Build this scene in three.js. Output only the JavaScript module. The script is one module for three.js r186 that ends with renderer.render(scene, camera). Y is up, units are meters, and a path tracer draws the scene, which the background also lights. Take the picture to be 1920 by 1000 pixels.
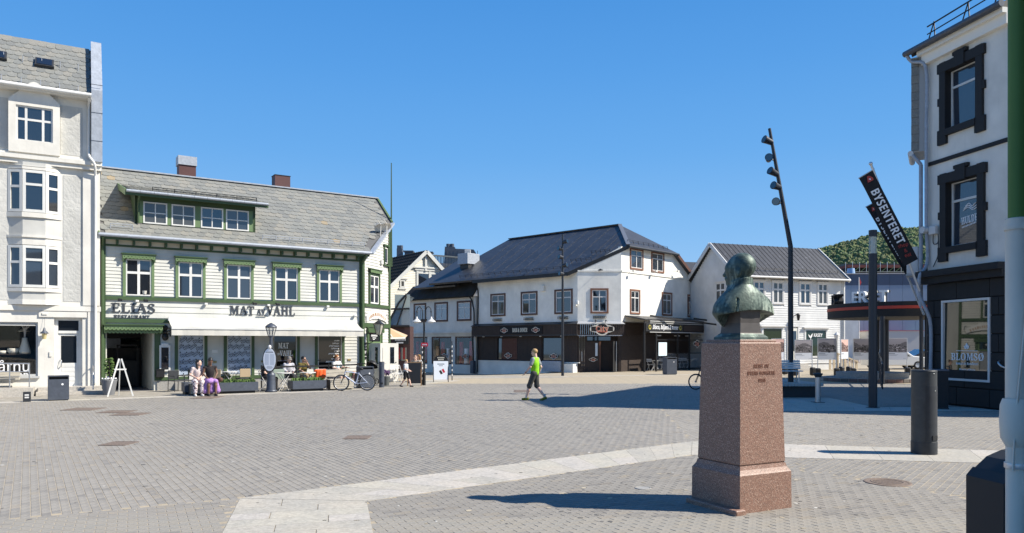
import * as THREE from 'three';
import { TextGeometry } from 'three/addons/geometries/TextGeometry.js';
import { FontLoader } from 'three/addons/loaders/FontLoader.js';
import { RoundedBoxGeometry } from 'three/addons/geometries/RoundedBoxGeometry.js';

// ---------- camera, sky, sun, exposure ----------
const F = 1400, HC = 1.95, HY = 645, CX = 960;            // focal length in photo pixels, eye height, horizon row, centre column
const scene = new THREE.Scene();
const camera = new THREE.PerspectiveCamera(2 * Math.atan(HY / F) * 180 / Math.PI, 1920 / 1290, 0.1, 6000);
camera.position.set(0, HC, 0);
camera.setViewOffset(1920, 1290, 0, 0, 1920, 1000);        // level camera, lens shifted up
const SUN_AZ = 97, SUN_EL = 42.5;                          // degrees right of the view direction, degrees above ground
const sunDir = new THREE.Vector3(Math.cos(SUN_EL * Math.PI / 180) * Math.sin(SUN_AZ * Math.PI / 180), Math.sin(SUN_EL * Math.PI / 180), -Math.cos(SUN_EL * Math.PI / 180) * Math.cos(SUN_AZ * Math.PI / 180));
const sun = new THREE.DirectionalLight(new THREE.Color().setRGB(1, 0.93, 0.815), 5);
sun.position.copy(sunDir).multiplyScalar(120).add(new THREE.Vector3(0, 0, -40)); sun.target.position.set(0, 0, -40);
sun.castShadow = true; sun.shadow.radius = 1; sun.shadow.mapSize.set(4096, 4096);
Object.assign(sun.shadow.camera, { left: -90, right: 90, top: 90, bottom: -90, near: 1, far: 320 });
scene.add(sun, sun.target);
{
  const w = 256, h = 256, a = new Float32Array(w * h * 4);
  const stops = [[-90, 0.33, 0.52, 0.78], [0, 0.40, 0.63, 0.91], [4, 0.33, 0.58, 0.90], [8, 0.24, 0.505, 0.875], [14, 0.145, 0.41, 0.835], [20, 0.10, 0.345, 0.785], [25, 0.075, 0.30, 0.735], [45, 0.04, 0.20, 0.58], [90, 0.025, 0.14, 0.45]];
  for (let j = 0; j < h; j++) {
    const e = ((j + 0.5) / h - 0.5) * 180;                 // row 0 is straight down
    let k = 1; while (k < stops.length - 1 && stops[k][0] < e) k++;
    const p = stops[k - 1], q = stops[k], t = Math.min(1, Math.max(0, (e - p[0]) / (q[0] - p[0])));
    for (let i = 0; i < w; i++) { const o = (j * w + i) * 4; for (let c = 0; c < 3; c++) a[o + c] = 0.61 * (p[c + 1] + (q[c + 1] - p[c + 1]) * t); a[o + 3] = 1; }
  }
  const sky = new THREE.DataTexture(a, w, h, THREE.RGBAFormat, THREE.FloatType);
  sky.mapping = THREE.EquirectangularReflectionMapping; sky.magFilter = sky.minFilter = THREE.LinearFilter; sky.needsUpdate = true;
  scene.background = sky; scene.environment = sky;
}
const renderer = new THREE.WebGLRenderer({ antialias: true });
renderer.toneMapping = THREE.LinearToneMapping; renderer.toneMappingExposure = 1.68;
renderer.shadowMap.enabled = true; renderer.shadowMap.type = THREE.PCFSoftShadowMap;

// ---------- helpers ----------
const PI = Math.PI, rad = (d) => d * PI / 180;
let seed = 12345; const rnd = () => { seed = (Math.imul(seed, 1664525) + 1013904223) >>> 0; return seed / 4294967296; };
const rr = (a, b) => a + (b - a) * rnd();
const lerp = (a, b, t) => a + (b - a) * t, clamp = (v, a = 0, b = 1) => Math.max(a, Math.min(b, v)), sstep = (a, b, x) => { const t = clamp((x - a) / (b - a)); return t * t * (3 - 2 * t); };
const V = (x, y, z) => new THREE.Vector3(x, y, z);
// photo pixel -> point on the ground (or at height h): [x, z]
const gnd = (px, py, h = 0) => { const d = F * (HC - h) / (py - HY); return [(px - CX) / F * d, -d]; };
const onD = (px, d) => [(px - CX) / F * d, d];             // pixel column at a depth: [x, depth]
const hAt = (py, d) => HC - (py - HY) / F * d;             // height of a pixel row at a depth
function dip(x, z) { return -0.46 * sstep(43, 60, -z) * sstep(7, -3, x); }   // the far end of the square falls away a little

function merge(list) {
  let n = 0; const gs = list.flat(9).filter(Boolean).map((g) => { const q = g.index ? g.toNonIndexed() : g; if (!q.attributes.normal) q.computeVertexNormals(); n += q.attributes.position.count; return q; });
  const P = new Float32Array(n * 3), N = new Float32Array(n * 3), U = new Float32Array(n * 2); let o = 0;
  for (const g of gs) { P.set(g.attributes.position.array, o * 3); N.set(g.attributes.normal.array, o * 3); if (g.userData.keepUV && g.attributes.uv) U.set(g.attributes.uv.array, o * 2); else projUV(g.attributes.position.array, U, o); o += g.attributes.position.count; }
  const r = new THREE.BufferGeometry();
  r.setAttribute('position', new THREE.BufferAttribute(P, 3)); r.setAttribute('normal', new THREE.BufferAttribute(N, 3)); r.setAttribute('uv', new THREE.BufferAttribute(U, 2));
  return r;
}
function projUV(p, U, o) {                                  // uv in metres, by the main axis of each triangle
  for (let i = 0; i < p.length; i += 9) {
    const ax = p[i + 3] - p[i], ay = p[i + 4] - p[i + 1], az = p[i + 5] - p[i + 2], bx = p[i + 6] - p[i], by = p[i + 7] - p[i + 1], bz = p[i + 8] - p[i + 2];
    const nx = Math.abs(ay * bz - az * by), ny = Math.abs(az * bx - ax * bz), nz = Math.abs(ax * by - ay * bx);
    for (let k = 0; k < 3; k++) { const q = i + k * 3, t = (o + q / 3) * 2; if (nx >= ny && nx >= nz) { U[t] = p[q + 2]; U[t + 1] = p[q + 1]; } else if (ny >= nz) { U[t] = p[q]; U[t + 1] = p[q + 2]; } else { U[t] = p[q]; U[t + 1] = p[q + 1]; } }
  }
}
const taken = {};
function numbered(name) { const k = taken[name] || 0; taken[name] = k + 1; return k ? name + '_' + String(k).padStart(3, '0') : name; }
function mesh(name, geos, mat, parent) {
  const g = Array.isArray(geos) ? merge(geos) : geos.userData.ready ? geos : merge([geos]);
  const m = new THREE.Mesh(g, mat); m.name = name; m.castShadow = m.receiveShadow = true;
  if (parent) parent.add(m);
  return m;
}
function tag(o, label, category, group) { o.name = numbered(o.name); o.userData.label = label; o.userData.category = category; if (group) o.userData.group = group; if (!o.parent) scene.add(o); return o; }
function thing(name, label, category, pos = [0, 0, 0], ry = 0, group) { const o = new THREE.Group(); o.name = name; o.position.set(...pos); o.rotation.y = ry; return tag(o, label, category, group); }
function struct(name, geos, mat) { const m = mesh(numbered(name), geos, mat, scene); m.userData.kind = 'structure'; return m; }
function copyOf(o, label) { const c = o.clone(); c.name = numbered(o.name.replace(/_\d{3}$/, '')); c.userData = { ...o.userData }; if (label) c.userData.label = label; scene.add(c); return c; }

// geometries
const tr = (g, x = 0, y = 0, z = 0) => g.translate(x, y, z);
const box = (w, h, d, x = 0, y = 0, z = 0) => new THREE.BoxGeometry(w, h, d).translate(x, y, z);
const bx = (x0, x1, y0, y1, z0, z1) => box(x1 - x0, y1 - y0, z1 - z0, (x0 + x1) / 2, (y0 + y1) / 2, (z0 + z1) / 2);
const rbox = (w, h, d, r = 0.01, x = 0, y = 0, z = 0) => new RoundedBoxGeometry(w, h, d, 2, Math.min(r, w / 2.01, h / 2.01, d / 2.01)).translate(x, y, z);
const cyl = (r0, r1, h, x = 0, y = 0, z = 0, seg = 16) => new THREE.CylinderGeometry(r1, r0, h, seg).translate(x, y + h / 2, z);   // r0 below, r1 on top, stands at y
const ball = (r, x = 0, y = 0, z = 0, sy = 1, seg = 12) => new THREE.SphereGeometry(r, seg, Math.max(6, seg * 0.7 | 0)).scale(1, sy, 1).translate(x, y, z);
function rod(p, q, r, seg = 8, r2 = r) { const a = V(...p), b = V(...q), d = b.clone().sub(a), g = new THREE.CylinderGeometry(r2, r, d.length(), seg); g.applyQuaternion(new THREE.Quaternion().setFromUnitVectors(V(0, 1, 0), d.clone().normalize())); const m = a.add(b).multiplyScalar(0.5); return g.translate(m.x, m.y, m.z); }
function beam(p, q, w, h) { const a = V(...p), b = V(...q), d = b.clone().sub(a), g = new THREE.BoxGeometry(w, h, d.length()); const o = new THREE.Object3D(); o.position.copy(a).add(b).multiplyScalar(0.5); o.lookAt(b); o.updateMatrix(); return g.applyMatrix4(o.matrix); }
const tube = (pts, r, seg = 24, rs = 6, closed = false) => new THREE.TubeGeometry(new THREE.CatmullRomCurve3(pts.map((p) => V(...p)), closed), seg, r, rs, closed);
const lathe = (pts, seg = 20) => new THREE.LatheGeometry(pts.map((p) => new THREE.Vector2(...p)), seg);
const shp = (pts, holes = []) => { const s = new THREE.Shape(pts.map((p) => new THREE.Vector2(...p))); for (const h of holes) s.holes.push(new THREE.Path(h.map((p) => new THREE.Vector2(...p)))); return s; };
const ext = (shape, depth, bevel = 0, steps = 1) => new THREE.ExtrudeGeometry(shape, { depth, bevelEnabled: bevel > 0, bevelThickness: bevel, bevelSize: bevel, bevelSegments: 1, curveSegments: 10, steps });
const rect = (x0, x1, y0, y1) => [[x0, y0], [x1, y0], [x1, y1], [x0, y1]];
function quad(a, b, c, d) { const g = new THREE.BufferGeometry(); g.setAttribute('position', new THREE.BufferAttribute(new Float32Array([...a, ...b, ...c, ...a, ...c, ...d]), 3)); g.computeVertexNormals(); return g; }
function slab(poly, t) {                                    // a flat polygon in space given a thickness t against its normal
  const p = poly.map((q) => V(...q)), n = V(0, 0, 0); for (let i = 0; i < p.length; i++) { const a = p[i], b = p[(i + 1) % p.length]; n.add(V((a.y - b.y) * (a.z + b.z), (a.z - b.z) * (a.x + b.x), (a.x - b.x) * (a.y + b.y))); } n.normalize();
  const b = p.map((q) => q.clone().addScaledVector(n, -t)), v = []; const push = (...q) => q.forEach((e) => v.push(e.x, e.y, e.z));
  for (let i = 1; i < p.length - 1; i++) { push(p[0], p[i], p[i + 1]); push(b[0], b[i + 1], b[i]); }
  for (let i = 0; i < p.length; i++) { const j = (i + 1) % p.length; push(p[i], b[i], b[j], p[i], b[j], p[j]); }
  const g = new THREE.BufferGeometry(); g.setAttribute('position', new THREE.BufferAttribute(new Float32Array(v), 3)); g.computeVertexNormals(); return g;
}
const rotY = (g, a) => g.rotateY(a), place = (g, x, y, z, ry = 0, rx = 0, rz = 0) => g.rotateX(rx).rotateZ(rz).rotateY(ry).translate(x, y, z);

// ---------- fonts ----------
const FL = new FontLoader();
const [sansB, sansR, serifB, serifR] = await Promise.all(['sans_bold', 'sans_regular', 'serif_bold', 'serif_regular'].map((n) => FL.loadAsync('fonts/droid/droid_' + n + '.typeface.json')));
function text(str, font, size, depth, { width = 0, align = 'c', bevel = 0 } = {}) {   // baseline at y=0, front faces +z
  const g = new TextGeometry(str, { font, size, depth, curveSegments: 3, bevelEnabled: bevel > 0, bevelThickness: bevel, bevelSize: bevel, bevelSegments: 1 });
  g.computeBoundingBox(); let b = g.boundingBox; if (width) { g.scale(width / (b.max.x - b.min.x), 1, 1); g.computeBoundingBox(); b = g.boundingBox; }
  return g.translate(align === 'c' ? -(b.min.x + b.max.x) / 2 : -b.min.x, 0, 0);
}

// ---------- textures: grain, stains and print only ----------
function hash(x, y, s) { let h = Math.imul(x, 374761393) + Math.imul(y, 668265263) + Math.imul(s, 1274126177); h = Math.imul(h ^ (h >>> 13), 1274126177); return ((h ^ (h >>> 16)) >>> 0) / 4294967296; }
function vn(x, y, per, s) { const xi = Math.floor(x), yi = Math.floor(y), fx = x - xi, fy = y - yi, u = fx * fx * (3 - 2 * fx), v = fy * fy * (3 - 2 * fy), m = (n) => ((n % per) + per) % per; return lerp(lerp(hash(m(xi), m(yi), s), hash(m(xi + 1), m(yi), s), u), lerp(hash(m(xi), m(yi + 1), s), hash(m(xi + 1), m(yi + 1), s), u), v); }
function fbm(u, v, base, oct, s) { let a = 0, w = 0.5, t = 0, f = base; for (let i = 0; i < oct; i++) { a += vn(u * f, v * f, f, s + i) * w; t += w; w *= 0.55; f *= 2; } return a / t; }
function tex(size, fn, metres, srgb = true) {               // fn(u, v) -> [r, g, b] 0..1
  const a = new Uint8Array(size * size * 4);
  for (let j = 0; j < size; j++) for (let i = 0; i < size; i++) { const c = fn((i + 0.5) / size, (j + 0.5) / size), o = (j * size + i) * 4; a[o] = clamp(c[0]) * 255; a[o + 1] = clamp(c[1]) * 255; a[o + 2] = clamp(c[2]) * 255; a[o + 3] = 255; }
  const t = new THREE.DataTexture(a, size, size); t.wrapS = t.wrapT = THREE.RepeatWrapping; t.magFilter = THREE.LinearFilter; t.minFilter = THREE.LinearMipmapLinearFilter; t.generateMipmaps = true;
  if (srgb) t.colorSpace = THREE.SRGBColorSpace; if (metres) t.repeat.set(1 / metres, 1 / metres); t.needsUpdate = true; return t;
}
function canvasTex(w, h, draw) { const c = document.createElement('canvas'); c.width = w; c.height = h; draw(c.getContext('2d'), w, h); const t = new THREE.CanvasTexture(c); t.colorSpace = THREE.SRGBColorSpace; t.magFilter = THREE.LinearFilter; return t; }
const g3 = (v) => [v, v, v];
const TX = {
  grime: tex(512, (u, v) => g3(0.87 + 0.13 * fbm(u, v, 6, 5, 1) - 0.10 * Math.max(0, fbm(u, v, 3, 4, 9) - 0.58) * 3 - 0.08 * Math.max(0, vn(u * 64, v * 4, 64, 61) - 0.74)), 4),
  fine: tex(512, (u, v) => g3(0.8 + 0.2 * fbm(u, v, 24, 5, 3)), 2),
  plasterB: tex(512, (u, v) => g3(0.5 * fbm(u, v, 14, 5, 5) + 0.5 * Math.pow(Math.abs(fbm(u, v, 8, 4, 7) * 2 - 1), 0.6)), 1.6, false),
  stone: tex(512, (u, v) => { const n = fbm(u, v, 40, 4, 11), m = fbm(u, v, 4, 4, 12); return [0.72 + 0.2 * n + 0.1 * m, 0.72 + 0.2 * n + 0.08 * m, 0.72 + 0.2 * n + 0.05 * m]; }, 1.3),
  stoneB: tex(256, (u, v) => g3(fbm(u, v, 32, 4, 15)), 0.6, false),
  granite: tex(512, (u, v) => { const a = hash(Math.floor(u * 170), Math.floor(v * 170), 3), b = vn(u * 100, v * 100, 100, 5), c = vn(u * 60, v * 60, 60, 6), m = fbm(u, v, 5, 3, 8); const dark = b < 0.3 ? 1 : 0, lite = c > 0.72 ? 1 : 0; const k = 0.8 + 0.2 * a + 0.08 * (m - 0.5); return [(dark ? 0.42 : lite ? 0.80 : 0.645) * k, (dark ? 0.33 : lite ? 0.68 : 0.495) * k, (dark ? 0.29 : lite ? 0.61 : 0.425) * k]; }, 0.42),
  patina: tex(512, (u, v) => { const s = fbm(u, v, 5, 5, 21), t = fbm(u * 1, v, 18, 4, 22), k = vn(u * 48, v * 5, 48, 25) * 0.6 + vn(u * 16, v * 2, 16, 27) * 0.4; const w = clamp((s - 0.42) * 3.2 + (k - 0.5) * 1.1), d = clamp((0.5 - t) * 2.5 + (0.45 - k) * 1.2); let r = lerp(0.29, 0.62, w), g = lerp(0.355, 0.67, w), b = lerp(0.335, 0.62, w); r = lerp(r, 0.17, d); g = lerp(g, 0.225, d); b = lerp(b, 0.215, d); return [r, g, b]; }, 0.9),
  wood: tex(256, (u, v) => { const k = fbm(u, v, 3, 3, 31) * 0.25 + vn(u * 3, v * 90, 90, 33) * 0.5 + vn(u * 6, v * 40, 40, 34) * 0.25; return g3(0.7 + 0.3 * k); }, 1.2),
  metalRoof: tex(512, (u, v) => { const n = fbm(u, v, 8, 5, 41), sp = fbm(u, v, 30, 3, 44) > 0.76 ? 0.5 : 0; return g3(0.62 + 0.22 * n + sp); }, 5),
  moss: tex(512, (u, v) => { const n = fbm(u, v, 10, 5, 51), m = clamp((fbm(u, v, 5, 4, 53) - 0.45) * 3); const k = 0.45 + 0.4 * n; return [k, k * (1 + 0.05 * m), k * (1 - 0.12 * m)]; }, 4),
};
const C = (r, g, b) => new THREE.Color().setRGB(r, g, b);
const M = (c, o = {}) => new THREE.MeshStandardMaterial({ color: Array.isArray(c) ? C(...c) : c, roughness: 0.8, metalness: 0, ...o });
const MP = (c, o = {}) => new THREE.MeshPhysicalMaterial({ color: Array.isArray(c) ? C(...c) : c, roughness: 0.5, ...o });
const mt = {
  plaster: M([0.77, 0.745, 0.68], { map: TX.grime, bumpMap: TX.plasterB, bumpScale: 0.004, roughness: 0.9 }),
  cityPlaster: M([0.88, 0.86, 0.79], { map: TX.grime, bumpMap: TX.plasterB, bumpScale: 0.004, roughness: 0.9 }),
  plasterRough: M([0.57, 0.565, 0.53], { map: TX.grime, bumpMap: TX.plasterB, bumpScale: 0.02, roughness: 0.95 }),
  plasterGrey: M([0.76, 0.735, 0.67], { map: TX.grime, bumpMap: TX.plasterB, bumpScale: 0.003, roughness: 0.9 }),
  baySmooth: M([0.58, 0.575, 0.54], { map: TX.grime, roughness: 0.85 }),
  white: M([0.74, 0.74, 0.71], { map: TX.grime, roughness: 0.6 }),
  whiteWood: M([0.63, 0.63, 0.58], { map: TX.grime, roughness: 0.65 }),
  kaseyWood: M([0.74, 0.74, 0.72], { map: TX.grime, roughness: 0.65 }),
  cream: M([0.80, 0.76, 0.64], { map: TX.grime, roughness: 0.7 }),
  green: M([0.055, 0.098, 0.038], { map: TX.grime, roughness: 0.5 }),
  greenLite: M([0.145, 0.225, 0.10], { map: TX.grime, roughness: 0.55 }),
  glass: MP([0.012, 0.015, 0.02], { roughness: 0.03, ior: 2.2, specularIntensity: 1 }),
  glass2: MP([0.035, 0.045, 0.06], { roughness: 0.03, ior: 2.0 }),
  glass3: MP([0.07, 0.07, 0.065], { roughness: 0.04, ior: 1.8 }),
  clear: MP([1, 1, 1], { roughness: 0.02, transmission: 1, thickness: 0, ior: 1.5 }),
  dark: M([0.012, 0.012, 0.013], { roughness: 0.9 }),
  room: M([0.05, 0.05, 0.05], { roughness: 0.95 }),
  brownFrame: M([0.085, 0.035, 0.022], { roughness: 0.6 }),
  brownLite: M([0.19, 0.085, 0.05], { roughness: 0.6 }),
  winGrey: M([0.62, 0.61, 0.59], { roughness: 0.6 }),
  greyFrame: M([0.42, 0.42, 0.41], { roughness: 0.6 }),
  darkWood: M([0.050, 0.032, 0.024], { map: TX.wood, roughness: 0.7 }),
  blackPaint: M([0.014, 0.014, 0.015], { map: TX.fine, roughness: 0.75 }),
  anthracite: M([0.095, 0.110, 0.140], { map: TX.fine, roughness: 0.45, metalness: 0.2 }),
  anthracite2: M([0.042, 0.046, 0.052], { map: TX.fine, roughness: 0.5, metalness: 0.2 }),
  mast: M([0.03, 0.034, 0.042], { roughness: 0.45, metalness: 0.3 }),
  zinc: M([0.42, 0.46, 0.52], { map: TX.fine, roughness: 0.5, metalness: 0.1 }),
  steel: M([0.55, 0.55, 0.55], { roughness: 0.35, metalness: 0.9 }),
  alu: M([0.62, 0.63, 0.64], { roughness: 0.4, metalness: 0.6 }),
  darkRoof: M([0.085, 0.088, 0.098], { map: TX.metalRoof, roughness: 0.45, metalness: 0.15 }),
  mossRoof: M([0.065, 0.062, 0.062], { map: TX.moss, roughness: 0.95, bumpMap: TX.stoneB, bumpScale: 0.01 }),
  canvas: M([0.62, 0.60, 0.54], { map: TX.grime, roughness: 0.9 }),
  tan: MP([0.50, 0.33, 0.17], { roughness: 0.9, transmission: 0.25, thickness: 0 }),
  brick: M([0.09, 0.032, 0.03], { map: TX.grime, roughness: 0.6 }),
  granite: M([0.86, 0.86, 0.86], { map: TX.granite, roughness: 0.55, bumpMap: TX.stoneB, bumpScale: 0.002 }),
  patina: M([1.0, 1.0, 0.98], { map: TX.patina, roughness: 0.55, metalness: 0.25, bumpMap: TX.stoneB, bumpScale: 0.002 }),
  bronzeDark: M([0.11, 0.10, 0.095], { map: TX.fine, roughness: 0.5, metalness: 0.4 }),
  slabStone: M([0.58, 0.555, 0.51], { map: TX.stone, roughness: 0.85, bumpMap: TX.stoneB, bumpScale: 0.002 }),
  concrete: M([0.40, 0.40, 0.39], { map: TX.stone, roughness: 0.9 }),
  rust: M([0.27, 0.215, 0.18], { map: TX.stone, roughness: 0.8, metalness: 0.3, bumpMap: TX.stoneB, bumpScale: 0.003 }),
  benchWood: M([0.60, 0.55, 0.45], { map: TX.wood, roughness: 0.8 }),
  black: M([0.010, 0.010, 0.011], { roughness: 0.5 }),
  rubber: M([0.016, 0.016, 0.017], { roughness: 0.8 }),
  red: M([0.42, 0.02, 0.025], { roughness: 0.7 }),
  leaf: M([0.10, 0.17, 0.04], { roughness: 0.8, side: THREE.DoubleSide }),
  letter: M([0.040, 0.046, 0.055], { roughness: 0.5 }),
  letterWhite: M([0.80, 0.80, 0.80], { roughness: 0.6 }),
};

// a vertical wall plane met by photo pixels; u runs along it to the right as seen, angle in degrees from the view direction
function facade([ax, ad], ang) {
  const a = rad(ang), u = [Math.sin(a), Math.cos(a)], n = [Math.cos(a), -Math.sin(a)];
  return {
    pos: [ax, 0, -ad], ry: PI / 2 - a, u, n,
    at(px, py, w = 0) { const k = (px - CX) / F, x = ax + w * n[0], d = ad + w * n[1], s = (k * d - x) / (u[0] - k * u[1]), t = d + s * u[1]; return [s, HC - (py - HY) / F * t]; },
    end(s, w = 0) { return [ax + s * u[0] + w * n[0], ad + s * u[1] + w * n[1]]; },
  };
}

// ---------- the square: bedding sheet, pavers, granite strips ----------
const FA = facade(onD(190, 30), 57);                        // front of the green trimmed house; the square follows its line
const xd = (px, py) => { const [x, z] = gnd(px, py); return [x, -z]; };
function inPoly(p, poly) { let c = false; for (let i = 0, j = poly.length - 1; i < poly.length; j = i++) { const a = poly[i], b = poly[j]; if ((a[1] > p[1]) !== (b[1] > p[1]) && p[0] < (b[0] - a[0]) * (p[1] - a[1]) / (b[1] - a[1]) + a[0]) c = !c; } return c; }
const sandMat = M([0.47, 0.41, 0.31], { map: TX.stone, roughness: 1 });
const farPave = M([0.365, 0.345, 0.308], { map: tex(512, (u, v) => { const r = Math.floor(v * 20), q = (u * 10 + (r % 2) * 0.5), e = Math.min((v * 20) % 1, 1 - (v * 20) % 1) < 0.05 || q % 1 < 0.04; const k = 0.78 + 0.14 * hash(Math.floor(q) % 10, r, 4) + 0.12 * fbm(u, v, 30, 3, 6); return e ? [0.80, 0.77, 0.71] : [k, k * 0.99, k * 0.97]; }, 2), roughness: 0.9 });
struct('ground', new THREE.PlaneGeometry(5000, 5000).rotateX(-PI / 2).translate(0, -0.6, -1500), M([0.16, 0.17, 0.12], { map: TX.stone, roughness: 1 }));
const plazaGeo = (() => { const g = new THREE.PlaneGeometry(300, 260, 150, 130).rotateX(-PI / 2).translate(0, 0, -90), p = g.attributes.position; for (let i = 0; i < p.count; i++) p.setY(i, -0.0035 + dip(p.getX(i), p.getZ(i))); g.computeVertexNormals(); return g; })();
const plaza = struct('plaza', plazaGeo, sandMat);
{ // paving too far off to tell the stones apart: a sheet 4 mm above the bedding, following the same fall
  const g = new THREE.PlaneGeometry(200, 40, 100, 40).rotateX(-PI / 2).translate(20, 0, -56.2), p = g.attributes.position; for (let i = 0; i < p.count; i++) p.setY(i, -0.004 + dip(p.getX(i), p.getZ(i))); g.computeVertexNormals();
  struct('far_paving', g, farPave);
  const rd = new THREE.PlaneGeometry(400, 60, 1, 1).rotateX(-PI / 2).translate(60, -0.002, -106); struct('road', rd, M([0.30, 0.24, 0.20], { map: TX.stone, roughness: 0.95 }));
}
const up1 = (x) => 9.41 + 0.7813 * (x + 3.43), lo1 = (x) => 9.25 + 0.7787 * (x + 1.78), up3 = (x) => 14.5 - 0.2459 * (x - 5.24), lo3 = (x) => 12.8 - 0.196 * (x - 4.6);
const fanLine = (x) => 11.87 - 1.657 * (x - 4.3);
function zone(x, d) {                                       // direction of the continuous joints, or null inside a strip
  if (x < -3.43 + (9.41 - d) * 0.256 && d < 9.41 + 0.509 * (x + 3.43)) return [63, 1];
  const south = d < Math.min(lo1(x), lo3(x)), north = d > Math.min(up1(x), up3(x));
  if (south) { if (x < -1.8 + (9.1 - d) * 0.237 && x > -3.43 + (9.41 - d) * 0.256) return null; if (x < -2.2 && d > up1(x) - 0.15) return [-33, 0]; return x > 4.0 && d > fanLine(x) ? [38, 2] : [64, 1]; }
  if (x < -3.43 && d < 9.41 + 0.509 * (x + 3.43)) return [63, 1];
  if (!north) return x < -3.43 ? [-33, 0] : null;
  return x > 3.6 + (d - 14.9) * 0.12 && d < 24 ? [41, 2] : [-33, 0];
}
function paverGeo(l, w, h) { // a block with a chamfered upper edge
  const b = 0.003, a = l / 2, c = w / 2, t = [[-a + b, 0, -c + b], [a - b, 0, -c + b], [a - b, 0, c - b], [-a + b, 0, c - b]], m = [[-a, -b, -c], [a, -b, -c], [a, -b, c], [-a, -b, c]], q = [[-a, -h, -c], [a, -h, -c], [a, -h, c], [-a, -h, c]];
  const f = [quad(t[3], t[2], t[1], t[0])]; for (let i = 0; i < 4; i++) { const j = (i + 1) % 4; f.push(quad(t[i], t[j], m[j], m[i]), quad(m[i], m[j], q[j], q[i])); }
  const g = merge(f); g.userData.ready = true; return g;
}
{
  const PL = 0.2, PW = 0.1, GAP = 0.006, geo = paverGeo(PL - GAP, PW - GAP, 0.05), MAXD = 36.5;
  const mats = [0, 1, 2].map((k) => M([[0.365, 0.346, 0.308], [0.345, 0.332, 0.300], [0.36, 0.338, 0.295]][k], { map: TX.stone, roughness: 0.88, bumpMap: TX.stoneB, bumpScale: 0.003 }));
  const list = [];
  for (const ang of [-33, 64, 63, 38, 41]) {
    const a = rad(ang), ux = Math.sin(a), ud = Math.cos(a), nx = Math.cos(a), nd = -Math.sin(a);
    const big = ang === -33 ? 42 : 32, n = Math.ceil(big / PW), m = Math.ceil(big / PL);
    for (let i = -n; i <= n; i++) for (let j = -m; j <= m; j++) {
      const w = i * PW, s = (j + (i % 2 ? 0.5 : 0)) * PL, x = s * ux + w * nx, d = (ang === -33 ? 22 : 14) + s * ud + w * nd;
      if (d < 5.5 || d > MAXD || Math.abs(x) > 0.70 * d + 3) continue;
      const z = zone(x, d); if (!z || z[0] !== ang) continue;
      const q = [x - FA.pos[0], d - 30], fs = q[0] * FA.u[0] + q[1] * FA.u[1], fw = q[0] * FA.n[0] + q[1] * FA.n[1]; if (fw < 3.7 && fs > -9 && fs < 13.4) continue;   // the terraces by the houses have their own paving
      list.push([x, d, ang, z[1]]);
    }
  }
  const vis = list.map((p, i) => [i, p]).filter(([, p]) => p[1] > 7.72 && Math.abs(p[0]) < 0.68 * p[1]).sort((a, b) => a[1][1] - b[1][1]).slice(0, 300), own = new Set(vis.map((v) => v[0]));
  const rest = [];
  list.forEach((p, i) => {
    const y = rr(-0.001, 0.001), ry = PI / 2 - rad(p[2]) + rr(-0.012, 0.012), tx = rr(-0.006, 0.006);
    if (own.has(i)) { const m = mesh('paver', geo, mats[(hash(i, 3, 1) * 3) | 0], plaza); m.position.set(p[0], y, -p[1]); m.rotation.set(tx, ry, 0); }
    else rest.push([p, y, ry, tx]);
  });
  const im = new THREE.InstancedMesh(geo, M([1, 1, 1], { map: TX.stone, roughness: 0.88, bumpMap: TX.stoneB, bumpScale: 0.003 }), rest.length); im.name = 'paver_field'; im.userData.kind = 'stuff'; im.castShadow = im.receiveShadow = true;
  const o = new THREE.Object3D(), c = new THREE.Color();
  rest.forEach(([p, y, ry, tx], i) => {
    o.position.set(p[0], y, -p[1]); o.rotation.set(tx, ry, 0); o.updateMatrix(); im.setMatrixAt(i, o.matrix);
    const patch = fbm(((p[0] + 60) / 120) % 1, p[1] / 120, 24, 3, 77), k = (p[3] === 0 ? 0.345 : 0.335) * (0.92 + 0.13 * rnd() + 0.26 * (patch - 0.5)), warm = (rnd() < 0.06 ? 0.05 : 0) + 0.02 * (patch - 0.4); const bl = rnd() < 0.10 ? -0.05 : 0;
    c.setRGB(k * (1 + warm) + bl, k * (0.95 + warm * 0.2) + bl * 0.9, k * 0.862 - warm * 0.3 + bl * 0.7); im.setColorAt(i, c);
  });
  plaza.add(im);
}
// granite slabs: each one a quad of its own, given by its four corners in (x, depth)
function slabPiece(name, c4, mat, parent, h = 0.05, top = 0.004, g = 0.004) {
  const cx = (c4[0][0] + c4[1][0] + c4[2][0] + c4[3][0]) / 4, cd = (c4[0][1] + c4[1][1] + c4[2][1] + c4[3][1]) / 4;
  const p = c4.map(([x, d]) => { const l = Math.hypot(x - cx, d - cd); return [x - (x - cx) / l * g * 1.4, d - (d - cd) / l * g * 1.4]; });
  let ar = 0; for (let i = 0; i < p.length; i++) { const q = p[(i + 1) % p.length]; ar += p[i][0] * q[1] - q[0] * p[i][1]; }
  const k = ar > 0 ? p : p.slice().reverse();
  return mesh(name, slab(k.map(([x, d]) => [x, top + dip(x, -d), -d]), h), mat, parent);
}
const slabMats = [0.53, 0.50, 0.565, 0.54].map((k, i) => M([k, k * (0.955 + 0.01 * (i % 2)), k * (0.85 + 0.015 * (i % 3))], { map: TX.stone, roughness: 0.85, bumpMap: TX.stoneB, bumpScale: 0.002 }));
const stripBed = M([0.20, 0.18, 0.15], { map: TX.stone, roughness: 1 });
const strip = struct('granite_strip', [], stripBed);
function addBed(poly) { const g = slab(poly.map(([x, d]) => [x, -0.006 + dip(x, -d), -d]), 0.004); strip.geometry = merge([strip.geometry, g]); }
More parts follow.
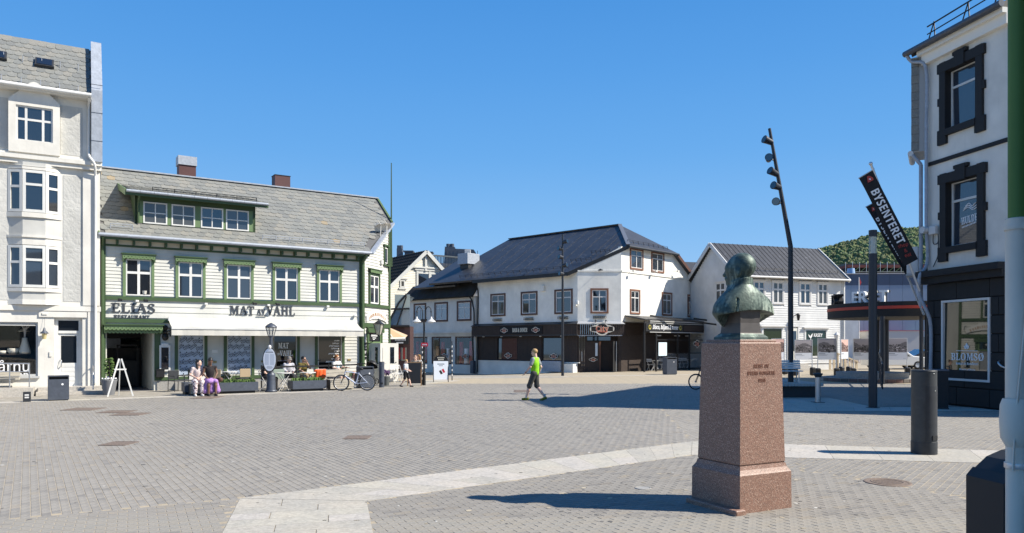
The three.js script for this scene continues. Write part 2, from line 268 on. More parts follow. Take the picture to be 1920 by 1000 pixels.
function runStrip(a0, b0, a1, b1, n, split) {               // a strip with edges a (far) and b (near) cut into n slabs
  addBed([b0, b1, a1, a0]);
  for (let i = 0; i < n; i++) {
    const t = i / n, u = (i + 1) / n, L = (p, q, k) => [lerp(p[0], q[0], k), lerp(p[1], q[1], k)];
    const A = L(a0, a1, t), B = L(a0, a1, u), Cc = L(b0, b1, u), D = L(b0, b1, t);
    if (split) { const f = split(i), m0 = L(A, D, f), m1 = L(B, Cc, f); if (f > 0 && f < 1) { slabPiece('paving_slab', [A, B, m1, m0], slabMats[(rnd() * 4) | 0], strip); slabPiece('paving_slab', [m0, m1, Cc, D], slabMats[(rnd() * 4) | 0], strip); continue; } }
    slabPiece('paving_slab', [A, B, Cc, D], slabMats[(rnd() * 4) | 0], strip);
  }
}
runStrip([-3.43, 9.41], [-1.78, 9.25], [3.6, 14.9], [3.14, 13.08], 14, (i) => (i % 3 === 1 ? 0.55 : i % 4 === 2 ? 0.4 : 0));
runStrip([3.6, 14.9], [3.14, 13.08], [12.4, 12.75], [11.6, 11.43], 11, (i) => (i % 3 === 0 ? 0.5 : 0));
{ // the strip that runs towards the camera: courses across it, staggered
  const lx = (d) => -3.43 + (9.41 - d) * 0.256, rx = (d) => -1.8 + (9.1 - d) * 0.237, sk = 0.42;
  addBed([[lx(5.6), 5.6], [rx(5.6), 5.6], [-1.78, 9.24], [-3.43, 9.40]]);
  const row = (k) => 9.36 - k * 0.31;
  for (let k = 0; k < 13; k++) {
    const A = [lx(row(k) - sk * 0.55), row(k) - sk * 0.55], B = [rx(row(k)), Math.min(row(k) + 0.16, lo1(rx(row(k)))) ], D = [lx(row(k + 1) - sk * 0.55), row(k + 1) - sk * 0.55], Cc = [rx(row(k + 1)), row(k + 1) + 0.16];
    if (k === 0) { A[0] = -3.43; A[1] = 9.40; B[0] = -1.79; B[1] = 9.24; }
    const f = [0.34, 0.62, 0.28, 0.7][k % 4], L = (p, q) => [lerp(p[0], q[0], f), lerp(p[1], q[1], f)], m0 = L(A, B), m1 = L(D, Cc);
    slabPiece('paving_slab', [A, m0, m1, D], slabMats[k % 4], strip); slabPiece('paving_slab', [m0, B, Cc, m1], slabMats[(k * 3 + 1) % 4], strip);
  }
}
{ // border strips along the houses and across the far end
  const E = (s, w) => FA.end(s, w);
  runStrip(E(-9.5, 3.75), E(-9.5, 4.5), E(8.2, 3.85), E(8.2, 4.5), 26);
  runStrip(E(8.25, 3.1), E(8.25, 4.5), [-4.2, 40.4], [-2.75, 39.4], 12);
  runStrip([-4.3, 42.9], [-4.2, 42.4], [12.4, 47.6], [12.5, 47.0], 26);
}
{ // terrace paving in front of the two houses, and the slabs by the right-hand building (same stone colours as elsewhere)
  const ter = struct('terrace', slab([FA.end(-9.5, 0), FA.end(-9.5, 3.75), FA.end(13.5, 3.75), FA.end(13.5, -6), FA.end(0, -6)].map(([x, d]) => [x, 0.006, -d]), 0.02), farPave);
  const lt = struct('slab_paving', [], stripBed);
  const put = (a, b, c, d) => slabPiece('paving_slab', [xd(...a), xd(...b), xd(...c), xd(...d)], slabMats[(rnd() * 4) | 0], lt, 0.04, 0.006, 0.005);
  const X0 = [1395, 1460, 1530, 1600, 1668, 1735, 1800, 1862, 1925];
  for (let i = 0; i < X0.length - 1; i++) put([X0[i], 764], [X0[i + 1], 764], [X0[i + 1] + 3, 771.5], [X0[i] + 3, 771.5]);
  for (let r = 0; r < 4; r++) for (let i = 0; i < 5; i++) { const y0 = 746 + r * 4.5, y1 = y0 + 4.5, e0 = 1548 + (y0 - 745) * 4.8, e1 = 1548 + (y1 - 745) * 4.8, l = 1400, f = (e, t) => l + (e - l) * t; put([f(e0, i / 5), y0], [f(e0, (i + 1) / 5), y0], [f(e1, (i + 1) / 5), y1], [f(e1, i / 5), y1]); }
  lt.geometry = merge([slab([[1397, 771.7], [1927, 771.7], [1925, 764], [1640, 763], [1548, 746], [1400, 746]].map((q) => xd(...q)).map(([x, d]) => [x, 0.003, -d]), 0.01)]);
}
// iron covers let into the paving
function cover(px0, px1, py0, py1, round) {
  const [xa, za] = gnd(px0, py1), [xb] = gnd(px1, py1), [, zb] = gnd((px0 + px1) / 2, py0), cx = (xa + xb) / 2, cz = (za + zb) / 2, w = xb - xa, l = za - zb;
  const o = thing('iron_cover', 'x', 'cover', [cx, 0, cz], 0, 'iron covers in the paving');
  if (round) { mesh('frame', [lathe([[w * 0.40, 0.004], [w * 0.40, 0.012], [w * 0.46, 0.012], [w * 0.47, 0]], 28)], mt.rust, o); mesh('lid', [cyl(w * 0.395, w * 0.395, 0.009, 0, 0, 0, 28), ...[...Array(5)].map((_, i) => box(w * 0.5, 0.004, 0.02, 0, 0.0105, (i - 2) * 0.07)), lathe([[w * 0.3, 0.009], [w * 0.3, 0.014], [w * 0.33, 0.014], [w * 0.33, 0.009]], 24)], mt.rust, o); }
  else { mesh('frame', [box(w, 0.012, 0.05, 0, 0.004, -l / 2), box(w, 0.012, 0.05, 0, 0.004, l / 2), box(0.05, 0.012, l, -w / 2, 0.004, 0), box(0.05, 0.012, l, w / 2, 0.004, 0)], mt.rust, o); mesh('lid', [box(w - 0.06, 0.01, l - 0.06, 0, 0.002, 0), ...[...Array(6)].map((_, i) => box(w * 0.12, 0.006, l * 0.8, (i - 2.5) * w * 0.15, 0.007, 0))], mt.rust, o); }
  return o;
}
[[1655, 1748, 893, 919, 1, 'round rusty manhole cover in the pavers below the granite strip'], [113, 170, 765.5, 770, 0, 'single rusty grating in the pavers before the grey litter bin'], [180, 231, 770.5, 775, 0, 'rusty grating with another one lying right against its corner'], [205, 258, 774.8, 779.5, 0, 'rusty grating out in the pavers, the other one touching its corner'], [186, 232, 829, 836, 0, 'small rusty grating alone out in the paved square'], [644, 686, 818, 824, 0, 'small rusty cover alone in the middle of the square'], [356, 398, 744, 748, 0, 'rusty grating in front of the two seated women'], [965, 992, 732, 736, 0, 'rusty cover beside the walking man in the green shirt']].forEach((a) => { cover(...a).userData.label = a[5]; });
{ const [x, z] = gnd(1206, 916); const o = thing('valve_cover', 'small pale round valve cover in the pavers beside the stone pedestal', 'cover', [x, 0, z]); mesh('lid', [cyl(0.09, 0.085, 0.006, 0, 0, 0, 24)], mt.concrete, o); mesh('rim', [lathe([[0.095, 0.001], [0.095, 0.008], [0.108, 0.008], [0.11, 0]], 24)], mt.concrete, o); }

{ // droppings, chewing gum and sand specks trodden into the square
  const g = cyl(0.5, 0.42, 0.0016, 0, 0, 0, 7); const mk = (name, n, c, s0, s1) => { const im = new THREE.InstancedMesh(merge([g]), M([1, 1, 1], { roughness: 0.95 }), n), o = new THREE.Object3D(), k = new THREE.Color(); im.name = name; im.userData.kind = 'stuff'; for (let i = 0; i < n; i++) { const d = Math.pow(rnd(), 0.7) * 24 + 7, x = rr(-0.7, 0.55) * d; o.position.set(x, 0.0024, -d); o.rotation.y = rr(0, 6); const s = rr(s0, s1); o.scale.set(s * rr(0.6, 1.8), 1, s); o.updateMatrix(); im.setMatrixAt(i, o.matrix); const f = rr(0.7, 1.1); k.setRGB(c[0] * f, c[1] * f, c[2] * f); im.setColorAt(i, k); } plaza.add(im); };
  mk('dropping_specks', 240, [0.55, 0.54, 0.50], 0.015, 0.05); mk('gum_spots', 500, [0.12, 0.115, 0.11], 0.025, 0.06); mk('sand_specks', 700, [0.40, 0.35, 0.26], 0.02, 0.07);
}

// ---------- pieces shared by the buildings ----------
// clapboards between x0..x1 and y0..y1, cut round the openings [x0, x1, y0, y1]; z is the wall face
function siding(x0, x1, y0, y1, step, holes = [], z = 0, top = null) {
  const out = [], n = Math.round((y1 - y0) / step), e = (y1 - y0) / n;
  for (let i = 0; i < n; i++) {
    const a = y0 + i * e, b = a + e; let spans = [top ? top(a, b) : [x0, x1]];
    for (const h of holes) if (h[2] < b - 0.02 && h[3] > a + 0.02) spans = spans.flatMap(([p, q]) => (h[1] <= p || h[0] >= q ? [[p, q]] : [[p, Math.max(p, h[0])], [Math.min(q, h[1]), q]].filter(([s, t]) => t - s > 0.02)));
    for (const [p, q] of spans) { if (q - p < 0.03) continue; const A = [p, a, z + 0.034], B = [q, a, z + 0.034], D = [p, b + 0.01, z + 0.010], Cc = [q, b + 0.01, z + 0.010]; out.push(quad(A, B, Cc, D), quad([p, a, z], [q, a, z], B, A), quad([p, a, z], A, D, [p, b + 0.01, z]), quad(B, [q, a, z], [q, b + 0.01, z], Cc)); }
  }
  return out;
}
// a window: frame bars as the mesh itself, every pane a child. cols and rows are bar positions as fractions
function win(parent, cx, y0, y1, w, { frame = mt.white, cols = [], rows = [], fw = 0.06, bw = 0.05, z = 0.05, dep = 0.06, glass = [mt.glass, mt.glass2, mt.glass, mt.glass3][(rnd() * 4) | 0], name = 'window', tilt = 0 } = {}) {
  const x0 = cx - w / 2, x1 = cx + w / 2, h = y1 - y0, g = [bx(x0, x0 + fw, y0, y1, z - dep, z), bx(x1 - fw, x1, y0, y1, z - dep, z), bx(x0 + fw, x1 - fw, y0, y0 + fw, z - dep, z), bx(x0 + fw, x1 - fw, y1 - fw, y1, z - dep, z)];
  const X = [x0 + fw, ...cols.map((c) => x0 + c * w), x1 - fw], Y = [y0 + fw, ...rows.map((c) => y0 + c * h), y1 - fw];
  for (let i = 1; i < X.length - 1; i++) g.push(bx(X[i] - bw / 2, X[i] + bw / 2, y0 + fw, y1 - fw, z - dep + 0.004, z - 0.006));
  for (let j = 1; j < Y.length - 1; j++) for (let i = 0; i < X.length - 1; i++) g.push(bx(X[i] + (i ? bw / 2 : 0), X[i + 1] - (i < X.length - 2 ? bw / 2 : 0), Y[j] - bw / 2, Y[j] + bw / 2, z - dep + 0.004, z - 0.006));
  const m = mesh(name, g, frame, parent);
  for (let i = 0; i < X.length - 1; i++) for (let j = 0; j < Y.length - 1; j++) {
    const a = X[i] + (i ? bw / 2 : 0), b = X[i + 1] - (i < X.length - 2 ? bw / 2 : 0), c = Y[j] + (j ? bw / 2 : 0), d = Y[j + 1] - (j < Y.length - 2 ? bw / 2 : 0);
    const p = mesh('pane', [box(b - a, d - c, 0.008)], glass, m); p.position.set((a + b) / 2, (c + d) / 2, z - dep * 0.62); p.rotation.set(rr(-0.018, 0.018) + tilt, rr(-0.018, 0.018), 0);
  }
  return m;
}
// roof slates on a plane: o origin at the eave, e unit along, up unit up the slope, nn normal; inside(s, t) says where the roof is
function slateGeo(w, h) { const s = new THREE.Shape(); s.moveTo(-w / 2, h); s.lineTo(-w / 2, 0.09); s.quadraticCurveTo(-w * 0.46, 0.01, -w * 0.12, 0); s.quadraticCurveTo(w * 0.28, 0.0, w * 0.36, 0.05); s.lineTo(w / 2, 0.13); s.lineTo(w / 2, h); const g = new THREE.ExtrudeGeometry(s, { depth: 0.024, bevelEnabled: false, curveSegments: 3 }); const q = merge([g]); q.userData.ready = true; return q; }
const slateCols = [[0.218, 0.226, 0.216], [0.206, 0.216, 0.208], [0.232, 0.237, 0.222], [0.194, 0.205, 0.200], [0.236, 0.235, 0.215], [0.178, 0.188, 0.186], [0.30, 0.25, 0.17]].map((c) => M(c.map((v) => v * 1.26), { map: TX.stone, roughness: 0.75, bumpMap: TX.stoneB, bumpScale: 0.004 }));
function slates(parent, o, e, up, nn, S0, S1, T1, step, inside, near, dark = 1, limit = 300) {
  const O = V(...o), E1 = V(...e), U = V(...up), N = V(...nn), g = slateGeo(step * 1.04, step * 1.45), list = [];
  const mtx = new THREE.Matrix4(), tilt = 0.05;
  for (let j = 0; j * step < T1; j++) for (let i = 0; S0 + i * step < S1 + step; i++) {
    const s = S0 + (i + (j % 2) * 0.5) * step + rr(-0.012, 0.012), t = j * step + rr(-0.012, 0.012); if (!inside(s, t)) continue;
    const p = O.clone().addScaledVector(E1, s).addScaledVector(U, t - 0.03).addScaledVector(N, 0.022 + rr(0, 0.006)), u2 = U.clone().addScaledVector(N, -tilt).normalize(), n2 = N.clone().addScaledVector(U, tilt).normalize(), ang = rr(-0.03, 0.03), ex = E1.clone().multiplyScalar(Math.cos(ang)).addScaledVector(u2, Math.sin(ang)), uy = u2.clone().multiplyScalar(Math.cos(ang)).addScaledVector(E1, -Math.sin(ang));
    const m = new THREE.Matrix4().makeBasis(ex, uy, n2).setPosition(p), k = rnd(); list.push([m, k < 0.007 ? 6 : (k * 6) | 0, near(s, t)]);
  }
  list.sort((a, b) => a[2] - b[2]);
  list.slice(0, limit).forEach(([m, k]) => { const q = mesh('slate', g, slateCols[k], parent); q.applyMatrix4(m); });
  const rest = list.slice(limit); if (!rest.length) return;
  const im = new THREE.InstancedMesh(g, M([1, 1, 1], { map: TX.stone, roughness: 0.75, bumpMap: TX.stoneB, bumpScale: 0.004 }), rest.length); im.name = 'slate_field'; im.userData.kind = 'stuff'; im.castShadow = im.receiveShadow = true;
  rest.forEach(([m, k], i) => { im.setMatrixAt(i, m); im.setColorAt(i, slateCols[k].color); }); parent.add(im);
}
function gutter(parent, a, b, r = 0.07, mat = mt.zinc) { return mesh('gutter', [rod(a, b, r, 10)], mat, parent); }
function snowGuard(parent, pts, h = 0.22, mat = mt.zinc) { // posts with two rails along a row of roof points
  const g = pts.map(([p, n]) => rod(p, [p[0] + n[0] * h, p[1] + n[1] * h, p[2] + n[2] * h], 0.018, 5)); for (let i = 0; i + 1 < pts.length; i++) for (const f of [0.5, 0.95]) { const q = (k) => pts[k][0].map((v, c) => v + pts[k][1][c] * h * f); g.push(rod(q(i), q(i + 1), 0.013, 5)); }
  return mesh('snow_guard', g, mat, parent);
}

// ---------- the white clapboard house with green trim and slate roof ----------
{
  const H = thing('green_trim_house', 'white clapboard house with dark green trim, slate roof and long dormer', 'house', FA.pos, FA.ry);
  const A = (px, py, w) => FA.at(px, py, w), L = 11.03, CA = rad(41.4), CL = 3.07, gx = L + CL * Math.cos(CA), gz = -CL * Math.sin(CA), EY = 6.3, RY = 9.85, SL = (RY - EY) / 4.45, back = -8.2;
  const wins = [[228, 290], [327, 386], [418, 476], [509, 563], [592, 641]].map(([a, b]) => [(A(a, 500)[0] + A(b, 500)[0]) / 2, A(b, 500)[0] - A(a, 500)[0] - 0.06]);
  const shops = [[327, 388], [419, 476], [506, 561], [590, 645]].map(([a, b]) => [A(a, 640)[0], A(b, 640)[0]]);
  const pas = [A(196, 650)[0], A(288, 650)[0]];
  const wh = wins.map(([c, w]) => [c - w / 2, c + w / 2, 3.84, 5.62]), sh = shops.map(([a, b]) => [a, b, 0.55, 2.75]);
  // structural walls: the front with the passage cut out, the cut-off corner and the gable
  const wall = mesh('wall', [ext(shp(rect(0, L, 0, 6.25), [rect(pas[0], pas[1], 0.002, 2.42)]), 0.2).translate(0, 0, -0.2), bx(0, 0.2, 0, 6.2, back, -0.21), bx(gx - 0.2, gx, 0, 6.2, back, gz), bx(0.2, gx - 0.2, 0, 6.2, back, back + 0.2),
    slab([[L, 0, 0], [gx, 0, gz], [gx, 8.2, gz], [L, 6.25, 0]], 0.2), slab([[gx, 6.2, gz], [gx, 6.2, back], [gx, RY - 0.15, -4]], 0.2)], mt.whiteWood, H);
  mesh('siding', [...siding(0.12, L - 0.1, 0.5, 3.74, 0.145, [...sh, [pas[0] - 0.1, pas[1] + 0.1, 0, 2.75], [-1, 99, 2.98, 3.72]]), ...siding(0.12, L - 0.1, 3.93, 5.9, 0.145, wh), ...siding(0.12, L - 0.1, 3.02, 3.74, 0.24)], mt.whiteWood, wall);
  mesh('eave_frieze', [bx(0.1, L - 0.1, 5.98, 6.24, 0.0, 0.05)], mt.cream, H);
  mesh('foundation', [bx(pas[1] + 0.12, L, 0, 0.42, 0, 0.06)], mt.concrete, H);
  // green boards: corner posts, floor bands, brackets under the eave
  const grn = [bx(-0.02, 0.14, 0, 6.2, 0.002, 0.085), bx(L - 0.14, L + 0.04, 0, 6.2, 0.002, 0.085), bx(0.14, L - 0.14, 3.74, 3.88, 0.0, 0.09), bx(0.14, L - 0.14, 5.9, 5.98, 0, 0.07), bx(0.14, pas[1] + 0.75, 2.82, 2.97, 0, 0.08), bx(pas[1] + 0.02, pas[1] + 0.24, 0.42, 2.55, 0, 0.075), bx(pas[1] + 0.24, L - 0.14, 0.42, 0.56, 0.04, 0.09), bx(0.14, pas[1] + 0.2, 2.42, 2.5, 0, 0.06)];
  mesh('trim_board', grn, mt.green, H);
  for (let i = 0; i < 18; i++) mesh('eave_bracket', [bx(0.5 + i * 0.6, 0.58 + i * 0.6, 5.98, 6.22, 0.05, 0.34)], mt.green, H);
  const bargeW = (parent, x0, x1, y, z) => { // scalloped board with drilled holes, under a small cap
    const n = Math.round((x1 - x0) / 0.14), s = new THREE.Shape(); s.moveTo(x0, y); for (let i = 0; i < n; i++) { const a = x0 + (x1 - x0) * i / n, b = x0 + (x1 - x0) * (i + 1) / n; s.quadraticCurveTo((a + b) / 2, y - 0.10, b, y); } s.lineTo(x1, y + 0.15); s.lineTo(x0, y + 0.15);
    for (let i = 0; i < n; i++) { const h = new THREE.Path(); h.absarc(x0 + (x1 - x0) * (i + 0.5) / n, y + 0.04, 0.022, 0, PI * 2, true); s.holes.push(h); }
    mesh('valance', [new THREE.ExtrudeGeometry(s, { depth: 0.025, bevelEnabled: false, curveSegments: 4 }).translate(0, 0, z)], mt.greenLite, parent);
    return [bx(x0 - 0.05, x1 + 0.05, y + 0.15, y + 0.185, 0.03, z + 0.07)];
  };
  for (const [c, w] of wins) {
    const W = win(H, c, 3.93, 5.42, w - 0.22, { cols: [0.5], rows: [0.63], z: 0.055, bw: 0.1, fw: 0.05 });
    const cas = mesh('casing', [bx(c - w / 2, c - w / 2 + 0.11, 3.88, 5.5, 0, 0.08), bx(c + w / 2 - 0.11, c + w / 2, 3.88, 5.5, 0, 0.08), bx(c - w / 2 + 0.11, c + w / 2 - 0.11, 5.42, 5.5, 0, 0.08)], mt.greenLite, W);
    const cap = bargeW(W, c - w / 2 - 0.02, c + w / 2 + 0.02, 5.46, 0.17); mesh('hood', [...cap, bx(c - w / 2 - 0.03, c - w / 2 + 0.03, 5.32, 5.61, 0.08, 0.19), bx(c + w / 2 - 0.03, c + w / 2 + 0.03, 5.32, 5.61, 0.08, 0.19)], mt.green, W);
  }
  { const c = wins[0][0]; mesh('window_plant', [cyl(0.07, 0.09, 0.14, c + 0.22, 4.0, 0.012)], mt.canvas, H); }
  // shop windows; the left two carry a pale film printed with leafy twigs
  const film = canvasTex(512, 640, (g, w, h) => { g.fillStyle = '#b3bfd0'; g.fillRect(0, 0, w, h); g.fillStyle = '#10161f'; let k = 0; const leaf = (x, y, a, l, b) => { g.save(); g.translate(x, y); g.rotate(a); g.beginPath(); g.moveTo(0, 0); g.quadraticCurveTo(l * 0.5, -b, l, 0); g.quadraticCurveTo(l * 0.5, b, 0, 0); g.fill(); g.restore(); }; g.scale(1.5, 1.5); for (let j = 0; j < 7; j++) for (let i = 0; i < 5; i++) { const x = i * 90 + (j % 2) * 45 - 30, y = j * 76 - 10, a = -0.5 + 0.5 * hash(i, j, 5); for (let q = 0; q < 4; q++) { const px = x + Math.cos(a) * q * 22, py = y + Math.sin(a) * q * 22; leaf(px, py, a + 0.75, 38, 8); leaf(px, py, a - 0.75, 36, 8); } leaf(x + 75 * Math.cos(a), y + 75 * Math.sin(a), a, 30, 7); g.fillRect(0, 0, 0, 0); g.lineWidth = 3; g.strokeStyle = '#10161f'; g.beginPath(); g.moveTo(x - 10, y - 5); g.lineTo(x + 80 * Math.cos(a), y + 80 * Math.sin(a)); g.stroke(); g.beginPath(); g.arc(x + 48, y + 40, 8, 0, 7); g.fill(); } });
  const filmMat = MP([0.85, 0.85, 0.85], { map: film, roughness: 0.2 });
  const print = (w, h, draw) => MP([1, 1, 1], { map: canvasTex(w, h, draw), roughness: 0.05, clearcoat: 1, clearcoatRoughness: 0.02 });
  const nameMat = print(512, 512, (g, w, h) => { g.fillStyle = '#0b0f16'; g.fillRect(0, 0, w, h); g.fillStyle = '#e8e8e6'; g.textAlign = 'center'; g.font = 'bold 104px serif'; g.fillText('MAT', 220, 170); g.fillText('VAHL', 285, 275); g.font = 'bold 44px serif'; g.fillText('AV', 110, 262); g.fillStyle = '#5d6c86'; for (let i = 0; i < 19; i++) g.fillRect(95 + i * 17, 330 + (i % 3) * 2, 11, 13); g.fillStyle = '#9a9a96'; g.fillRect(150, 395, 120, 9); g.fillStyle = '#8a5a20'; g.fillRect(120, 455, 90, 7); });
  const listMat = print(512, 512, (g, w, h) => { g.fillStyle = '#0b0d10'; g.fillRect(0, 0, w, h); g.fillStyle = '#e8e8e6'; [110, 150, 230, 180, 110, 240, 130, 170, 300, 120, 0, 290].forEach((l, i) => { for (let x = 470 - l, k = 0; x < 468; x += 15, k++) g.fillRect(x, 52 + i * 37 + hash(i, k, 2) * 8, 11, 12 + hash(i, k, 3) * 8); }); });
  shops.forEach(([a, b], i) => {
    const c = (a + b) / 2, w = b - a, W = win(H, c, 0.56, 2.72, w - 0.24, { cols: [], rows: [0.82], z: 0.05, fw: 0.05, frame: mt.whiteWood, glass: i < 2 ? filmMat : i === 2 ? nameMat : listMat, name: 'shop_window' });
    mesh('casing', [bx(a, a + 0.12, 0.56, 2.86, 0, 0.085), bx(b - 0.12, b, 0.56, 2.86, 0, 0.085)], mt.green, W);
    W.children.filter((p) => p.name === 'pane').forEach((p, k) => { const q = p.geometry, pos = q.attributes.position, uv = q.attributes.uv; q.computeBoundingBox(); const B = q.boundingBox; for (let n = 0; n < pos.count; n++) uv.setXY(n, (pos.getX(n) - B.min.x) / (B.max.x - B.min.x), (k === 1 ? (i < 2 ? 0.2 : 0.02) : 1) * (pos.getY(n) - B.min.y) / (B.max.y - B.min.y)); if (k === 1) p.material = filmMat; });
  });
  // the passage: side walls, ceiling, back wall with an inner gate
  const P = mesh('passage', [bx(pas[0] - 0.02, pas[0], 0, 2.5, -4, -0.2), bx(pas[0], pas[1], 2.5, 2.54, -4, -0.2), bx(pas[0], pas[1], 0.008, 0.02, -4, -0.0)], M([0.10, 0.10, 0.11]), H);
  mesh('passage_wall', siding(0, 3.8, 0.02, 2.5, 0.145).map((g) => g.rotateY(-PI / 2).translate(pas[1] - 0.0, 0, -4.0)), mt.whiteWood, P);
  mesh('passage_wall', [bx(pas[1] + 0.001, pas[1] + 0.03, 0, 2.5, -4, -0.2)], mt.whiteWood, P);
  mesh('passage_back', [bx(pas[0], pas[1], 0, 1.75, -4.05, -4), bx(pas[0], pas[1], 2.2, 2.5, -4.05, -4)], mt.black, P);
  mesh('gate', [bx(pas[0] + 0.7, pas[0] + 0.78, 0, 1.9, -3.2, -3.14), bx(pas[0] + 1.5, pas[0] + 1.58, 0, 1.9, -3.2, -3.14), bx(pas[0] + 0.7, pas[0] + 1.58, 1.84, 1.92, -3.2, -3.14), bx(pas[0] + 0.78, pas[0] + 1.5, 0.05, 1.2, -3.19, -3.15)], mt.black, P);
  mesh('passage_panel', [bx(pas[0], pas[0] + 0.95, 1.76, 2.19, -4.1, -4.06)], mt.zinc, P);
  bargeW(H, pas[0] - 0.05, pas[1] + 0.3, 2.55, 0.3); mesh('passage_hood', [bx(pas[0] - 0.1, pas[1] + 0.35, 2.7, 2.75, 0, 0.38), bx(pas[1] + 0.2, pas[1] + 0.3, 2.4, 2.7, 0.02, 0.3)], mt.green, H); bargeW(H, pas[0] - 0.05, pas[1] + 0.3, 2.42, 0.2);
  // signs of raised letters
  const sg = (str, font, px0, px1, py, hpx, mat) => { const [s0] = A(px0, py), [s1, yb] = A(px1, py), h = Math.abs(A((px0 + px1) / 2, py - hpx)[1] - A((px0 + px1) / 2, py)[1]); return mesh('sign_letters', [text(str, font, h, 0.02, { width: s1 - s0 }).translate((s0 + s1) / 2, A((px0 + px1) / 2, py)[1], 0.037)], mat || mt.letter, H); };
  sg('ELIAS', serifB, 208, 290, 587, 18); sg('RESTAURANT', serifB, 213, 280, 598, 7); sg('MAT', serifB, 430, 476, 591, 17); sg('AV', serifB, 481, 497, 590, 10); sg('VAHL', serifB, 499, 552, 592, 17.5);
  mesh('sign_letters', [bx(A(481, 590)[0], A(499, 590)[0], A(490, 593)[1], A(490, 592)[1], 0.05, 0.09)], mt.letter, H);
  // spotlights, cameras and little fittings on the band
  for (const px of [222, 270, 473, 516]) { const [s] = A(px, 565); mesh('spotlight', [rod([s, 3.8, 0.09], [s + 0.02, 3.74, 0.3], 0.012), rbox(0.17, 0.1, 0.12, 0.02, s + 0.02, 3.72, 0.33)], mt.black, H); }
  for (const [px, y] of [[256, 3.7], [385, 3.66], [502, 3.68], [613, 3.7], [664, 3.3]]) { const [s] = A(px, 565); mesh('wall_box', [rbox(0.13, 0.09, 0.1, 0.02, s, y, 0.11)], mt.white, H); }
  { // beetle ornament, menu case, letter box, plaques
    const [s, y] = A(309, 624); mesh('beetle_ornament', [ball(0.1, s, y + 0.2, 0.06, 1.2).scale(1, 1, 1), ball(0.09, s, y + 0.02, 0.06), ball(0.13, s, y - 0.18, 0.06, 1.25), ...[-1, 1].flatMap((k) => [0.14, 0.02, -0.1].map((q) => tube([[s, y + q, 0.06], [s + k * 0.17, y + q + 0.05, 0.06], [s + k * 0.2, y + q - 0.07, 0.06]], 0.02, 8, 5)))], mt.black, H);
    const m = mesh('menu_case', [rbox(0.42, 1.1, 0.09, 0.01, 0, 0, 0), rbox(0.3, 0.12, 0.09, 0.04, 0, 0.58, 0)], mt.white, H); m.position.set(A(308, 670)[0], A(308, 672)[1], 0.09); mesh('pane', [bx(-0.14, 0.14, -0.47, 0.45, 0.045, 0.05)], mt.glass, m);
    const q = A(299, 700); mesh('letter_box', [rbox(0.32, 0.34, 0.14, 0.02, q[0], q[1], 0.16), bx(q[0] - 0.17, q[0] + 0.17, q[1] + 0.15, q[1] + 0.18, 0.1, 0.25)], mt.black, H);
    for (const [px, py, w, h] of [[402, 659, 0.24, 0.14], [402, 679, 0.16, 0.09], [492, 678, 0.16, 0.09], [654, 675, 0.17, 0.1], [598, 676, 0.2, 0.03]]) { const p = A(px, py); mesh('plaque', [rbox(w, h, 0.02, 0.008, p[0], p[1], 0.05)], h > 0.12 ? mt.white : h < 0.05 ? mt.black : M([0.35, 0.27, 0.12], { roughness: 0.4, metalness: 0.5 }), H); }
  }
  // roof: slab, slates, ridge cap, verge boards, dormer
  const up = V(0, SL, -1).normalize(), nrm = V(0, 1, SL).normalize(), TL = 4.45 * Math.hypot(1, SL), xAt = (w) => Math.min(gx + 0.15, w > 0.1 ? L + 0.35 : L + 0.35 + (0.1 - w) / Math.tan(CA) * 1.02);
  const P3 = (s, w, o = 0) => [s + 0, EY + (0.45 - w) * SL + nrm.y * o, w + nrm.z * o];
  const roof = mesh('roof', [slab([P3(-0.1, 0.45), P3(L + 0.2, 0.45), P3(xAt(-0.05), -0.05), P3(gx + 0.15, gz), P3(gx + 0.15, -4), P3(-0.1, -4)], 0.1), slab([[gx + 0.15, RY, -4], [gx + 0.15, EY, back - 0.4], [-0.1, EY, back - 0.4], [-0.1, RY, -4]], 0.1)], M([0.10, 0.10, 0.10]), H);
  const dx0 = 1.24, dx1 = 6.1, dw = -0.3, dTopY = 8.12, dB = -2.9;
  slates(roof, [0, EY, 0.45], [1, 0, 0], up.toArray(), nrm.toArray(), -0.05, gx, TL, 0.33, (s, t) => { const w = 0.45 - t / Math.hypot(1, SL); if (s < 0.06 || w < -3.9) return false; if (s > xAt(w) - 0.2) return false; if (w < dw - 0.15 && w > -2.6 && s > dx0 + 0.1 && s < dx1 - 0.05) return false; return true; }, (s, t) => s * 0.54 + t * 0.4);
  mesh('ridge_cap', [beam([-0.1, RY + 0.03, -4], [gx + 0.18, RY + 0.03, -4], 0.34, 0.06)], mt.zinc, roof);
  mesh('verge_board', [beam(P3(gx + 0.17, gz, -0.05), P3(gx + 0.17, -4.05, -0.05), 0.05, 0.26), beam(P3(gx + 0.17, gz, 0.06), P3(gx + 0.17, -4.05, 0.06), 0.1, 0.04)], mt.greenLite, roof);
  mesh('verge_board', [beam(P3(-0.13, 0.5, -0.02), P3(-0.13, -4, -0.02), 0.05, 0.3)], mt.greenLite, roof);
  mesh('fascia', [beam([-0.12, EY - 0.09, 0.42], [L + 0.22, EY - 0.09, 0.42], 0.05, 0.16), bx(-0.1, L + 0.1, 6.225, 6.245, 0.0, 0.42)], mt.green, roof);
  gutter(roof, [-0.15, EY - 0.01, 0.52], [L + 0.3, EY - 0.01, 0.52], 0.075); mesh('verge_flashing', [beam([L + 0.28, EY - 0.03, 0.5], P3(gx + 0.2, gz + 0.02, -0.02), 0.22, 0.1)], mt.zinc, roof);
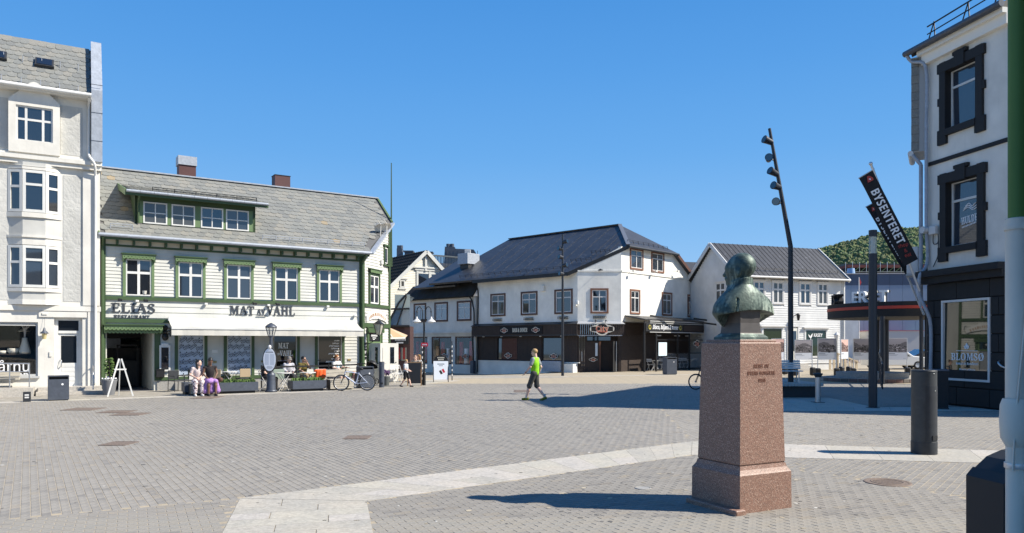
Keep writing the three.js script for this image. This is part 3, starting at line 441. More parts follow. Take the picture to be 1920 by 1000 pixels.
  snowGuard(roof, [...Array(9)].map((_, i) => [P3(6.3 + i * 0.6, 0.1, 0.03), [0, 0.95, 0.2]])); snowGuard(roof, [[P3(0.3, 0.1, 0.03), [0, 0.95, 0.2]], [P3(1.1, 0.1, 0.03), [0, 0.95, 0.2]]]); snowGuard(roof, [0, 1, 2].map((i) => [P3(12.4 + i * 0.4, -1.5, 0.03), [0, 0.95, 0.2]]));
  const D = mesh('dormer', [bx(dx0, dx0 + 0.12, 6.75, dTopY, dw - 0.12, dw), bx(dx1 - 0.12, dx1, 6.75, dTopY, dw - 0.12, dw), bx(dx0 + 0.12, dx1 - 0.12, 7.9, dTopY, dw - 0.12, dw), bx(dx0 + 0.12, dx1 - 0.12, 6.8, 6.98, dw - 0.12, dw - 0.01), ext(shp([[-dw, 6.8], [2.9, 8.95], [-dw, dTopY]]), 0.08).rotateY(PI / 2).translate(dx0 + 0.0, 0, 0), ext(shp([[-dw, 6.8], [2.9, 8.95], [-dw, dTopY]]), 0.08).rotateY(PI / 2).translate(dx1 - 0.08, 0, 0)], mt.green, roof);
  const dpx = [[268, 313], [321, 365], [376, 418], [423, 466]].map(([a, b]) => [A(a, 410, dw)[0], A(b, 410, dw)[0]]);
  dpx.forEach(([a, b], i) => { win(roof, (a + b) / 2, 6.98, 7.88, b - a, { cols: [0.5], rows: [0.5], z: dw + 0.04, fw: 0.055, bw: 0.04, name: 'dormer_window' }); });
  mesh('dormer_post', [[dx0 + 0.12, dpx[0][0]], [dpx[0][1], dpx[1][0]], [dpx[1][1], dpx[2][0]], [dpx[2][1], dpx[3][0]], [dpx[3][1], dx1 - 0.12]].filter(([a, b]) => b > a).map(([a, b]) => bx(a, b, 6.98, 7.9, dw - 0.1, dw + 0.02)), mt.greenLite, roof);
  const dn = V(0, 3.1, 0.75).normalize(), dr0 = [0.9, 8.2, 0.2], DR = [[0.85, 8.2, 0.22], [6.5, 8.2, 0.22], [6.5, 8.97, -2.95], [0.85, 8.97, -2.95]];
  mesh('dormer_roof', [slab(DR, 0.1)], M([0.22, 0.22, 0.2], { map: TX.stone }), roof);
  slates(roof, [0.85, 8.2, 0.22], [1, 0, 0], V(0, 0.77, -3.17).normalize().toArray(), dn.toArray(), 0.05, 5.5, 2.6, 0.36, (s, t) => s > 0.12 && s < 5.5, () => 1, 1, 130);
  mesh('dormer_fascia', [bx(0.82, 6.54, 8.02, 8.12, 0.16, 0.24)], mt.green, roof); mesh('dormer_gutter', [...[...Array(11)].map((_, i) => rod([0.86 + i * 0.515, 8.17, 0.28], [0.86 + i * 0.515 + 0.505, 8.17, 0.28], 0.06, 8))], mt.zinc, roof);
  mesh('dormer_side_board', [beam([0.84, 8.12, 0.24], [0.84, 8.9, -2.9], 0.04, 0.26)], mt.greenLite, roof); mesh('dormer_downpipe', [rod([1.36, 8.08, 0.22], [1.36, 7.8, dw + 0.08], 0.04), rod([1.36, 7.8, dw + 0.08], [1.36, 6.95, dw + 0.08], 0.04)], mt.green, roof);
  snowGuard(roof, [...Array(6)].map((_, i) => [[1.9 + i * 0.85, 8.33, -0.3], [0, 1, 0.1]]), 0.2, mt.black);
  for (const [a, b, top, cap] of [[3.5, 4.25, 10.43, 1], [7.98, 8.75, 10.48, 0]]) { const c = mesh('chimney', [bx(a, b, 9.2, top, -4.55, -3.95)], mt.brick, roof); if (cap) mesh('chimney_cap', [bx(a - 0.04, b + 0.04, top, top + 0.42, -4.6, -3.9)], mt.zinc, c); else mesh('chimney_cap', [bx(a - 0.02, b + 0.02, top, top + 0.03, -4.57, -3.93)], mt.black, c); }
  mesh('downpipe', [rod([0.02, 0.1, 0.14], [0.02, 5.9, 0.14], 0.055, 10), rod([0.02, 5.9, 0.14], [0.02, 6.2, 0.5], 0.055, 10)], mt.green, H);
  mesh('downpipe', [rod([L - 0.02, 0.1, 0.14], [L - 0.02, 5.85, 0.14], 0.06, 10), rod([L - 0.02, 5.85, 0.14], [L + 0.05, 6.2, 0.5], 0.06, 10)], mt.green, H);
  // satellite dishes on the roof corner
  for (const [s, w] of [[12.35, -0.85], [12.72, -0.95]]) { const p = P3(s, w, 0); mesh('satellite_dish', [rod(p, [p[0], p[1] + 0.5, p[2] + 0.05], 0.025), new THREE.SphereGeometry(0.42, 16, 8, 0, PI * 2, 0, 0.75).rotateX(-0.6).translate(p[0], p[1] + 0.2, p[2] + 0.1).rotateY(0), rod([p[0], p[1] + 0.55, p[2] + 0.1], [p[0] - 0.3, p[1] + 0.75, p[2] + 0.35], 0.015)], mt.plasterGrey, roof); }
  // the cut-off corner wall, built in its own frame
  const S = new THREE.Group(); S.name = 'corner_wall'; S.position.set(L, 0, 0); S.rotation.y = CA; H.add(S);
  const FS = facade(FA.end(L), 15.6), B = (px, py) => FS.at(px, py);
  const SW = CL, slopeTop = (s) => 6.2 + s / SW * 1.75;
  mesh('siding', [...siding(0.12, SW - 0.12, 0.3, 2.75, 0.145, [[0.5, 2.05, 0, 2.75]]), ...siding(0.12, SW - 0.12, 2.98, 3.75, 0.16), ...siding(0.12, SW - 0.12, 3.93, 7.9, 0.145, [[0.62, 1.95, 3.9, 5.7], [2.35, 3.0, 5.8, 7.0]], 0, (a, b) => [Math.max(0.12, (b - 6.15) / 1.75 * SW), SW - 0.12])], mt.whiteWood, S);
  mesh('trim_board', [bx(0.04, 0.16, 0, 6.2, 0.001, 0.08), bx(SW - 0.13, SW + 0.02, 0, 7.8, 0, 0.08), bx(0.16, SW - 0.13, 3.76, 3.9, 0, 0.1), bx(0.16, SW - 0.13, 2.76, 2.96, 0, 0.08), bx(0.45, 0.6, 0, 2.75, 0, 0.08), bx(2.0, 2.15, 0, 2.75, 0, 0.08), bx(0.4, 2.2, 2.5, 2.72, 0.08, 0.16)], mt.green, S);
  { const W = win(S, 1.28, 3.95, 5.35, 0.95, { cols: [0.5], rows: [0.6], z: 0.05, bw: 0.1 }); mesh('casing', [bx(0.68, 0.8, 3.9, 5.5, 0, 0.08), bx(1.76, 1.88, 3.9, 5.5, 0, 0.08), bx(0.8, 1.76, 5.36, 5.5, 0, 0.08), bx(0.6, 1.96, 5.62, 5.66, 0, 0.2)], mt.green, W); const bar = bargeW(W, 0.66, 1.9, 5.5, 0.14); }
  { const W = win(S, 2.62, 6.1, 6.9, 0.34, { z: 0.05, fw: 0.04 }); mesh('casing', [bx(2.36, 2.44, 6.02, 6.98, 0, 0.08), bx(2.8, 2.88, 6.02, 6.98, 0, 0.08), bx(2.3, 2.94, 6.98, 7.06, 0, 0.12), bx(2.3, 2.94, 5.96, 6.02, 0, 0.1)], mt.green, W); mesh('wall_box', [rbox(0.22, 0.22, 0.1, 0.02, 2.05, 6.1, 0.08)], mt.white, S); }
  { // arched shop sign, door case with open leaves, small boards, lantern
    const s = new THREE.Shape(); s.moveTo(0.35, 3.02); s.lineTo(0.35, 3.3); s.quadraticCurveTo(1.5, 4.0, 2.65, 3.3); s.lineTo(2.65, 3.02); s.quadraticCurveTo(1.5, 3.4, 0.35, 3.02); const sgn = mesh('arched_sign', [ext(s, 0.04).translate(0, 0, 0.05)], mt.white, S); mesh('sign_letters', [...Array(15)].map((_, i) => { const t = (i - 7) / 7; return box(0.03 + 0.03 * hash(i, 1, 8), 0.15, 0.02, 0, 0.07).rotateZ(-t * 0.35 + (hash(i, 2, 8) - 0.5) * 0.5).translate(1.5 + t * 0.88, 3.36 - 0.22 * t * t, 0.1); }), M([0.42, 0.24, 0.13]), sgn);
    mesh('scroll', [-1, 1].map((k) => tube([[1.5 + k * 1.2, 3.05, 0.07], [1.5 + k * 1.28, 3.3, 0.07], [1.5 + k * 1.2, 3.5, 0.07], [1.5 + k * 1.14, 3.4, 0.07]], 0.015, 12, 5)), mt.greyFrame, sgn);
    const fr = mesh('door_frame', [bx(0.6, 0.68, 0, 2.5, 0, 0.06), bx(1.92, 2.0, 0, 2.5, 0, 0.06), bx(0.68, 1.92, 1.98, 2.06, 0, 0.06)], mt.greenLite, S); mesh('pane', [bx(0.68, 1.92, 2.06, 2.5, 0.01, 0.02)], mt.glass, fr); mesh('doorway', [bx(0.68, 1.92, 0.01, 1.98, 0.0, 0.012)], M([0.25, 0.27, 0.30]), S);
    const leaf = (x, ry) => { const d = mesh('door', [bx(0, 0.95, 0.03, 1.98, -0.025, 0.025), bx(0.1, 0.3, 0.95, 1.75, 0.025, 0.04), bx(0.15, 0.8, 0.15, 0.75, 0.025, 0.035)], mt.greyFrame, S); d.material = mt.plasterGrey; d.position.set(x, 0, 0.08); d.rotation.y = ry; mesh('door_pane', [bx(0.5, 0.72, 0.95, 1.78, -0.035, 0.035)], mt.glass, d); mesh('handle', [rod([0.85, 1.0, 0.04], [0.75, 1.0, 0.06], 0.012)], mt.black, d); return d; };
    leaf(1.92, -0.75).scale.x = 1.0; leaf(0.68, -1.75).scale.x = 0.7;
    mesh('opening_hours_board', [bx(0.12, 0.42, 1.2, 2.0, 0.04, 0.06)], M([1, 1, 1], { map: canvasTex(128, 320, (g, w, h) => { g.fillStyle = '#15171b'; g.fillRect(0, 0, w, h); g.fillStyle = '#ddd'; for (const [y, n] of [[40, 2], [100, 1], [160, 3], [260, 1]]) for (let i = 0; i < n; i++) g.fillRect(20, y + i * 18, 88 - i * 14, 9); }), roughness: 0.6 }), S).geometry.attributes.uv.array.forEach((v, i, a) => { a[i] = i % 2 ? (v - 1.2) / 0.8 : (v - 0.12) / 0.3; });
    mesh('shop_name_board', [bx(0.75, 1.75, 2.1, 2.46, 0.03, 0.045)], mt.black, S); mesh('sign_letters', [...[...Array(7)].map((_, i) => box(0.05, 0.1, 0.01, 0.95 + i * 0.1, 2.36, 0.05)), box(0.4, 0.03, 0.01, 1.25, 2.24, 0.05), box(0.3, 0.03, 0.01, 1.25, 2.17, 0.05)], mt.letterWhite, S);
    const ln = mesh('wall_lantern', [tube([[0.1, 1.9, 0.05], [0.16, 2.05, 0.5], [0.3, 2.35, 0.75]], 0.02, 12, 6), cyl(0.12, 0.10, 0.04, 0.3, 2.36, 0.75, 4), new THREE.ConeGeometry(0.32, 0.22, 4).rotateY(PI / 4).translate(0.3, 3.0, 0.75), ball(0.035, 0.3, 3.14, 0.75), ...[0, 1, 2, 3].map((i) => rod([0.3 + 0.12 * Math.cos(i * PI / 2 + PI / 4), 2.4, 0.75 + 0.12 * Math.sin(i * PI / 2 + PI / 4)], [0.3 + 0.26 * Math.cos(i * PI / 2 + PI / 4), 2.9, 0.75 + 0.26 * Math.sin(i * PI / 2 + PI / 4)], 0.014, 5))], mt.black, S);
    mesh('lantern_glass', [new THREE.CylinderGeometry(0.25, 0.115, 0.5, 4).rotateY(PI / 4).translate(0.3, 2.65, 0.75)], MP([0.78, 0.76, 0.66], { roughness: 0.3, transmission: 0.4, thickness: 0 }), ln);
  }
  // tall green pole standing off the corner
  mesh('green_pole', [rod([gx + 0.2, 6.0, gz - 0.15], [gx + 0.2, 11.45, gz - 0.15], 0.055, 8, 0.025), rod([gx - 0.1, 7.0, gz - 0.1], [gx + 0.2, 7.0, gz - 0.15], 0.02), rod([gx - 0.1, 6.1, gz - 0.1], [gx + 0.2, 6.1, gz - 0.15], 0.02)], mt.green, H);
}
// the long white awning over the terrace
{
  const A = (px, py, w) => FA.at(px, py, w), s0 = A(316, 600)[0] - 0.05, s1 = A(666, 600)[0], aw = thing('awning', 'long white canvas awning over the cafe windows of the green trimmed house', 'awning', FA.pos, FA.ry);
  const y0 = 2.93, out = 1.05, y1 = A(500, 616, 1.05)[1], n = 40, g = [];
  mesh('cassette', [bx(s0, s1, y0 - 0.02, y0 + 0.13, 0.1, 0.26)], mt.white, aw);
  const P = (i, t) => { const s = lerp(s0 + 0.02, s1 - 0.02, i / n), sag = -0.05 * Math.sin(t * PI) * (0.6 + 0.4 * Math.sin(i * 1.3)) + 0.012 * Math.sin(i * 1.9); return [s, lerp(y0, y1, t) + sag, lerp(0.26, out, t)]; };
  for (let i = 0; i < n; i++) for (let k = 0; k < 4; k++) g.push(quad(P(i, (k + 1) / 4), P(i + 1, (k + 1) / 4), P(i + 1, k / 4), P(i, k / 4)));
  mesh('canvas', g, mt.canvas, aw); const yb = A(500, 630, out + 0.03)[1];
  mesh('front_bar', [bx(s0, s1, y1 - 0.07, y1 + 0.01, out - 0.03, out + 0.05)], mt.white, aw);
  mesh('valance', [...Array(40)].map((_, i) => { const a = lerp(s0, s1, i / 40), b = lerp(s0, s1, (i + 1) / 40), z = (k) => out + 0.03 + 0.012 * Math.sin(k * 2.1); return quad([a, yb, z(i)], [b, yb, z(i + 1)], [b, y1 - 0.06, out + 0.02], [a, y1 - 0.06, out + 0.02]); }), mt.canvas, aw);
  for (const s of [s0 + 0.6, (s0 + s1) / 2, s1 - 0.6]) mesh('folding_arm', [rod([s, y0 - 0.03, 0.2], [s + 0.5, (y0 + y1) / 2 - 0.12, 0.62], 0.025), rod([s + 0.5, (y0 + y1) / 2 - 0.12, 0.62], [s + 0.1, y1 - 0.04, out], 0.025)], mt.white, aw);
}

// ---------- the white plastered townhouse on the left ----------
const FT = facade(onD(187, 29.6), 60);
{
  const T = thing('white_townhouse', 'tall white plastered townhouse with slate roof and stacked bay windows', 'house', FT.pos, FT.ry), A = (px, py, w) => FT.at(px, py, w);
  const W = 7.2, X0 = -W, EY = 11.55;                       // the facade runs from x = -W to 0
  const shop = [-6.2, A(66, 680)[0] + 0.08, 0.72, A(30, 604)[1]], dr = [A(101, 650)[0], A(154, 650)[0], 0.3, 2.95], top = [A(30, 230)[0], A(99, 230)[0], A(64, 267)[1], A(64, 203)[1]];
  const wall = mesh('wall', [ext(shp(rect(X0, 0, 0, EY), [rect(shop[0], shop[1], shop[2], shop[3]), rect(dr[0], dr[1], dr[2], dr[3])]), 0.3).translate(0, 0, -0.3), bx(-0.25, 0, 0, EY + 0.0, -9, -0.31), bx(X0, X0 + 0.25, 0, EY, -9, -0.31), bx(X0 + 0.25, -0.25, 0, EY, -9, -8.75)], mt.plaster, T);
  // rough rendered fields between smooth bands
  const pl = [[A(118, 440)[0], A(152, 440)[0], 3.6, 8.5], [A(0, 440)[0] - 2.2, A(17, 440)[0], 3.6, 8.5], [A(113, 250)[0], A(165, 250)[0] - 0.2, 9.3, 11.2], [X0 + 0.4, A(14, 250)[0], 9.3, 11.2]];
  for (const [a, b, c, d] of pl) mesh('render_field', [bx(a, b, c, d, 0, 0.012)], mt.plasterRough, T);
  mesh('pilaster', [bx(A(155, 440)[0], 0.0, 3.45, 8.7, 0.0, 0.07), bx(-0.42, 0, 0.0, 3.2, 0, 0.06)], mt.plaster, T);
  mesh('cornice', [bx(X0, 0.05, 8.78, 8.95, 0, 0.16), bx(X0, 0.07, 8.95, 9.1, 0, 0.24), bx(X0, 0.05, 9.1, 9.18, 0, 0.14)], mt.plaster, T);
  mesh('floor_band', [bx(X0, 0.03, 3.22, 3.42, 0, 0.07), bx(dr[0] - 0.5, -0.45, 2.98, 3.2, 0, 0.05)], mt.plaster, T);
  mesh('eave_soffit', [bx(X0, -0.3, 11.5, 11.56, 0.0, 0.46)], mt.white, T);
  // top gable piece with its window
  const gA = A(16, 240)[0], gB = A(112, 240)[0], gC = (gA + gB) / 2, s = new THREE.Shape(); s.moveTo(gA, 9.18); s.lineTo(gB, 9.18); s.lineTo(gB, 11.15); s.lineTo(gB - 0.35, 11.5); s.lineTo(gB - 0.5, 11.62); s.quadraticCurveTo(gC, 12.15, gA + 0.5, 11.62); s.lineTo(gA + 0.35, 11.5); s.lineTo(gA, 11.15);
  s.holes.push(new THREE.Path(rect(top[0], top[1], top[2], top[3]).map((p) => new THREE.Vector2(...p))));
  const gab = mesh('gable_piece', [ext(s, 0.22).translate(0, 0, 0.005)], mt.plaster, T);
  win(gab, (top[0] + top[1]) / 2, top[2] - 0.03, top[3], top[1] - top[0], { cols: [0.27, 0.73], rows: [0.62], z: 0.17, fw: 0.06, bw: 0.08 });
  // two stacked bay windows with splayed sides
  const bA = A(15, 440)[0], bB = A(112, 440)[0], bW = bB - bA, q = 0.28, dz = 0.24;
  const bay = (y0, y1, off = 0) => { const c = [[bA - off, 0], [bA + q * bW - off * 0.3, dz + off], [bB - q * bW + off * 0.3, dz + off], [bB + off, 0]]; return ext(shp(c.map(([x, z]) => [x, -z])), y1 - y0).rotateX(-PI / 2).translate(0, y0, 0.004); };
  const ys = [A(64, 400)[1], A(64, 322)[1], A(64, 540)[1], A(64, 462)[1]];     // sill and head of the upper, then of the lower
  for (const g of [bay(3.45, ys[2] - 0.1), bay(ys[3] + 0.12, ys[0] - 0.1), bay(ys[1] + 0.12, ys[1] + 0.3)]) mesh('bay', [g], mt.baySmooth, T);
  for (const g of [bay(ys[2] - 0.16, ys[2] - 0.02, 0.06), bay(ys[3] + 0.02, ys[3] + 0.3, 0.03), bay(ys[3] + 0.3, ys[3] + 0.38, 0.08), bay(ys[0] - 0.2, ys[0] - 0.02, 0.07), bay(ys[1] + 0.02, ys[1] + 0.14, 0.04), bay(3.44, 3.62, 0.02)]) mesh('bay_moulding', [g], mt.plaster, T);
  mesh('bay_roof', [slab([[bA - 0.05, ys[1] + 0.22, 0.02], [bA + q * bW, ys[1] + 0.14, dz + 0.06], [bB - q * bW, ys[1] + 0.14, dz + 0.06], [bB + 0.05, ys[1] + 0.22, 0.02], [bB - 0.2, ys[1] + 0.42, 0.02], [bA + 0.2, ys[1] + 0.42, 0.02]], 0.05)], mt.plaster, T);
  for (const [a, b] of [[ys[0], ys[1]], [ys[2], ys[3]]]) {
    const side = Math.hypot(q * bW, dz), ang = Math.atan2(dz, q * bW);
    mesh('bay_core', [bay(a, b, -0.09)], mt.dark, T);
    for (const [cx, cz, w, r] of [[bA + q * bW / 2, dz / 2, side, -ang], [(bA + bB) / 2, dz, bW * (1 - 2 * q), 0], [bB - q * bW / 2, dz / 2, side, ang]]) { const g = new THREE.Group(); g.name = 'bay_side'; T.add(g); g.position.set(cx, 0, cz); g.rotation.y = r; const m = win(g, 0, a, b, w, { rows: [r ? 0.6 : 0.66], fw: 0.1, bw: 0.09, z: 0.035, dep: 0.07 }); }
  }
  // shop front: glazed opening into a dark room with a shelf of vases
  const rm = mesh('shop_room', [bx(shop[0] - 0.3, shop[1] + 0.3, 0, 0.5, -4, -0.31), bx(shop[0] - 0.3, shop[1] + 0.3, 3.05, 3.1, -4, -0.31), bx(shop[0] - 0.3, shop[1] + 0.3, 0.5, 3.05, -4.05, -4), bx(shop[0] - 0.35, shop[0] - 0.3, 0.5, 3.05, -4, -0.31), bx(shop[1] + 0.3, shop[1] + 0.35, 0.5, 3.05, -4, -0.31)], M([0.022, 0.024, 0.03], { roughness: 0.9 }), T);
  const sw = win(T, (shop[0] + shop[1]) / 2, shop[2], shop[3], shop[1] - shop[0], { fw: 0.07, z: -0.06, dep: 0.08, frame: mt.greyFrame, glass: mt.clear, name: 'shop_window', rows: [0.945], cols: [0.42] });
  mesh('shelf', [bx(shop[0], shop[1] - 0.3, A(40, 664)[1] - 0.04, A(40, 664)[1], -1.0, -0.55)], mt.darkWood, rm); const sy = A(40, 664)[1];
  for (const [px, pts] of [[24, [[0, 0], [0.14, 0.0], [0.19, 0.1], [0.19, 0.2], [0.16, 0.21], [0, 0.19]]], [46, [[0, 0], [0.20, 0.0], [0.2, 0.1], [0.10, 0.5], [0.09, 0.62], [0.0, 0.62]]], [4, [[0, 0], [0.12, 0], [0.14, 0.12], [0, 0.13]]]]) { const v = mesh('vase', [lathe(pts, 16).translate(A(px, 660, -0.75)[0], sy, -0.75)], mt.cream, rm); if (px === 46) mesh('dried_stems', [0, 1, 2, 3].map((k) => tube([[0, 0.6, 0], [0.03 * k - 0.04, 0.95, 0], [0.14 * (k - 1), 1.2, 0.05]].map(([x, y, z]) => [x + A(46, 660, -0.75)[0], y + sy, z - 0.75]), 0.025, 8, 5)), mt.greyFrame, v); }
  for (const px of [-30, 45]) mesh('pendant_lamp', [rod([A(px, 630, -1.2)[0], 3.05, -1.2], [A(px, 630, -1.2)[0], 2.55, -1.2], 0.008), lathe([[0, 0.1], [0.1, 0.09], [0.22, 0.0], [0.2, -0.02], [0, -0.02]], 16).translate(A(px, 630, -1.2)[0], 2.45, -1.2)], mt.cream, rm);
  const ltr = (str, size, px0, px1, py, font = sansR) => { const a = A(px0, py), b = A(px1, py); mesh('window_letters', [text(str, font, size, 0.004, { width: b[0] - a[0] }).translate((a[0] + b[0]) / 2, A((px0 + px1) / 2, py)[1], -0.09)], mt.letterWhite, T); };
  ltr('vårnu', 0.38, -20, 54, 697); ltr('FRISØR', 0.13, -8, 53, 707, sansB);
  mesh('window_sill', [bx(shop[0] - 0.1, shop[1] + 0.06, shop[2] - 0.08, shop[2], -0.02, 0.1)], mt.greyFrame, T);
  // door with transom light
  const dc = (dr[0] + dr[1]) / 2, dw = dr[1] - dr[0];
  mesh('door_case', [bx(dr[0], dr[0] + 0.13, dr[2], dr[3], -0.25, -0.16), bx(dr[1] - 0.13, dr[1], dr[2], dr[3], -0.25, -0.16), bx(dr[0] + 0.13, dr[1] - 0.13, 2.36, 2.46, -0.25, -0.15), bx(dr[0] + 0.13, dr[1] - 0.13, 2.86, 2.95, -0.25, -0.16)], mt.white, T);
  const dgl = mesh('transom', [bx(dr[0] + 0.13, dr[1] - 0.13, 2.46, 2.86, -0.235, -0.225)], mt.glass, T);
  const door = mesh('door', [ext(shp(rect(dr[0] + 0.13, dr[1] - 0.13, dr[2], 2.36), [rect(dr[0] + 0.22, dr[1] - 0.2, 1.2, 2.26)]), 0.05).translate(0, 0, -0.25), ...[0.5, 0.68, 0.86, 1.04].map((y) => bx(dr[0] + 0.25, dr[1] - 0.25, y, y + 0.12, -0.2, -0.19))], mt.white, T);
  mesh('pane', [bx(dr[0] + 0.22, dr[1] - 0.2, 1.2, 2.26, -0.24, -0.23)], mt.glass, door); mesh('handle', [tube([[dr[0] + 0.2, 1.05, -0.2], [dr[0] + 0.22, 1.07, -0.1], [dr[0] + 0.24, 1.3, -0.1], [dr[0] + 0.2, 1.32, -0.2]], 0.018, 14, 6)], mt.steel, door);
  mesh('intercom', [rbox(0.09, 0.2, 0.03, 0.01, dr[0] - 0.12, 1.55, 0.02)], mt.plasterGrey, T);
  { const [x, y] = A(83, 627); const l = mesh('wall_lantern', [rod([x, y + 0.75, 0.02], [x, y + 0.2, 0.12], 0.004), rod([x - 0.02, y - 0.08, 0.0], [x, y + 0.1, 0.2], 0.015), lathe([[0, 0.26], [0.03, 0.24], [0.05, 0.14], [0.13, 0.06], [0.14, 0.02], [0.03, 0.02]], 12).translate(x, y, 0.2)], mt.anthracite, T); mesh('lantern_glass', [cyl(0.06, 0.09, 0.2, x, y - 0.19, 0.2, 8)], MP([0.75, 0.65, 0.35], { transmission: 0.4, thickness: 0, roughness: 0.3 }), l); mesh('bulb_cap', [rbox(0.18, 0.09, 0.08, 0.02, x, y + 0.78, 0.04)], mt.plasterGrey, T); }
  // steps and ramp in front
  mesh('step', [bx(dr[0] - 0.55, 0.1, 0.012, 0.15, 0.01, 1.05), bx(dr[0] - 0.5, 0.05, 0.15, 0.3, 0.01, 0.68)], mt.slabStone, T);
  mesh('ramp', [ext(shp([[X0, 0], [dr[0] - 0.62, 0], [dr[0] - 0.62, 0.32], [X0, 0.4]]), 1.2).translate(0, 0, 0.02)], mt.slabStone, T);
  const rail = (pts) => tube(pts, 0.022, 30, 6);
  mesh('hand_rail', [rod([X0, 1.32, 1.12], [dr[0] - 0.75, 1.22, 1.12], 0.025), rod([X0, 1.02, 1.12], [dr[0] - 0.75, 0.92, 1.12], 0.018), ...[-5.6, -4.2, dr[0] - 0.75, dr[0] - 1.35].map((x) => rod([x, 0.35, 1.12], [x, 1.24, 1.12], 0.022))], mt.steel, T);
  mesh('hand_rail', [[-0.25, 0], [-0.55, 0]].map(([x]) => tube([[x, 0.3, 0.1], [x, 1.1, 0.15], [x, 1.08, 0.3], [x, 0.85, 0.95], [x, 0.2, 1.1]], 0.022, 24, 6)).slice(0, 1), mt.steel, T);
  mesh('bench_seat', [bx(-5.8, A(38, 700)[0], 0.62, 0.68, 0.2, 0.75), bx(-5.8, A(38, 700)[0], 0.74, 0.9, 0.12, 0.18), bx(-5.7, -5.6, 0.35, 0.62, 0.25, 0.7)], mt.benchWood, T);
  // roof
  const SL = Math.tan(rad(50)), up = V(0, SL, -1).normalize(), nrm = V(0, 1, SL).normalize(), E0 = [X0, EY + 0.05, 0.22], TOPW = -1.95, RY = EY + 0.05 + (0.22 - TOPW) * SL;
  const P3 = (x, w, o = 0) => [x, EY + 0.05 + (0.22 - w) * SL + nrm.y * o, w + nrm.z * o];
  const roof = mesh('roof', [slab([P3(X0, 0.22), P3(-0.2, 0.22), P3(-0.2, TOPW), P3(X0, TOPW)], 0.1), slab([[-0.2, RY, TOPW], [-0.2, EY, -9.2], [X0, EY, -9.2], [X0, RY, TOPW]], 0.1)], M([0.1, 0.1, 0.1]), T);
  slates(roof, P3(0, 0.22), [1, 0, 0], up.toArray(), nrm.toArray(), X0 + 0.1, -0.3, (0.22 - TOPW) * Math.hypot(1, SL) - 0.1, 0.3, (x) => x < -0.32 && x > X0, (x, t) => -x + t * 0.5);
  // parapet wall between the houses, clad in zinc
  const PW = [[0.24, EY - 0.1], [0.24, EY + 0.55], [-1.2, EY + 2.4], [TOPW - 0.2, RY + 0.25], [TOPW - 0.2, EY - 3], [0.24, 9.0]];
  mesh('parapet', [ext(shp([[-0.3, 9.1], [-0.3, EY + 0.35], [0.5, EY + 1.35], [-TOPW - 0.1, RY + 0.35], [-TOPW + 0.5, RY + 0.35], [8.8, EY], [8.8, 9.1]]), 0.38).rotateY(PI / 2).translate(-0.3, 0, 0)], mt.zinc, T);
  mesh('parapet_seam', [[9.9], [11.0], [12.1]].map(([y]) => bx(-0.305, 0.085, y, y + 0.02, 0.29, 0.31)), mt.anthracite, T);
  gutter(T, [X0, EY + 0.06, 0.5], [-0.3, EY + 0.06, 0.5], 0.08, mt.white);
  mesh('downpipe', [tube([[-0.38, EY, 0.48], [-0.38, EY - 0.25, 0.12], [-0.38, EY - 0.6, 0.1], [-0.38, 9.5, 0.1], [-0.36, 9.25, 0.3], [-0.2, 9.0, 0.34], [-0.16, 8.6, 0.14]], 0.05, 40, 8), rod([-0.16, 8.62, 0.13], [-0.16, 0.4, 0.13], 0.05, 8)], mt.white, T);
  for (const [px, py] of [[83, 122], [-6, 107]]) { let w = -1; for (let i = 0; i < 40; i++) { const y = A(px, py, w)[1], r = P3(0, w)[1]; w += (r - y) * 0.15; } const [x] = A(px, py, w), k = mesh('skylight', [box(0.62, 0.5, 0.1), box(0.66, 0.04, 0.14, 0, -0.25, 0)], mt.anthracite2, roof); k.position.set(...P3(x, w, 0.09)); k.rotation.x = -PI / 2 + rad(40) + 0; k.rotation.x = -(PI / 2 - Math.atan(SL)); mesh('pane', [box(0.5, 0.38, 0.03, 0, 0, 0.055)], mt.glass, k); }
  for (const [t, n] of [[0.35, 5], [1.85, 6]]) for (let i = 0; i < n; i++) { const w = 0.22 - t / Math.hypot(1, SL) - 0; mesh('snow_hook', [rod(P3(-0.75 - i * 0.62, w, 0), P3(-0.75 - i * 0.62, w, 0.22), 0.015, 5), rod(P3(-0.75 - i * 0.62, w, 0.2), P3(-0.75 - i * 0.62, w + 0.12, 0.03), 0.012, 5)], mt.zinc, roof); }
}

// ---------- the white corner bar with the dark metal roof ----------
const P1 = onD(1083, 52), FC = facade(P1, 88), FCL = facade(P1, 134.4), P2 = FC.end(3.06), FCR = facade(P2, 43);
const logoTex = (bg) => canvasTex(512, 256, (g, w, h) => { g.fillStyle = bg; g.fillRect(0, 0, w, h); g.lineJoin = 'round'; const ring = (c, lw) => { g.strokeStyle = c; g.lineWidth = lw; g.beginPath(); g.ellipse(256, 128, 130, 112, 0, 0, 7); g.stroke(); g.beginPath(); g.roundRect ? g.roundRect(20, 72, 472, 112, 54) : g.rect(20, 72, 472, 112); g.stroke(); }; ring('#d9d2c4', 26); g.fillStyle = '#1c1512'; g.beginPath(); g.ellipse(256, 128, 118, 100, 0, 0, 7); g.fill(); g.fillRect(34, 84, 444, 88); g.fillStyle = '#d0562f'; g.font = 'bold 132px serif'; g.textAlign = 'center'; g.fillText('City', 256, 172); g.lineWidth = 5; g.strokeStyle = '#f0cdb6'; g.strokeText('City', 256, 172); g.fillStyle = '#d0562f'; g.fillRect(150, 178, 220, 10); });
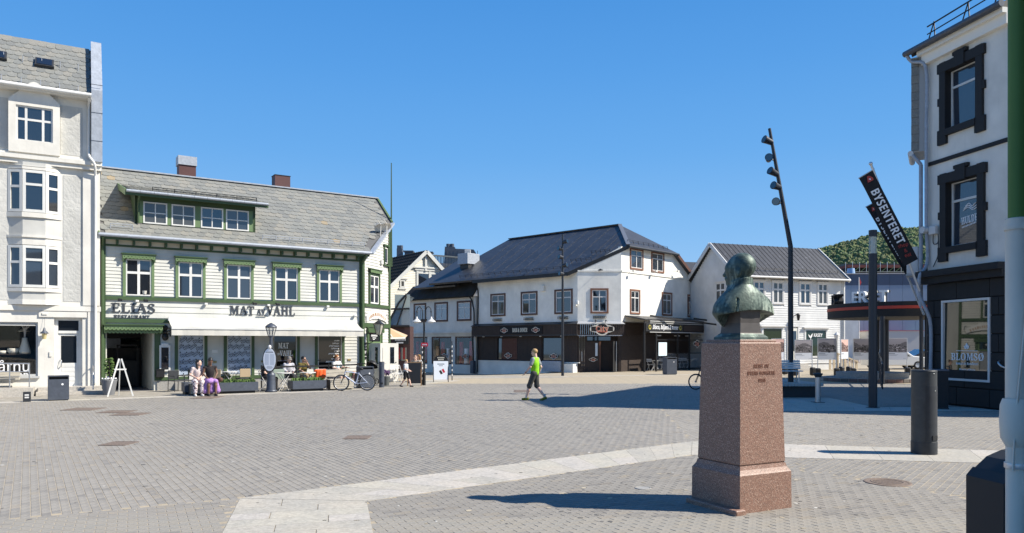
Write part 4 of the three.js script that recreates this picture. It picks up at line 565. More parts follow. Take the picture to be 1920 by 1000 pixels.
function logo(parent, x, y, z, w, ry = 0, mat) { const m = mesh('bar_logo', [ext(shp([...Array(28)].map((_, i) => { const a = i / 28 * PI * 2, c = Math.cos(a), s = Math.sin(a); const r = Math.abs(s) > 0.55 ? 0.42 : 0.5; return [c * 0.5 * (Math.abs(s) < 0.55 ? 1 : 0.62), s * 0.26 * (Math.abs(s) < 0.5 ? 0.8 : 1)]; })), 0.04)], mat, parent); const p = m.geometry.attributes.position, uv = m.geometry.attributes.uv; for (let i = 0; i < p.count; i++) uv.setXY(i, p.getX(i) + 0.5, p.getY(i) / 0.54 + 0.5); m.scale.setScalar(w); m.scale.z = 1; m.position.set(x, y, z); return m; }
const logoMat = M([1, 1, 1], { map: logoTex('#1c1512'), roughness: 0.6 });
{
  const Bd = thing('corner_bar', 'white plastered corner bar with dark metal roof and brown ground floor', 'building', [P1[0], 0, -P1[1]], FC.ry);
  const toL = FCL.ry - FC.ry, S1 = [P2[0] - P1[0], P2[1] - P1[1]];
  const gL = new THREE.Group(); gL.name = 'side_wing'; gL.rotation.y = toL; Bd.add(gL);          // local x < 0 runs away to the left
  const gR = new THREE.Group(); gR.name = 'gable_wing'; gR.position.set(3.06, 0, 0); gR.rotation.y = FCR.ry - FC.ry; Bd.add(gR);
  const LL = 10.2, RL = 11.2, YC = 3.5, YE = 7.05;
  const L = (px, py, w) => FCL.at(px, py, w), Cn = (px, py) => FC.at(px, py), R = (px, py, w) => FCR.at(px, py, w);
  // plaster walls, upper storeys, with window openings
  const wL = [[920, 948], [977, 1008], [1040, 1074]].map(([a, b]) => [L(a, 570)[0], L(b, 570)[0]]), wC = [[1107, 1141]].map(([a, b]) => [Cn(a, 570)[0], Cn(b, 570)[0]]), wR = [[1181, 1200], [1241, 1260], [1289, 1306]].map(([a, b]) => [R(a, 570)[0], R(b, 570)[0]]), wT = [[1181, 1206], [1221, 1245]].map(([a, b]) => [R(a, 485)[0], R(b, 485)[0]]);
  const hole = ([a, b]) => rect(a + 0.1, b - 0.1, 4.17, 5.74);
  mesh('wall', [ext(shp(rect(-LL, 0, YC, YE), wL.map(hole)), 0.25).translate(0, 0, -0.25), bx(-LL, 0, -0.5, 0.62, -0.25, 0.0)], mt.cityPlaster, gL);
  mesh('wall', [ext(shp([[0, YC], [3.06, YC], [3.06, 8.75], [0, YE]], wC.map(hole)), 0.25).translate(0, 0, -0.25)], mt.cityPlaster, Bd);
  const gy = (s) => (s < 6.9 ? 8.85 : 8.95 - (s - 6.9) * 0.58);
  mesh('wall', [ext(shp([[0, YC], [RL, YC], [RL, 6.9], [9.6, 7.15], [6.9, 8.78], [0, 8.75]], [...wR.map(hole), ...wT.map(([a, b]) => rect(a + 0.1, b - 0.1, R(1190, 504)[1], R(1190, 468)[1]))]), 0.25).translate(0, 0, -0.25), bx(RL - 0.25, RL, 0, 6.9, -9, -0.26)], mt.cityPlaster, gR);
  const bwin = (par, [a, b], y0, y1, m = mt.brownFrame) => { const c = (a + b) / 2, w = b - a, W = win(par, c, y0 + 0.1, y1 - 0.1, w - 0.22, { cols: [0.5], rows: [0.68], frame: mt.winGrey, z: 0.012, fw: 0.08, bw: 0.07 }); mesh('casing', [bx(a, a + 0.12, y0, y1, 0, 0.05), bx(b - 0.12, b, y0, y1, 0, 0.05), bx(a + 0.12, b - 0.12, y1 - 0.12, y1, 0, 0.05), bx(a + 0.12, b - 0.12, y0, y0 + 0.12, 0, 0.06)], m, W); return W; };
  for (const w of wL) bwin(gL, w, 4.07, 5.82); for (const w of wC) bwin(Bd, w, 4.07, 5.82, mt.brownLite); for (const w of wR) bwin(gR, w, 4.07, 5.84, mt.brownLite); for (const w of wT) bwin(gR, w, R(1190, 506)[1], R(1190, 466)[1], mt.brownLite);
  { const [a, b] = wR[1]; mesh('curtain', [bx(a + 0.16, a + 0.4, 4.25, 5.6, -0.03, -0.026), bx(b - 0.45, b - 0.16, 4.25, 5.6, -0.03, -0.026)], mt.red, gR); const [c, d] = wL[2]; mesh('blind', [...Array(18)].map((_, i) => bx((c + d) / 2 + 0.03, d - 0.16, 4.24 + i * 0.075, 4.29 + i * 0.075, -0.03, -0.026)), mt.greyFrame, gL); }
  mesh('string_course', [bx(0.02, RL, 6.98, 7.1, 0, 0.06)], mt.cityPlaster, gR); mesh('string_course', [bx(0, 3.06, 6.98, 7.08, 0, 0.05)], mt.cityPlaster, Bd);
  for (const [w, g] of [...wL.map((w) => [w, gL]), ...wC.map((w) => [w, Bd])]) { const c = (w[0] + w[1]) / 2; mesh('flower_box_bracket', [bx(c - 0.45, c + 0.45, 3.86, 3.88, 0.01, 0.16), bx(c - 0.45, c + 0.45, 3.72, 3.74, 0.01, 0.16), ...[...Array(8)].map((_, i) => bx(c - 0.45 + i * 0.127, c - 0.43 + i * 0.127, 3.74, 3.86, 0.13, 0.15))], mt.darkWood, g); }
  for (const px of [991]) { const [s, y] = L(px, 517); mesh('wall_lamp', [rod([s, y, 0], [s, y, 0.4], 0.02), lathe([[0, 0.1], [0.18, 0], [0.17, -0.02], [0, 0]], 10).translate(s, y, 0.4)], mt.black, gL); }
  { const [s, y] = Cn(1124, 508); mesh('wall_lamp', [rod([s, y, 0], [s, y, 0.5], 0.02), lathe([[0, 0.1], [0.2, 0], [0.18, -0.02], [0, 0]], 10).translate(s, y, 0.5)], mt.black, Bd); }
  for (const px of [1180, 1222, 1263]) { const [s, y] = R(px, 509); mesh('floodlight', [rod([s, y, 0], [s, y, 0.35], 0.02), rbox(0.24, 0.14, 0.12, 0.02, s, y - 0.02, 0.4)], mt.plasterGrey, gR); }
  mesh('vent_box', [rbox(0.36, 0.42, 0.2, 0.03, L(1019, 541)[0], L(1019, 541)[1], 0.1)], mt.cityPlaster, gL); mesh('wall_box', [rbox(0.16, 0.36, 0.12, 0.02, L(1081, 574)[0], 4.75, 0.07), rbox(0.2, 0.26, 0.16, 0.05, L(1087, 572)[0] - 0.05, 4.8, 0.2)], mt.white, gL);
  // brown boarded ground floor: pent roof band, boards, dark shop windows
  const boards = (x0, x1, y0, y1, z, holes = []) => { const g = []; const n = Math.max(1, Math.round((x1 - x0) / 0.14)); for (let i = 0; i < n; i++) { const a = x0 + (x1 - x0) * i / n, b = x0 + (x1 - x0) * (i + 1) / n; let sp = [[y0, y1]]; for (const h of holes) if (h[0] < b - 0.02 && h[1] > a + 0.02) sp = sp.flatMap(([p, q]) => [[p, Math.min(q, h[2])], [Math.max(p, h[3]), q]].filter(([c, d]) => d - c > 0.02)); for (const [p, q] of sp) g.push(bx(a + 0.006, b - 0.006, p, q, z - 0.03, z)); } return g; };
  const sL = [[933, 970], [1017, 1055]].map(([a, b]) => [L(a, 660)[0], L(b, 660)[0]]), sTop = 2.42, sBot = 0.72;
  mesh('boarding', boards(-LL, 0, 0.62, 2.55, 0.03, sL.map(([a, b]) => [a, b, sBot, sTop])), mt.darkWood, gL); mesh('back_boarding', [ext(shp(rect(-LL, 0, 0.62, YC), sL.map(([a, b]) => rect(a, b, sBot, sTop))), 0.2).translate(0, 0, -0.21)], mt.darkWood, gL);
  sL.forEach(([a, b], i) => { const w = win(gL, (a + b) / 2, sBot, sTop, b - a, { fw: 0.06, z: -0.03, frame: mt.dark, name: 'shop_window' }); logo(w, (a + b) / 2 + (i ? 0.1 : 0.05), 1.05, -0.055, 0.85, 0, logoMat); });
  mesh('plinth_cap', [bx(-LL, 0.2, 0.6, 0.66, -0.02, 0.06)], mt.cityPlaster, gL);
  mesh('fascia_boards', boards(-LL - 0.25, 0.3, 2.6, 3.3, 0.42), mt.darkWood, gL); mesh('canopy', [slab([[-LL - 0.3, 3.34, 0.48], [0.35, 3.34, 0.48], [0.05, 3.52, 0.01], [-LL - 0.3, 3.52, 0.01]], 0.04), bx(-LL - 0.25, 0.3, 2.52, 2.6, 0.0, 0.43)], mt.anthracite2, gL);
  mesh('canopy_soffit', [bx(-LL - 0.2, 0.2, 2.6, 2.62, 0.0, 0.4)], mt.darkWood, gL);
  for (let i = 0; i < 5; i++) mesh('downlight', [cyl(0.09, 0.09, 0.05, -9.2 + i * 2.0, 2.47, 0.3, 10)], mt.white, gL);
  { const a = L(945, 615)[0], b = L(1025, 615)[0]; const bd = mesh('sign_board', [bx(a, b, 2.68, 3.24, 0.43, 0.47)], mt.dark, gL); logo(bd, L(954, 615)[0], 2.96, 0.475, 0.8, 0, logoMat); logo(bd, L(1013, 615)[0], 2.96, 0.475, 0.8, 0, logoMat); mesh('sign_letters', [text('BAR & DINER', serifB, 0.3, 0.02, { width: L(997, 615)[0] - L(969, 615)[0] }).translate(L(983, 615)[0], 2.82, 0.475)], mt.cream, bd); }
  // the cut corner with the entrance
  const dC = [[1100, 1125], [1128, 1163]].map(([a, b]) => [Cn(a, 660)[0], Cn(b, 660)[0]]);
  mesh('boarding', boards(0, 0.62, 0, 2.6, 0.02), mt.darkWood, Bd); mesh('boarding', boards(2.86, 3.06, 0, 2.6, 0.02), mt.darkWood, Bd); mesh('fascia_boards', boards(-0.12, 3.2, 2.55, 3.3, 0.42), mt.darkWood, Bd); mesh('canopy', [slab([[-0.15, 3.34, 0.5], [3.25, 3.34, 0.5], [3.06, 3.52, 0.01], [0, 3.52, 0.01]], 0.04), bx(0, 3.06, 2.5, 2.55, 0, 0.42)], M([0.42, 0.43, 0.45], { roughness: 0.4, metalness: 0.3 }), Bd);
  mesh('entrance_back', [bx(0.62, 2.86, 0, 2.6, -0.5, -0.45), bx(0.62, 0.66, 0, 2.6, -0.5, 0), bx(2.82, 2.86, 0, 2.6, -0.5, 0)], mt.darkWood, Bd); mesh('transom', [bx(0.68, 2.3, 2.18, 2.45, -0.03, 0.0)], mt.glass, Bd);
  { const d = mesh('door', [bx(0.66, 1.5, 0.03, 2.12, -0.05, 0.0)], mt.darkWood, Bd); mesh('pane', [bx(1.24, 1.4, 1.1, 2.0, 0.0, 0.01)], mt.clear, d).material = M([0.6, 0.66, 0.7], { roughness: 0.3 }); logo(d, 1.08, 0.85, 0.01, 0.6, 0, logoMat); const o = mesh('open_door', [bx(0, 0.85, 0.03, 2.12, -0.025, 0.025)], mt.dark, Bd); o.position.set(2.7, 0, 0.0); o.rotation.y = -2.0; mesh('handle', [rod([2.55, 0.9, 0.12], [2.55, 1.25, 0.12], 0.02), bx(2.68, 2.74, 0.03, 2.12, 0.02, 0.07)], mt.steel, Bd); mesh('handle', [rod([0.3, 0.75, 0.05], [0.3, 1.4, 0.05], 0.03)], mt.steel, Bd); mesh('threshold_panel', [bx(1.52, 1.66, 0.03, 2.12, -0.3, -0.2)], mt.brownLite, Bd); }
  logo(Bd, Cn(1127, 614)[0], 2.98, 0.45, 1.75, 0, logoMat); for (const x of [1.2, 1.9]) mesh('sign_lamp', [rod([x, 3.36, 0.2], [x, 3.62, 0.55], 0.02), lathe([[0, 0.12], [0.12, 0], [0, 0]], 10).translate(x, 3.5, 0.6)], mt.black, Bd);
  // terrace under the awnings of the gable wing
  const RB = 0.02; mesh('boarding', boards(0.05, RL, 2.55, 3.45, 0.05), mt.darkWood, gR);
  mesh('back_wall', [bx(0, RL, 0, 2.55, -0.2, 0)], mt.darkWood, gR);
  const tw = 1.6; mesh('canopy', [slab([[0.4, 3.66, tw + 0.1], [RL + 1.2, 3.66, tw + 0.1], [RL + 1.2, 3.96, 0.02], [0.4, 3.96, 0.02]], 0.08)], mt.darkRoof, gR);
  mesh('canopy_fascia', [bx(0.4, RL + 1.2, 2.75, 3.5, tw - 0.02, tw + 0.05)], mt.dark, gR); mesh('fascia_boards', boards(5.6, RL + 1.0, 2.88, 3.3, tw + 0.09), mt.darkWood, gR);
  mesh('canopy_rail', [bx(1.0, RL + 1.0, 3.5, 3.56, tw + 0.06, tw + 0.12), bx(1.0, RL + 1.0, 3.38, 3.42, tw + 0.06, tw + 0.1), bx(1.0, RL + 1.1, 2.74, 2.79, tw + 0.06, tw + 0.11)], mt.greyFrame, gR);
  { const bd = mesh('sign_board', [bx(0.5, 5.5, 2.82, 3.36, tw + 0.06, tw + 0.1)], mt.black, gR); mesh('sign_letters', [text('Disco, biljard & scene', serifB, 0.3, 0.02, { width: 3.4 }).applyMatrix4(new THREE.Matrix4().makeShear(0, 0, 0.25, 0, 0, 0)).translate(3.0, 2.98, tw + 0.11)], mt.letterWhite, bd); for (const x of [0.95, 5.05]) { mesh('round_emblem', [cyl(0.16, 0.16, 0.03, 0, 0, 0, 18).rotateX(PI / 2).translate(x, 3.1, tw + 0.11)], M([0.45, 0.38, 0.08]), bd); mesh('round_emblem_mark', [cyl(0.09, 0.09, 0.03, 0, 0, 0, 14).rotateX(PI / 2).translate(x, 3.12, tw + 0.13)], mt.black, bd); } }
  for (const x of [0.5, 2.0, 4.9, 6.6, 9.4, RL + 0.9]) mesh('terrace_post', [bx(x - 0.05, x + 0.05, 0.01, 2.8, tw - 0.08, tw + 0.02)], mt.black, gR);
  mesh('terrace_rail', [bx(2.0, RL + 0.9, 1.22, 1.28, tw - 0.06, tw), bx(2.0, RL + 0.9, 2.2, 2.26, tw - 0.06, tw), bx(2.0, RL + 0.9, 0.05, 0.16, tw - 0.06, tw)], mt.black, gR);
  for (const [a, b] of [[2.05, 4.85], [4.95, 6.55], [6.65, 9.35], [9.45, RL + 0.85]]) mesh('terrace_glass', [bx(a, b, 0.16, 1.22, tw - 0.035, tw - 0.027)], mt.clear, gR);
  mesh('poster', [bx(2.2, 3.3, 1.1, 2.05, tw + 0.03, tw + 0.05)], M([0.55, 0.66, 0.72]), gR); logo(gR, 7.6, 1.95, tw + 0.03, 1.15, 0, logoMat);
  for (const x of [2.6, 5.2, 6.8, 8.4]) mesh('heater', [bx(x, x + 0.5, 2.5, 2.58, tw - 0.5, tw - 0.3)], mt.greyFrame, gR);
  mesh('awning_arm', [beam([1.2, 3.9, tw], [10.4, 3.2, tw + 2.0], 0.08, 0.12), beam([7.2, 3.85, tw], [RL + 2.2, 3.35, tw + 2.0], 0.08, 0.12)], mt.black, gR);
  // roof of the gable wing frame: cross-section along x, ridge at 3.7, running back; front hip and cut corner
  const ez = 0.35, yr = 10.98, sr = 3.7, ye = 6.95, se = -2.65, RB2 = -14.2, hz = -2.7;
  const k = (yr - ye) / (sr - se), yy = (s) => yr - (sr - s) * k;
  const main = [[se, ye, -2.65], [0.35, yy(0.35), ez], [sr, yr, hz], [sr, yr, RB2], [se, ye, RB2 - 3.2]];
  const roof = mesh('roof', [slab([[se, ye, RB2 - 3.2], [se, ye, -2.65], [0.35, yy(0.35), ez], [sr, yr, hz], [sr, yr, RB2]], 0.16), slab([[0.35, yy(0.35), ez], [7.05, yy(0.35), ez], [sr, yr, hz]], 0.16), slab([[sr, yr, hz], [7.05, yy(0.35), ez], [9.5, 7.35, ez], [9.5, 7.35, RB2], [sr, yr, RB2]], 0.16), slab([[9.5, 7.35, ez], [12.1, 6.95, ez], [12.1, 6.95, RB2], [9.5, 7.35, RB2]], 0.16), slab([[sr, yr, RB2], [9.5, 7.35, RB2], [9.5, 7.35, RB2 - 4], [se, ye, RB2 - 3.2]], 0.1)], mt.darkRoof, gR);
  const nn = V(-k, 1, 0).normalize();
  { // standing seams up the big slope
    const g = []; for (let i = 0; i < 13; i++) { const z = -3.3 - i * 1.1; const z0 = z; const top = z < hz ? sr : sr; if (z < RB2 - 0.1) continue; g.push(beam([se + 0.02, ye + 0.02, z0], [top, yr + 0.02, z0], 0.02, 0.008)); } for (let i = 1; i < 5; i++) { const f = i / 5, z = lerp(-2.65, ez, f), s0 = lerp(se, 0.35, f); const s1 = z > hz ? lerp(sr, 0.35, (z - hz) / (ez - hz)) : sr; if (s1 > s0) g.push(beam([s0, yy(s0) + 0.02, z], [s1, yy(s1) + 0.02, z], 0.02, 0.008)); } mesh('standing_seam', g, mt.darkRoof, roof); roof.children[0].userData.kind = 'stuff'; }
  mesh('ridge_cap', [beam([sr, yr + 0.04, hz], [sr, yr + 0.04, RB2], 0.3, 0.06)], mt.darkRoof, roof); mesh('hip_cap', [beam([0.35, yy(0.35) + 0.04, ez], [sr, yr + 0.05, hz], 0.28, 0.06)], M([0.13, 0.14, 0.16], { roughness: 0.4 }), roof);
  mesh('fascia', [beam([se, ye - 0.14, -2.65], [0.37, yy(0.35) - 0.14, ez], 0.06, 0.24), beam([se, ye - 0.14, -2.65], [se, ye - 0.14, RB2 + 2], 0.06, 0.24)], mt.black, roof);
  gutter(roof, [0.35, yy(0.35) - 0.1, ez + 0.06], [7.05, yy(0.35) - 0.1, ez + 0.06], 0.09, mt.anthracite2); mesh('verge_board', [beam([7.05, yy(0.35) - 0.12, ez], [9.5, 7.22, ez], 0.06, 0.24), beam([9.5, 7.22, ez], [12.1, 6.83, ez], 0.06, 0.22)], mt.brownFrame, roof);
  const up = [nn.x * 0.9, nn.y * 0.9, 0];
  const sgm = (a, b, n, f) => snowGuard(roof, [...Array(n)].map((_, i) => { const t = i / (n - 1), p = [lerp(a[0], b[0], t), 0, lerp(a[1], b[1], t)]; p[1] = f ? f(p) : yy(p[0]) + 0.02; return [p, up]; }), 0.28, mt.black);
  sgm([-2.25, -2.9], [-2.25, -14], 18); sgm([-1.4, -1.5], [-1.4, -3.3], 5); sgm([-0.45, -0.6], [-0.45, -2.2], 5); sgm([0.9, 0.0], [6.2, 0.0], 9, () => yy(0.35) + 0.25);
  // low side roof, vent box, chimney stack behind
  mesh('rear_roof', [slab([[-2.4, 6.7, -14.5], [-2.4, 6.7, -19.8], [3, 9.6, -19.8], [3, 9.6, -14.5]].reverse(), 0.15)], mt.darkRoof, roof);
  const vb = mesh('vent_unit', [rbox(1.4, 0.9, 1.2, 0.03, -0.2, 9.0, -15.2)], mt.zinc, roof); mesh('vent_unit_base', [box(1.0, 1.0, 1.0, -0.2, 8.2, -15.2)], mt.black, vb);
  mesh('downpipe', [tube([[-LL + 0.12, 6.6, 0.3], [-LL + 0.1, 6.3, 0.1], [-LL + 0.1, 3.4, 0.1]], 0.05, 20, 8), rod([-LL + 0.1, 2.5, 0.12], [-LL + 0.1, -0.3, 0.12], 0.05)], mt.black, gL);
  mesh('utility_cabinet', [rbox(1.7, 0.75, 0.5, 0.02, -1.9, 0.35, 0.4)], mt.greyFrame, gL).material = mt.zinc; mesh('ramp_block', [bx(-1.0, 0.0, -0.2, 0.55, 0.02, 0.5)], mt.cityPlaster, gL);
}
// ---------- the low white shop with mossy roof, next to it ----------
{
  const e = FCL.end(-10.45), FL2 = facade(e, 134.4), H = thing('low_white_shop', 'low white plastered shop with dark mossy roof and red wares in its windows', 'house', [e[0], 0, -e[1]], FL2.ry), A = (px, py, w) => FL2.at(px, py, w), W = 8.9, EY = 5.75;
  const sw = [[771, 802], [808, 847], [852, 890]].map(([a, b]) => [A(a, 660)[0] + 0.06, A(b, 660)[0] - 0.06]), uw = [[776, 799], [815, 840], [857, 884]].map(([a, b]) => [A(a, 580)[0], A(b, 580)[0]]);
  const oy0 = 0.26, oy1 = 2.54;
  mesh('wall', [ext(shp(rect(-W, 0, -0.5, EY), [...sw.map(([a, b]) => rect(a, b, oy0, oy1)), ...uw.map(([a, b]) => rect(a + 0.08, b - 0.08, 3.9, 5.32))]), 0.25).translate(0, 0, -0.25), bx(-W, -W + 0.25, -0.5, EY, -4, -0.26), bx(-W, 0, -0.5, EY, -4.2, -4)], mt.plasterGrey, H);
  mesh('cornice', [bx(-W - 0.15, 0.05, 2.82, 2.96, 0, 0.22), bx(-W - 0.1, 0.03, 2.62, 2.82, 0, 0.08)], mt.plasterGrey, H);
  mesh('room', [bx(-W + 0.26, -0.05, oy0 - 0.1, oy0, -3, -0.26), bx(-W + 0.26, -0.05, oy1 + 0.2, oy1 + 0.25, -3, -0.26), bx(-W + 0.26, -0.05, oy0, oy1 + 0.2, -3.05, -3)], mt.room, H);
  sw.forEach(([a, b], i) => { const w = win(H, (a + b) / 2, oy0, oy1, b - a, { fw: 0.1, z: -0.05, frame: mt.brownFrame, glass: mt.clear, name: 'shop_window', cols: i === 1 ? [0.36] : [] }); logo(w, (a + b) / 2 + (i === 1 ? 0.35 : 0.1), 0.95, -0.03, 0.8, 0, logoMat); for (let k = 0; k < 4; k++) { const x = a + 0.25 + k * (b - a - 0.5) / 3, h = [1.5, 1.1, 1.45, 0.9][(k + i) % 4]; mesh('hanging_cloth', [tube([[x - 0.12, oy0 + 0.1, -0.55], [x, oy0 + 0.1, -0.47], [x + 0.12, oy0 + 0.1, -0.55]], 0.06, 8, 6).scale(1, 1, 1), cyl(0.2, 0.16, h + 0.3, x, oy0 + 0.1, -0.5, 9)], (k + i) % 4 === 1 ? M([0.45, 0.16, 0.04]) : (k + i) % 5 === 3 ? mt.letterWhite : mt.red, w); } });
  uw.forEach(([a, b]) => { const c = (a + b) / 2, w = win(H, c, 3.92, 5.3, b - a - 0.16, { fw: 0.1, z: 0.012, rows: [0.7], cols: [0.5], bw: 0.05, frame: mt.winGrey, glass: MP([0.25, 0.26, 0.27], { roughness: 0.03, ior: 2.2 }) }); mesh('casing', [bx(a, a + 0.14, 3.8, 5.42, 0, 0.05), bx(b - 0.14, b, 3.8, 5.42, 0, 0.05), bx(a + 0.14, b - 0.14, 5.28, 5.42, 0, 0.05), bx(a + 0.14, b - 0.14, 3.8, 3.94, 0, 0.06)], mt.brownFrame, w); });
  mesh('roof', [slab([[-W - 0.35, EY, 0.45], [0.05, EY, 0.45], [0.05, 7.0, -0.5], [-W + 0.3, 7.0, -0.5]], 0.15), slab([[-W - 0.35, EY, -4.4], [-W - 0.35, EY, 0.45], [-W + 0.3, 7.0, -0.5], [-W + 0.3, 7.0, -4.4]], 0.15), slab([[-W + 0.3, 7.0, -0.5], [0.05, 7.0, -0.5], [0.05, 7.15, -4.4], [-W + 0.3, 7.15, -4.4]], 0.1)], mt.mossRoof, H);
  mesh('downpipe', [tube([[-0.35, EY, 0.4], [-0.32, EY - 0.35, 0.1], [-0.2, EY - 0.8, 0.1], [-0.1, EY - 1.1, 0.1], [-0.08, 3.0, 0.1]], 0.055, 24, 8), rod([-0.08, 3.0, 0.3], [-0.08, -0.3, 0.12], 0.055)], mt.black, H); mesh('pipe_guard', [rbox(0.35, 1.0, 0.3, 0.02, -0.12, 0.1, 0.18)], mt.anthracite, H);
}

// ---------- the cream gable house behind, the glass lean-to and the brown awning ----------
{
  const FY = facade(onD(722, 70), 55), H = thing('cream_gable_house', 'cream clapboard gable house with dark tiled roof behind the low shop', 'house', FY.pos, FY.ry), A = (px, py, w) => FY.at(px, py, w);
  const ap = A(797, 470), er = A(850, 530), half = er[0] - ap[0], x0 = ap[0] - 7.0, ye = er[1], ya = ap[1], sl = (ya - ye) / half, L0 = ap[0] - 8.6;
  const prof = [[L0, -0.5], [ap[0] + half + 0.6, -0.5], [ap[0] + half + 0.6, ye - 0.6 * sl], [ap[0], ya - 0.1], [L0, ya - 0.1 - (ap[0] - L0) * sl]];
  mesh('wall', [ext(shp(prof), 0.2).translate(0, 0, -0.2)], mt.cream, H);
  mesh('siding', siding(0, 1, 0.2, ya - 0.2, 0.16, [], 0, (a, b) => [Math.max(L0, ap[0] - (ya - 0.1 - b) / sl), Math.min(ap[0] + half + 0.6, ap[0] + (ya - 0.1 - b) / sl)]), mt.cream, H);
  const E = (s, z, o = 0) => [s, (s < ap[0] ? ya - (ap[0] - s) * sl : ya - (s - ap[0]) * sl) + o, z];
  mesh('roof', [slab([E(L0 - 1, 0.35), E(ap[0], 0.35), E(ap[0], -14), E(L0 - 1, -14)], 0.15), slab([E(ap[0], 0.35), E(ap[0] + half + 1.2, 0.35), E(ap[0] + half + 1.2, -14), E(ap[0], -14)], 0.15)], mt.mossRoof, H);
  { const n = V(-sl, 1, 0).normalize(), g = []; for (let i = 0; i < 22; i++) g.push(beam(E(ap[0] - 0.15 - i * 0.42, 0.3, 0.03), E(ap[0] - 0.15 - i * 0.42, -13.5, 0.03), 0.06, 0.05)); for (let i = 0; i < 30; i++) g.push(beam(E(ap[0], 0.1 - i * 0.45, 0.02), E(L0 - 0.9, 0.1 - i * 0.45, 0.02), 0.05, 0.04)); const t = mesh('roof_tiles', g, mt.mossRoof, H); t.userData.kind = 'stuff'; }
  mesh('barge_board', [beam(E(ap[0] - 0.02, 0.38, -0.12), E(L0 - 1, 0.38, -0.12), 0.06, 0.34), beam(E(ap[0] + 0.02, 0.38, -0.12), E(ap[0] + half + 1.2, 0.38, -0.12), 0.06, 0.34)], mt.whiteWood, H);
  mesh('gable_truss', [bx(ap[0] - 0.1, ap[0] + 0.1, ya - 2.0, ya - 0.2, 0.04, 0.2), bx(ap[0] - 1.9, ap[0] + 1.9, ya - 1.75, ya - 1.6, 0.05, 0.22)], mt.whiteWood, H);
  const w0 = A(787, 522), w1 = A(824, 525); const yb = w0[1] - 0.75, W = mesh('window', [bx(w0[0] - 0.55, w1[0] + 0.5, w0[1] + 0.75, w0[1] + 0.95, 0.03, 0.14), bx(w0[0] - 0.4, w0[0] - 0.2, yb, w0[1] + 0.75, 0.03, 0.1), bx(w1[0] + 0.1, w1[0] + 0.3, yb, w0[1] + 0.75, 0.03, 0.1), bx((w0[0] + w1[0]) / 2 - 0.14, (w0[0] + w1[0]) / 2 + 0.14, yb, w0[1] + 0.75, 0.03, 0.1), bx(w0[0] - 0.2, w1[0] + 0.1, w0[1] + 0.45, w0[1] + 0.75, 0.03, 0.07)], mt.whiteWood, H);
  mesh('pane', [bx(w0[0] - 0.2, (w0[0] + w1[0]) / 2 - 0.14, yb, w0[1] + 0.45, 0.035, 0.05)], mt.glass, W); mesh('pane', [bx((w0[0] + w1[0]) / 2 + 0.14, w1[0] + 0.1, yb, w0[1] + 0.45, 0.035, 0.05)], mt.glass, W);
  const q = A(754, 533); const w2 = win(H, q[0], q[1] - 0.35, q[1] + 0.4, 0.55, { frame: mt.whiteWood, z: 0.1, fw: 0.14 }); mesh('window_hood', [bx(q[0] - 0.5, q[0] + 0.5, q[1] + 0.45, q[1] + 0.58, 0.03, 0.16), bx(q[0] - 0.4, q[0] + 0.4, q[1] - 0.5, q[1] - 0.36, 0.03, 0.12)], mt.whiteWood, w2);
  { const c = mesh('skylight', [box(0.9, 0.08, 1.4)], mt.zinc, H); c.position.set(...E(ap[0] - 5.6, -1.4, 0.12)); c.rotation.z = Math.atan(sl); mesh('pane', [box(0.76, 0.04, 1.26, 0, 0.04, 0)], MP([0.2, 0.35, 0.5], { roughness: 0.05 }), c); }
}
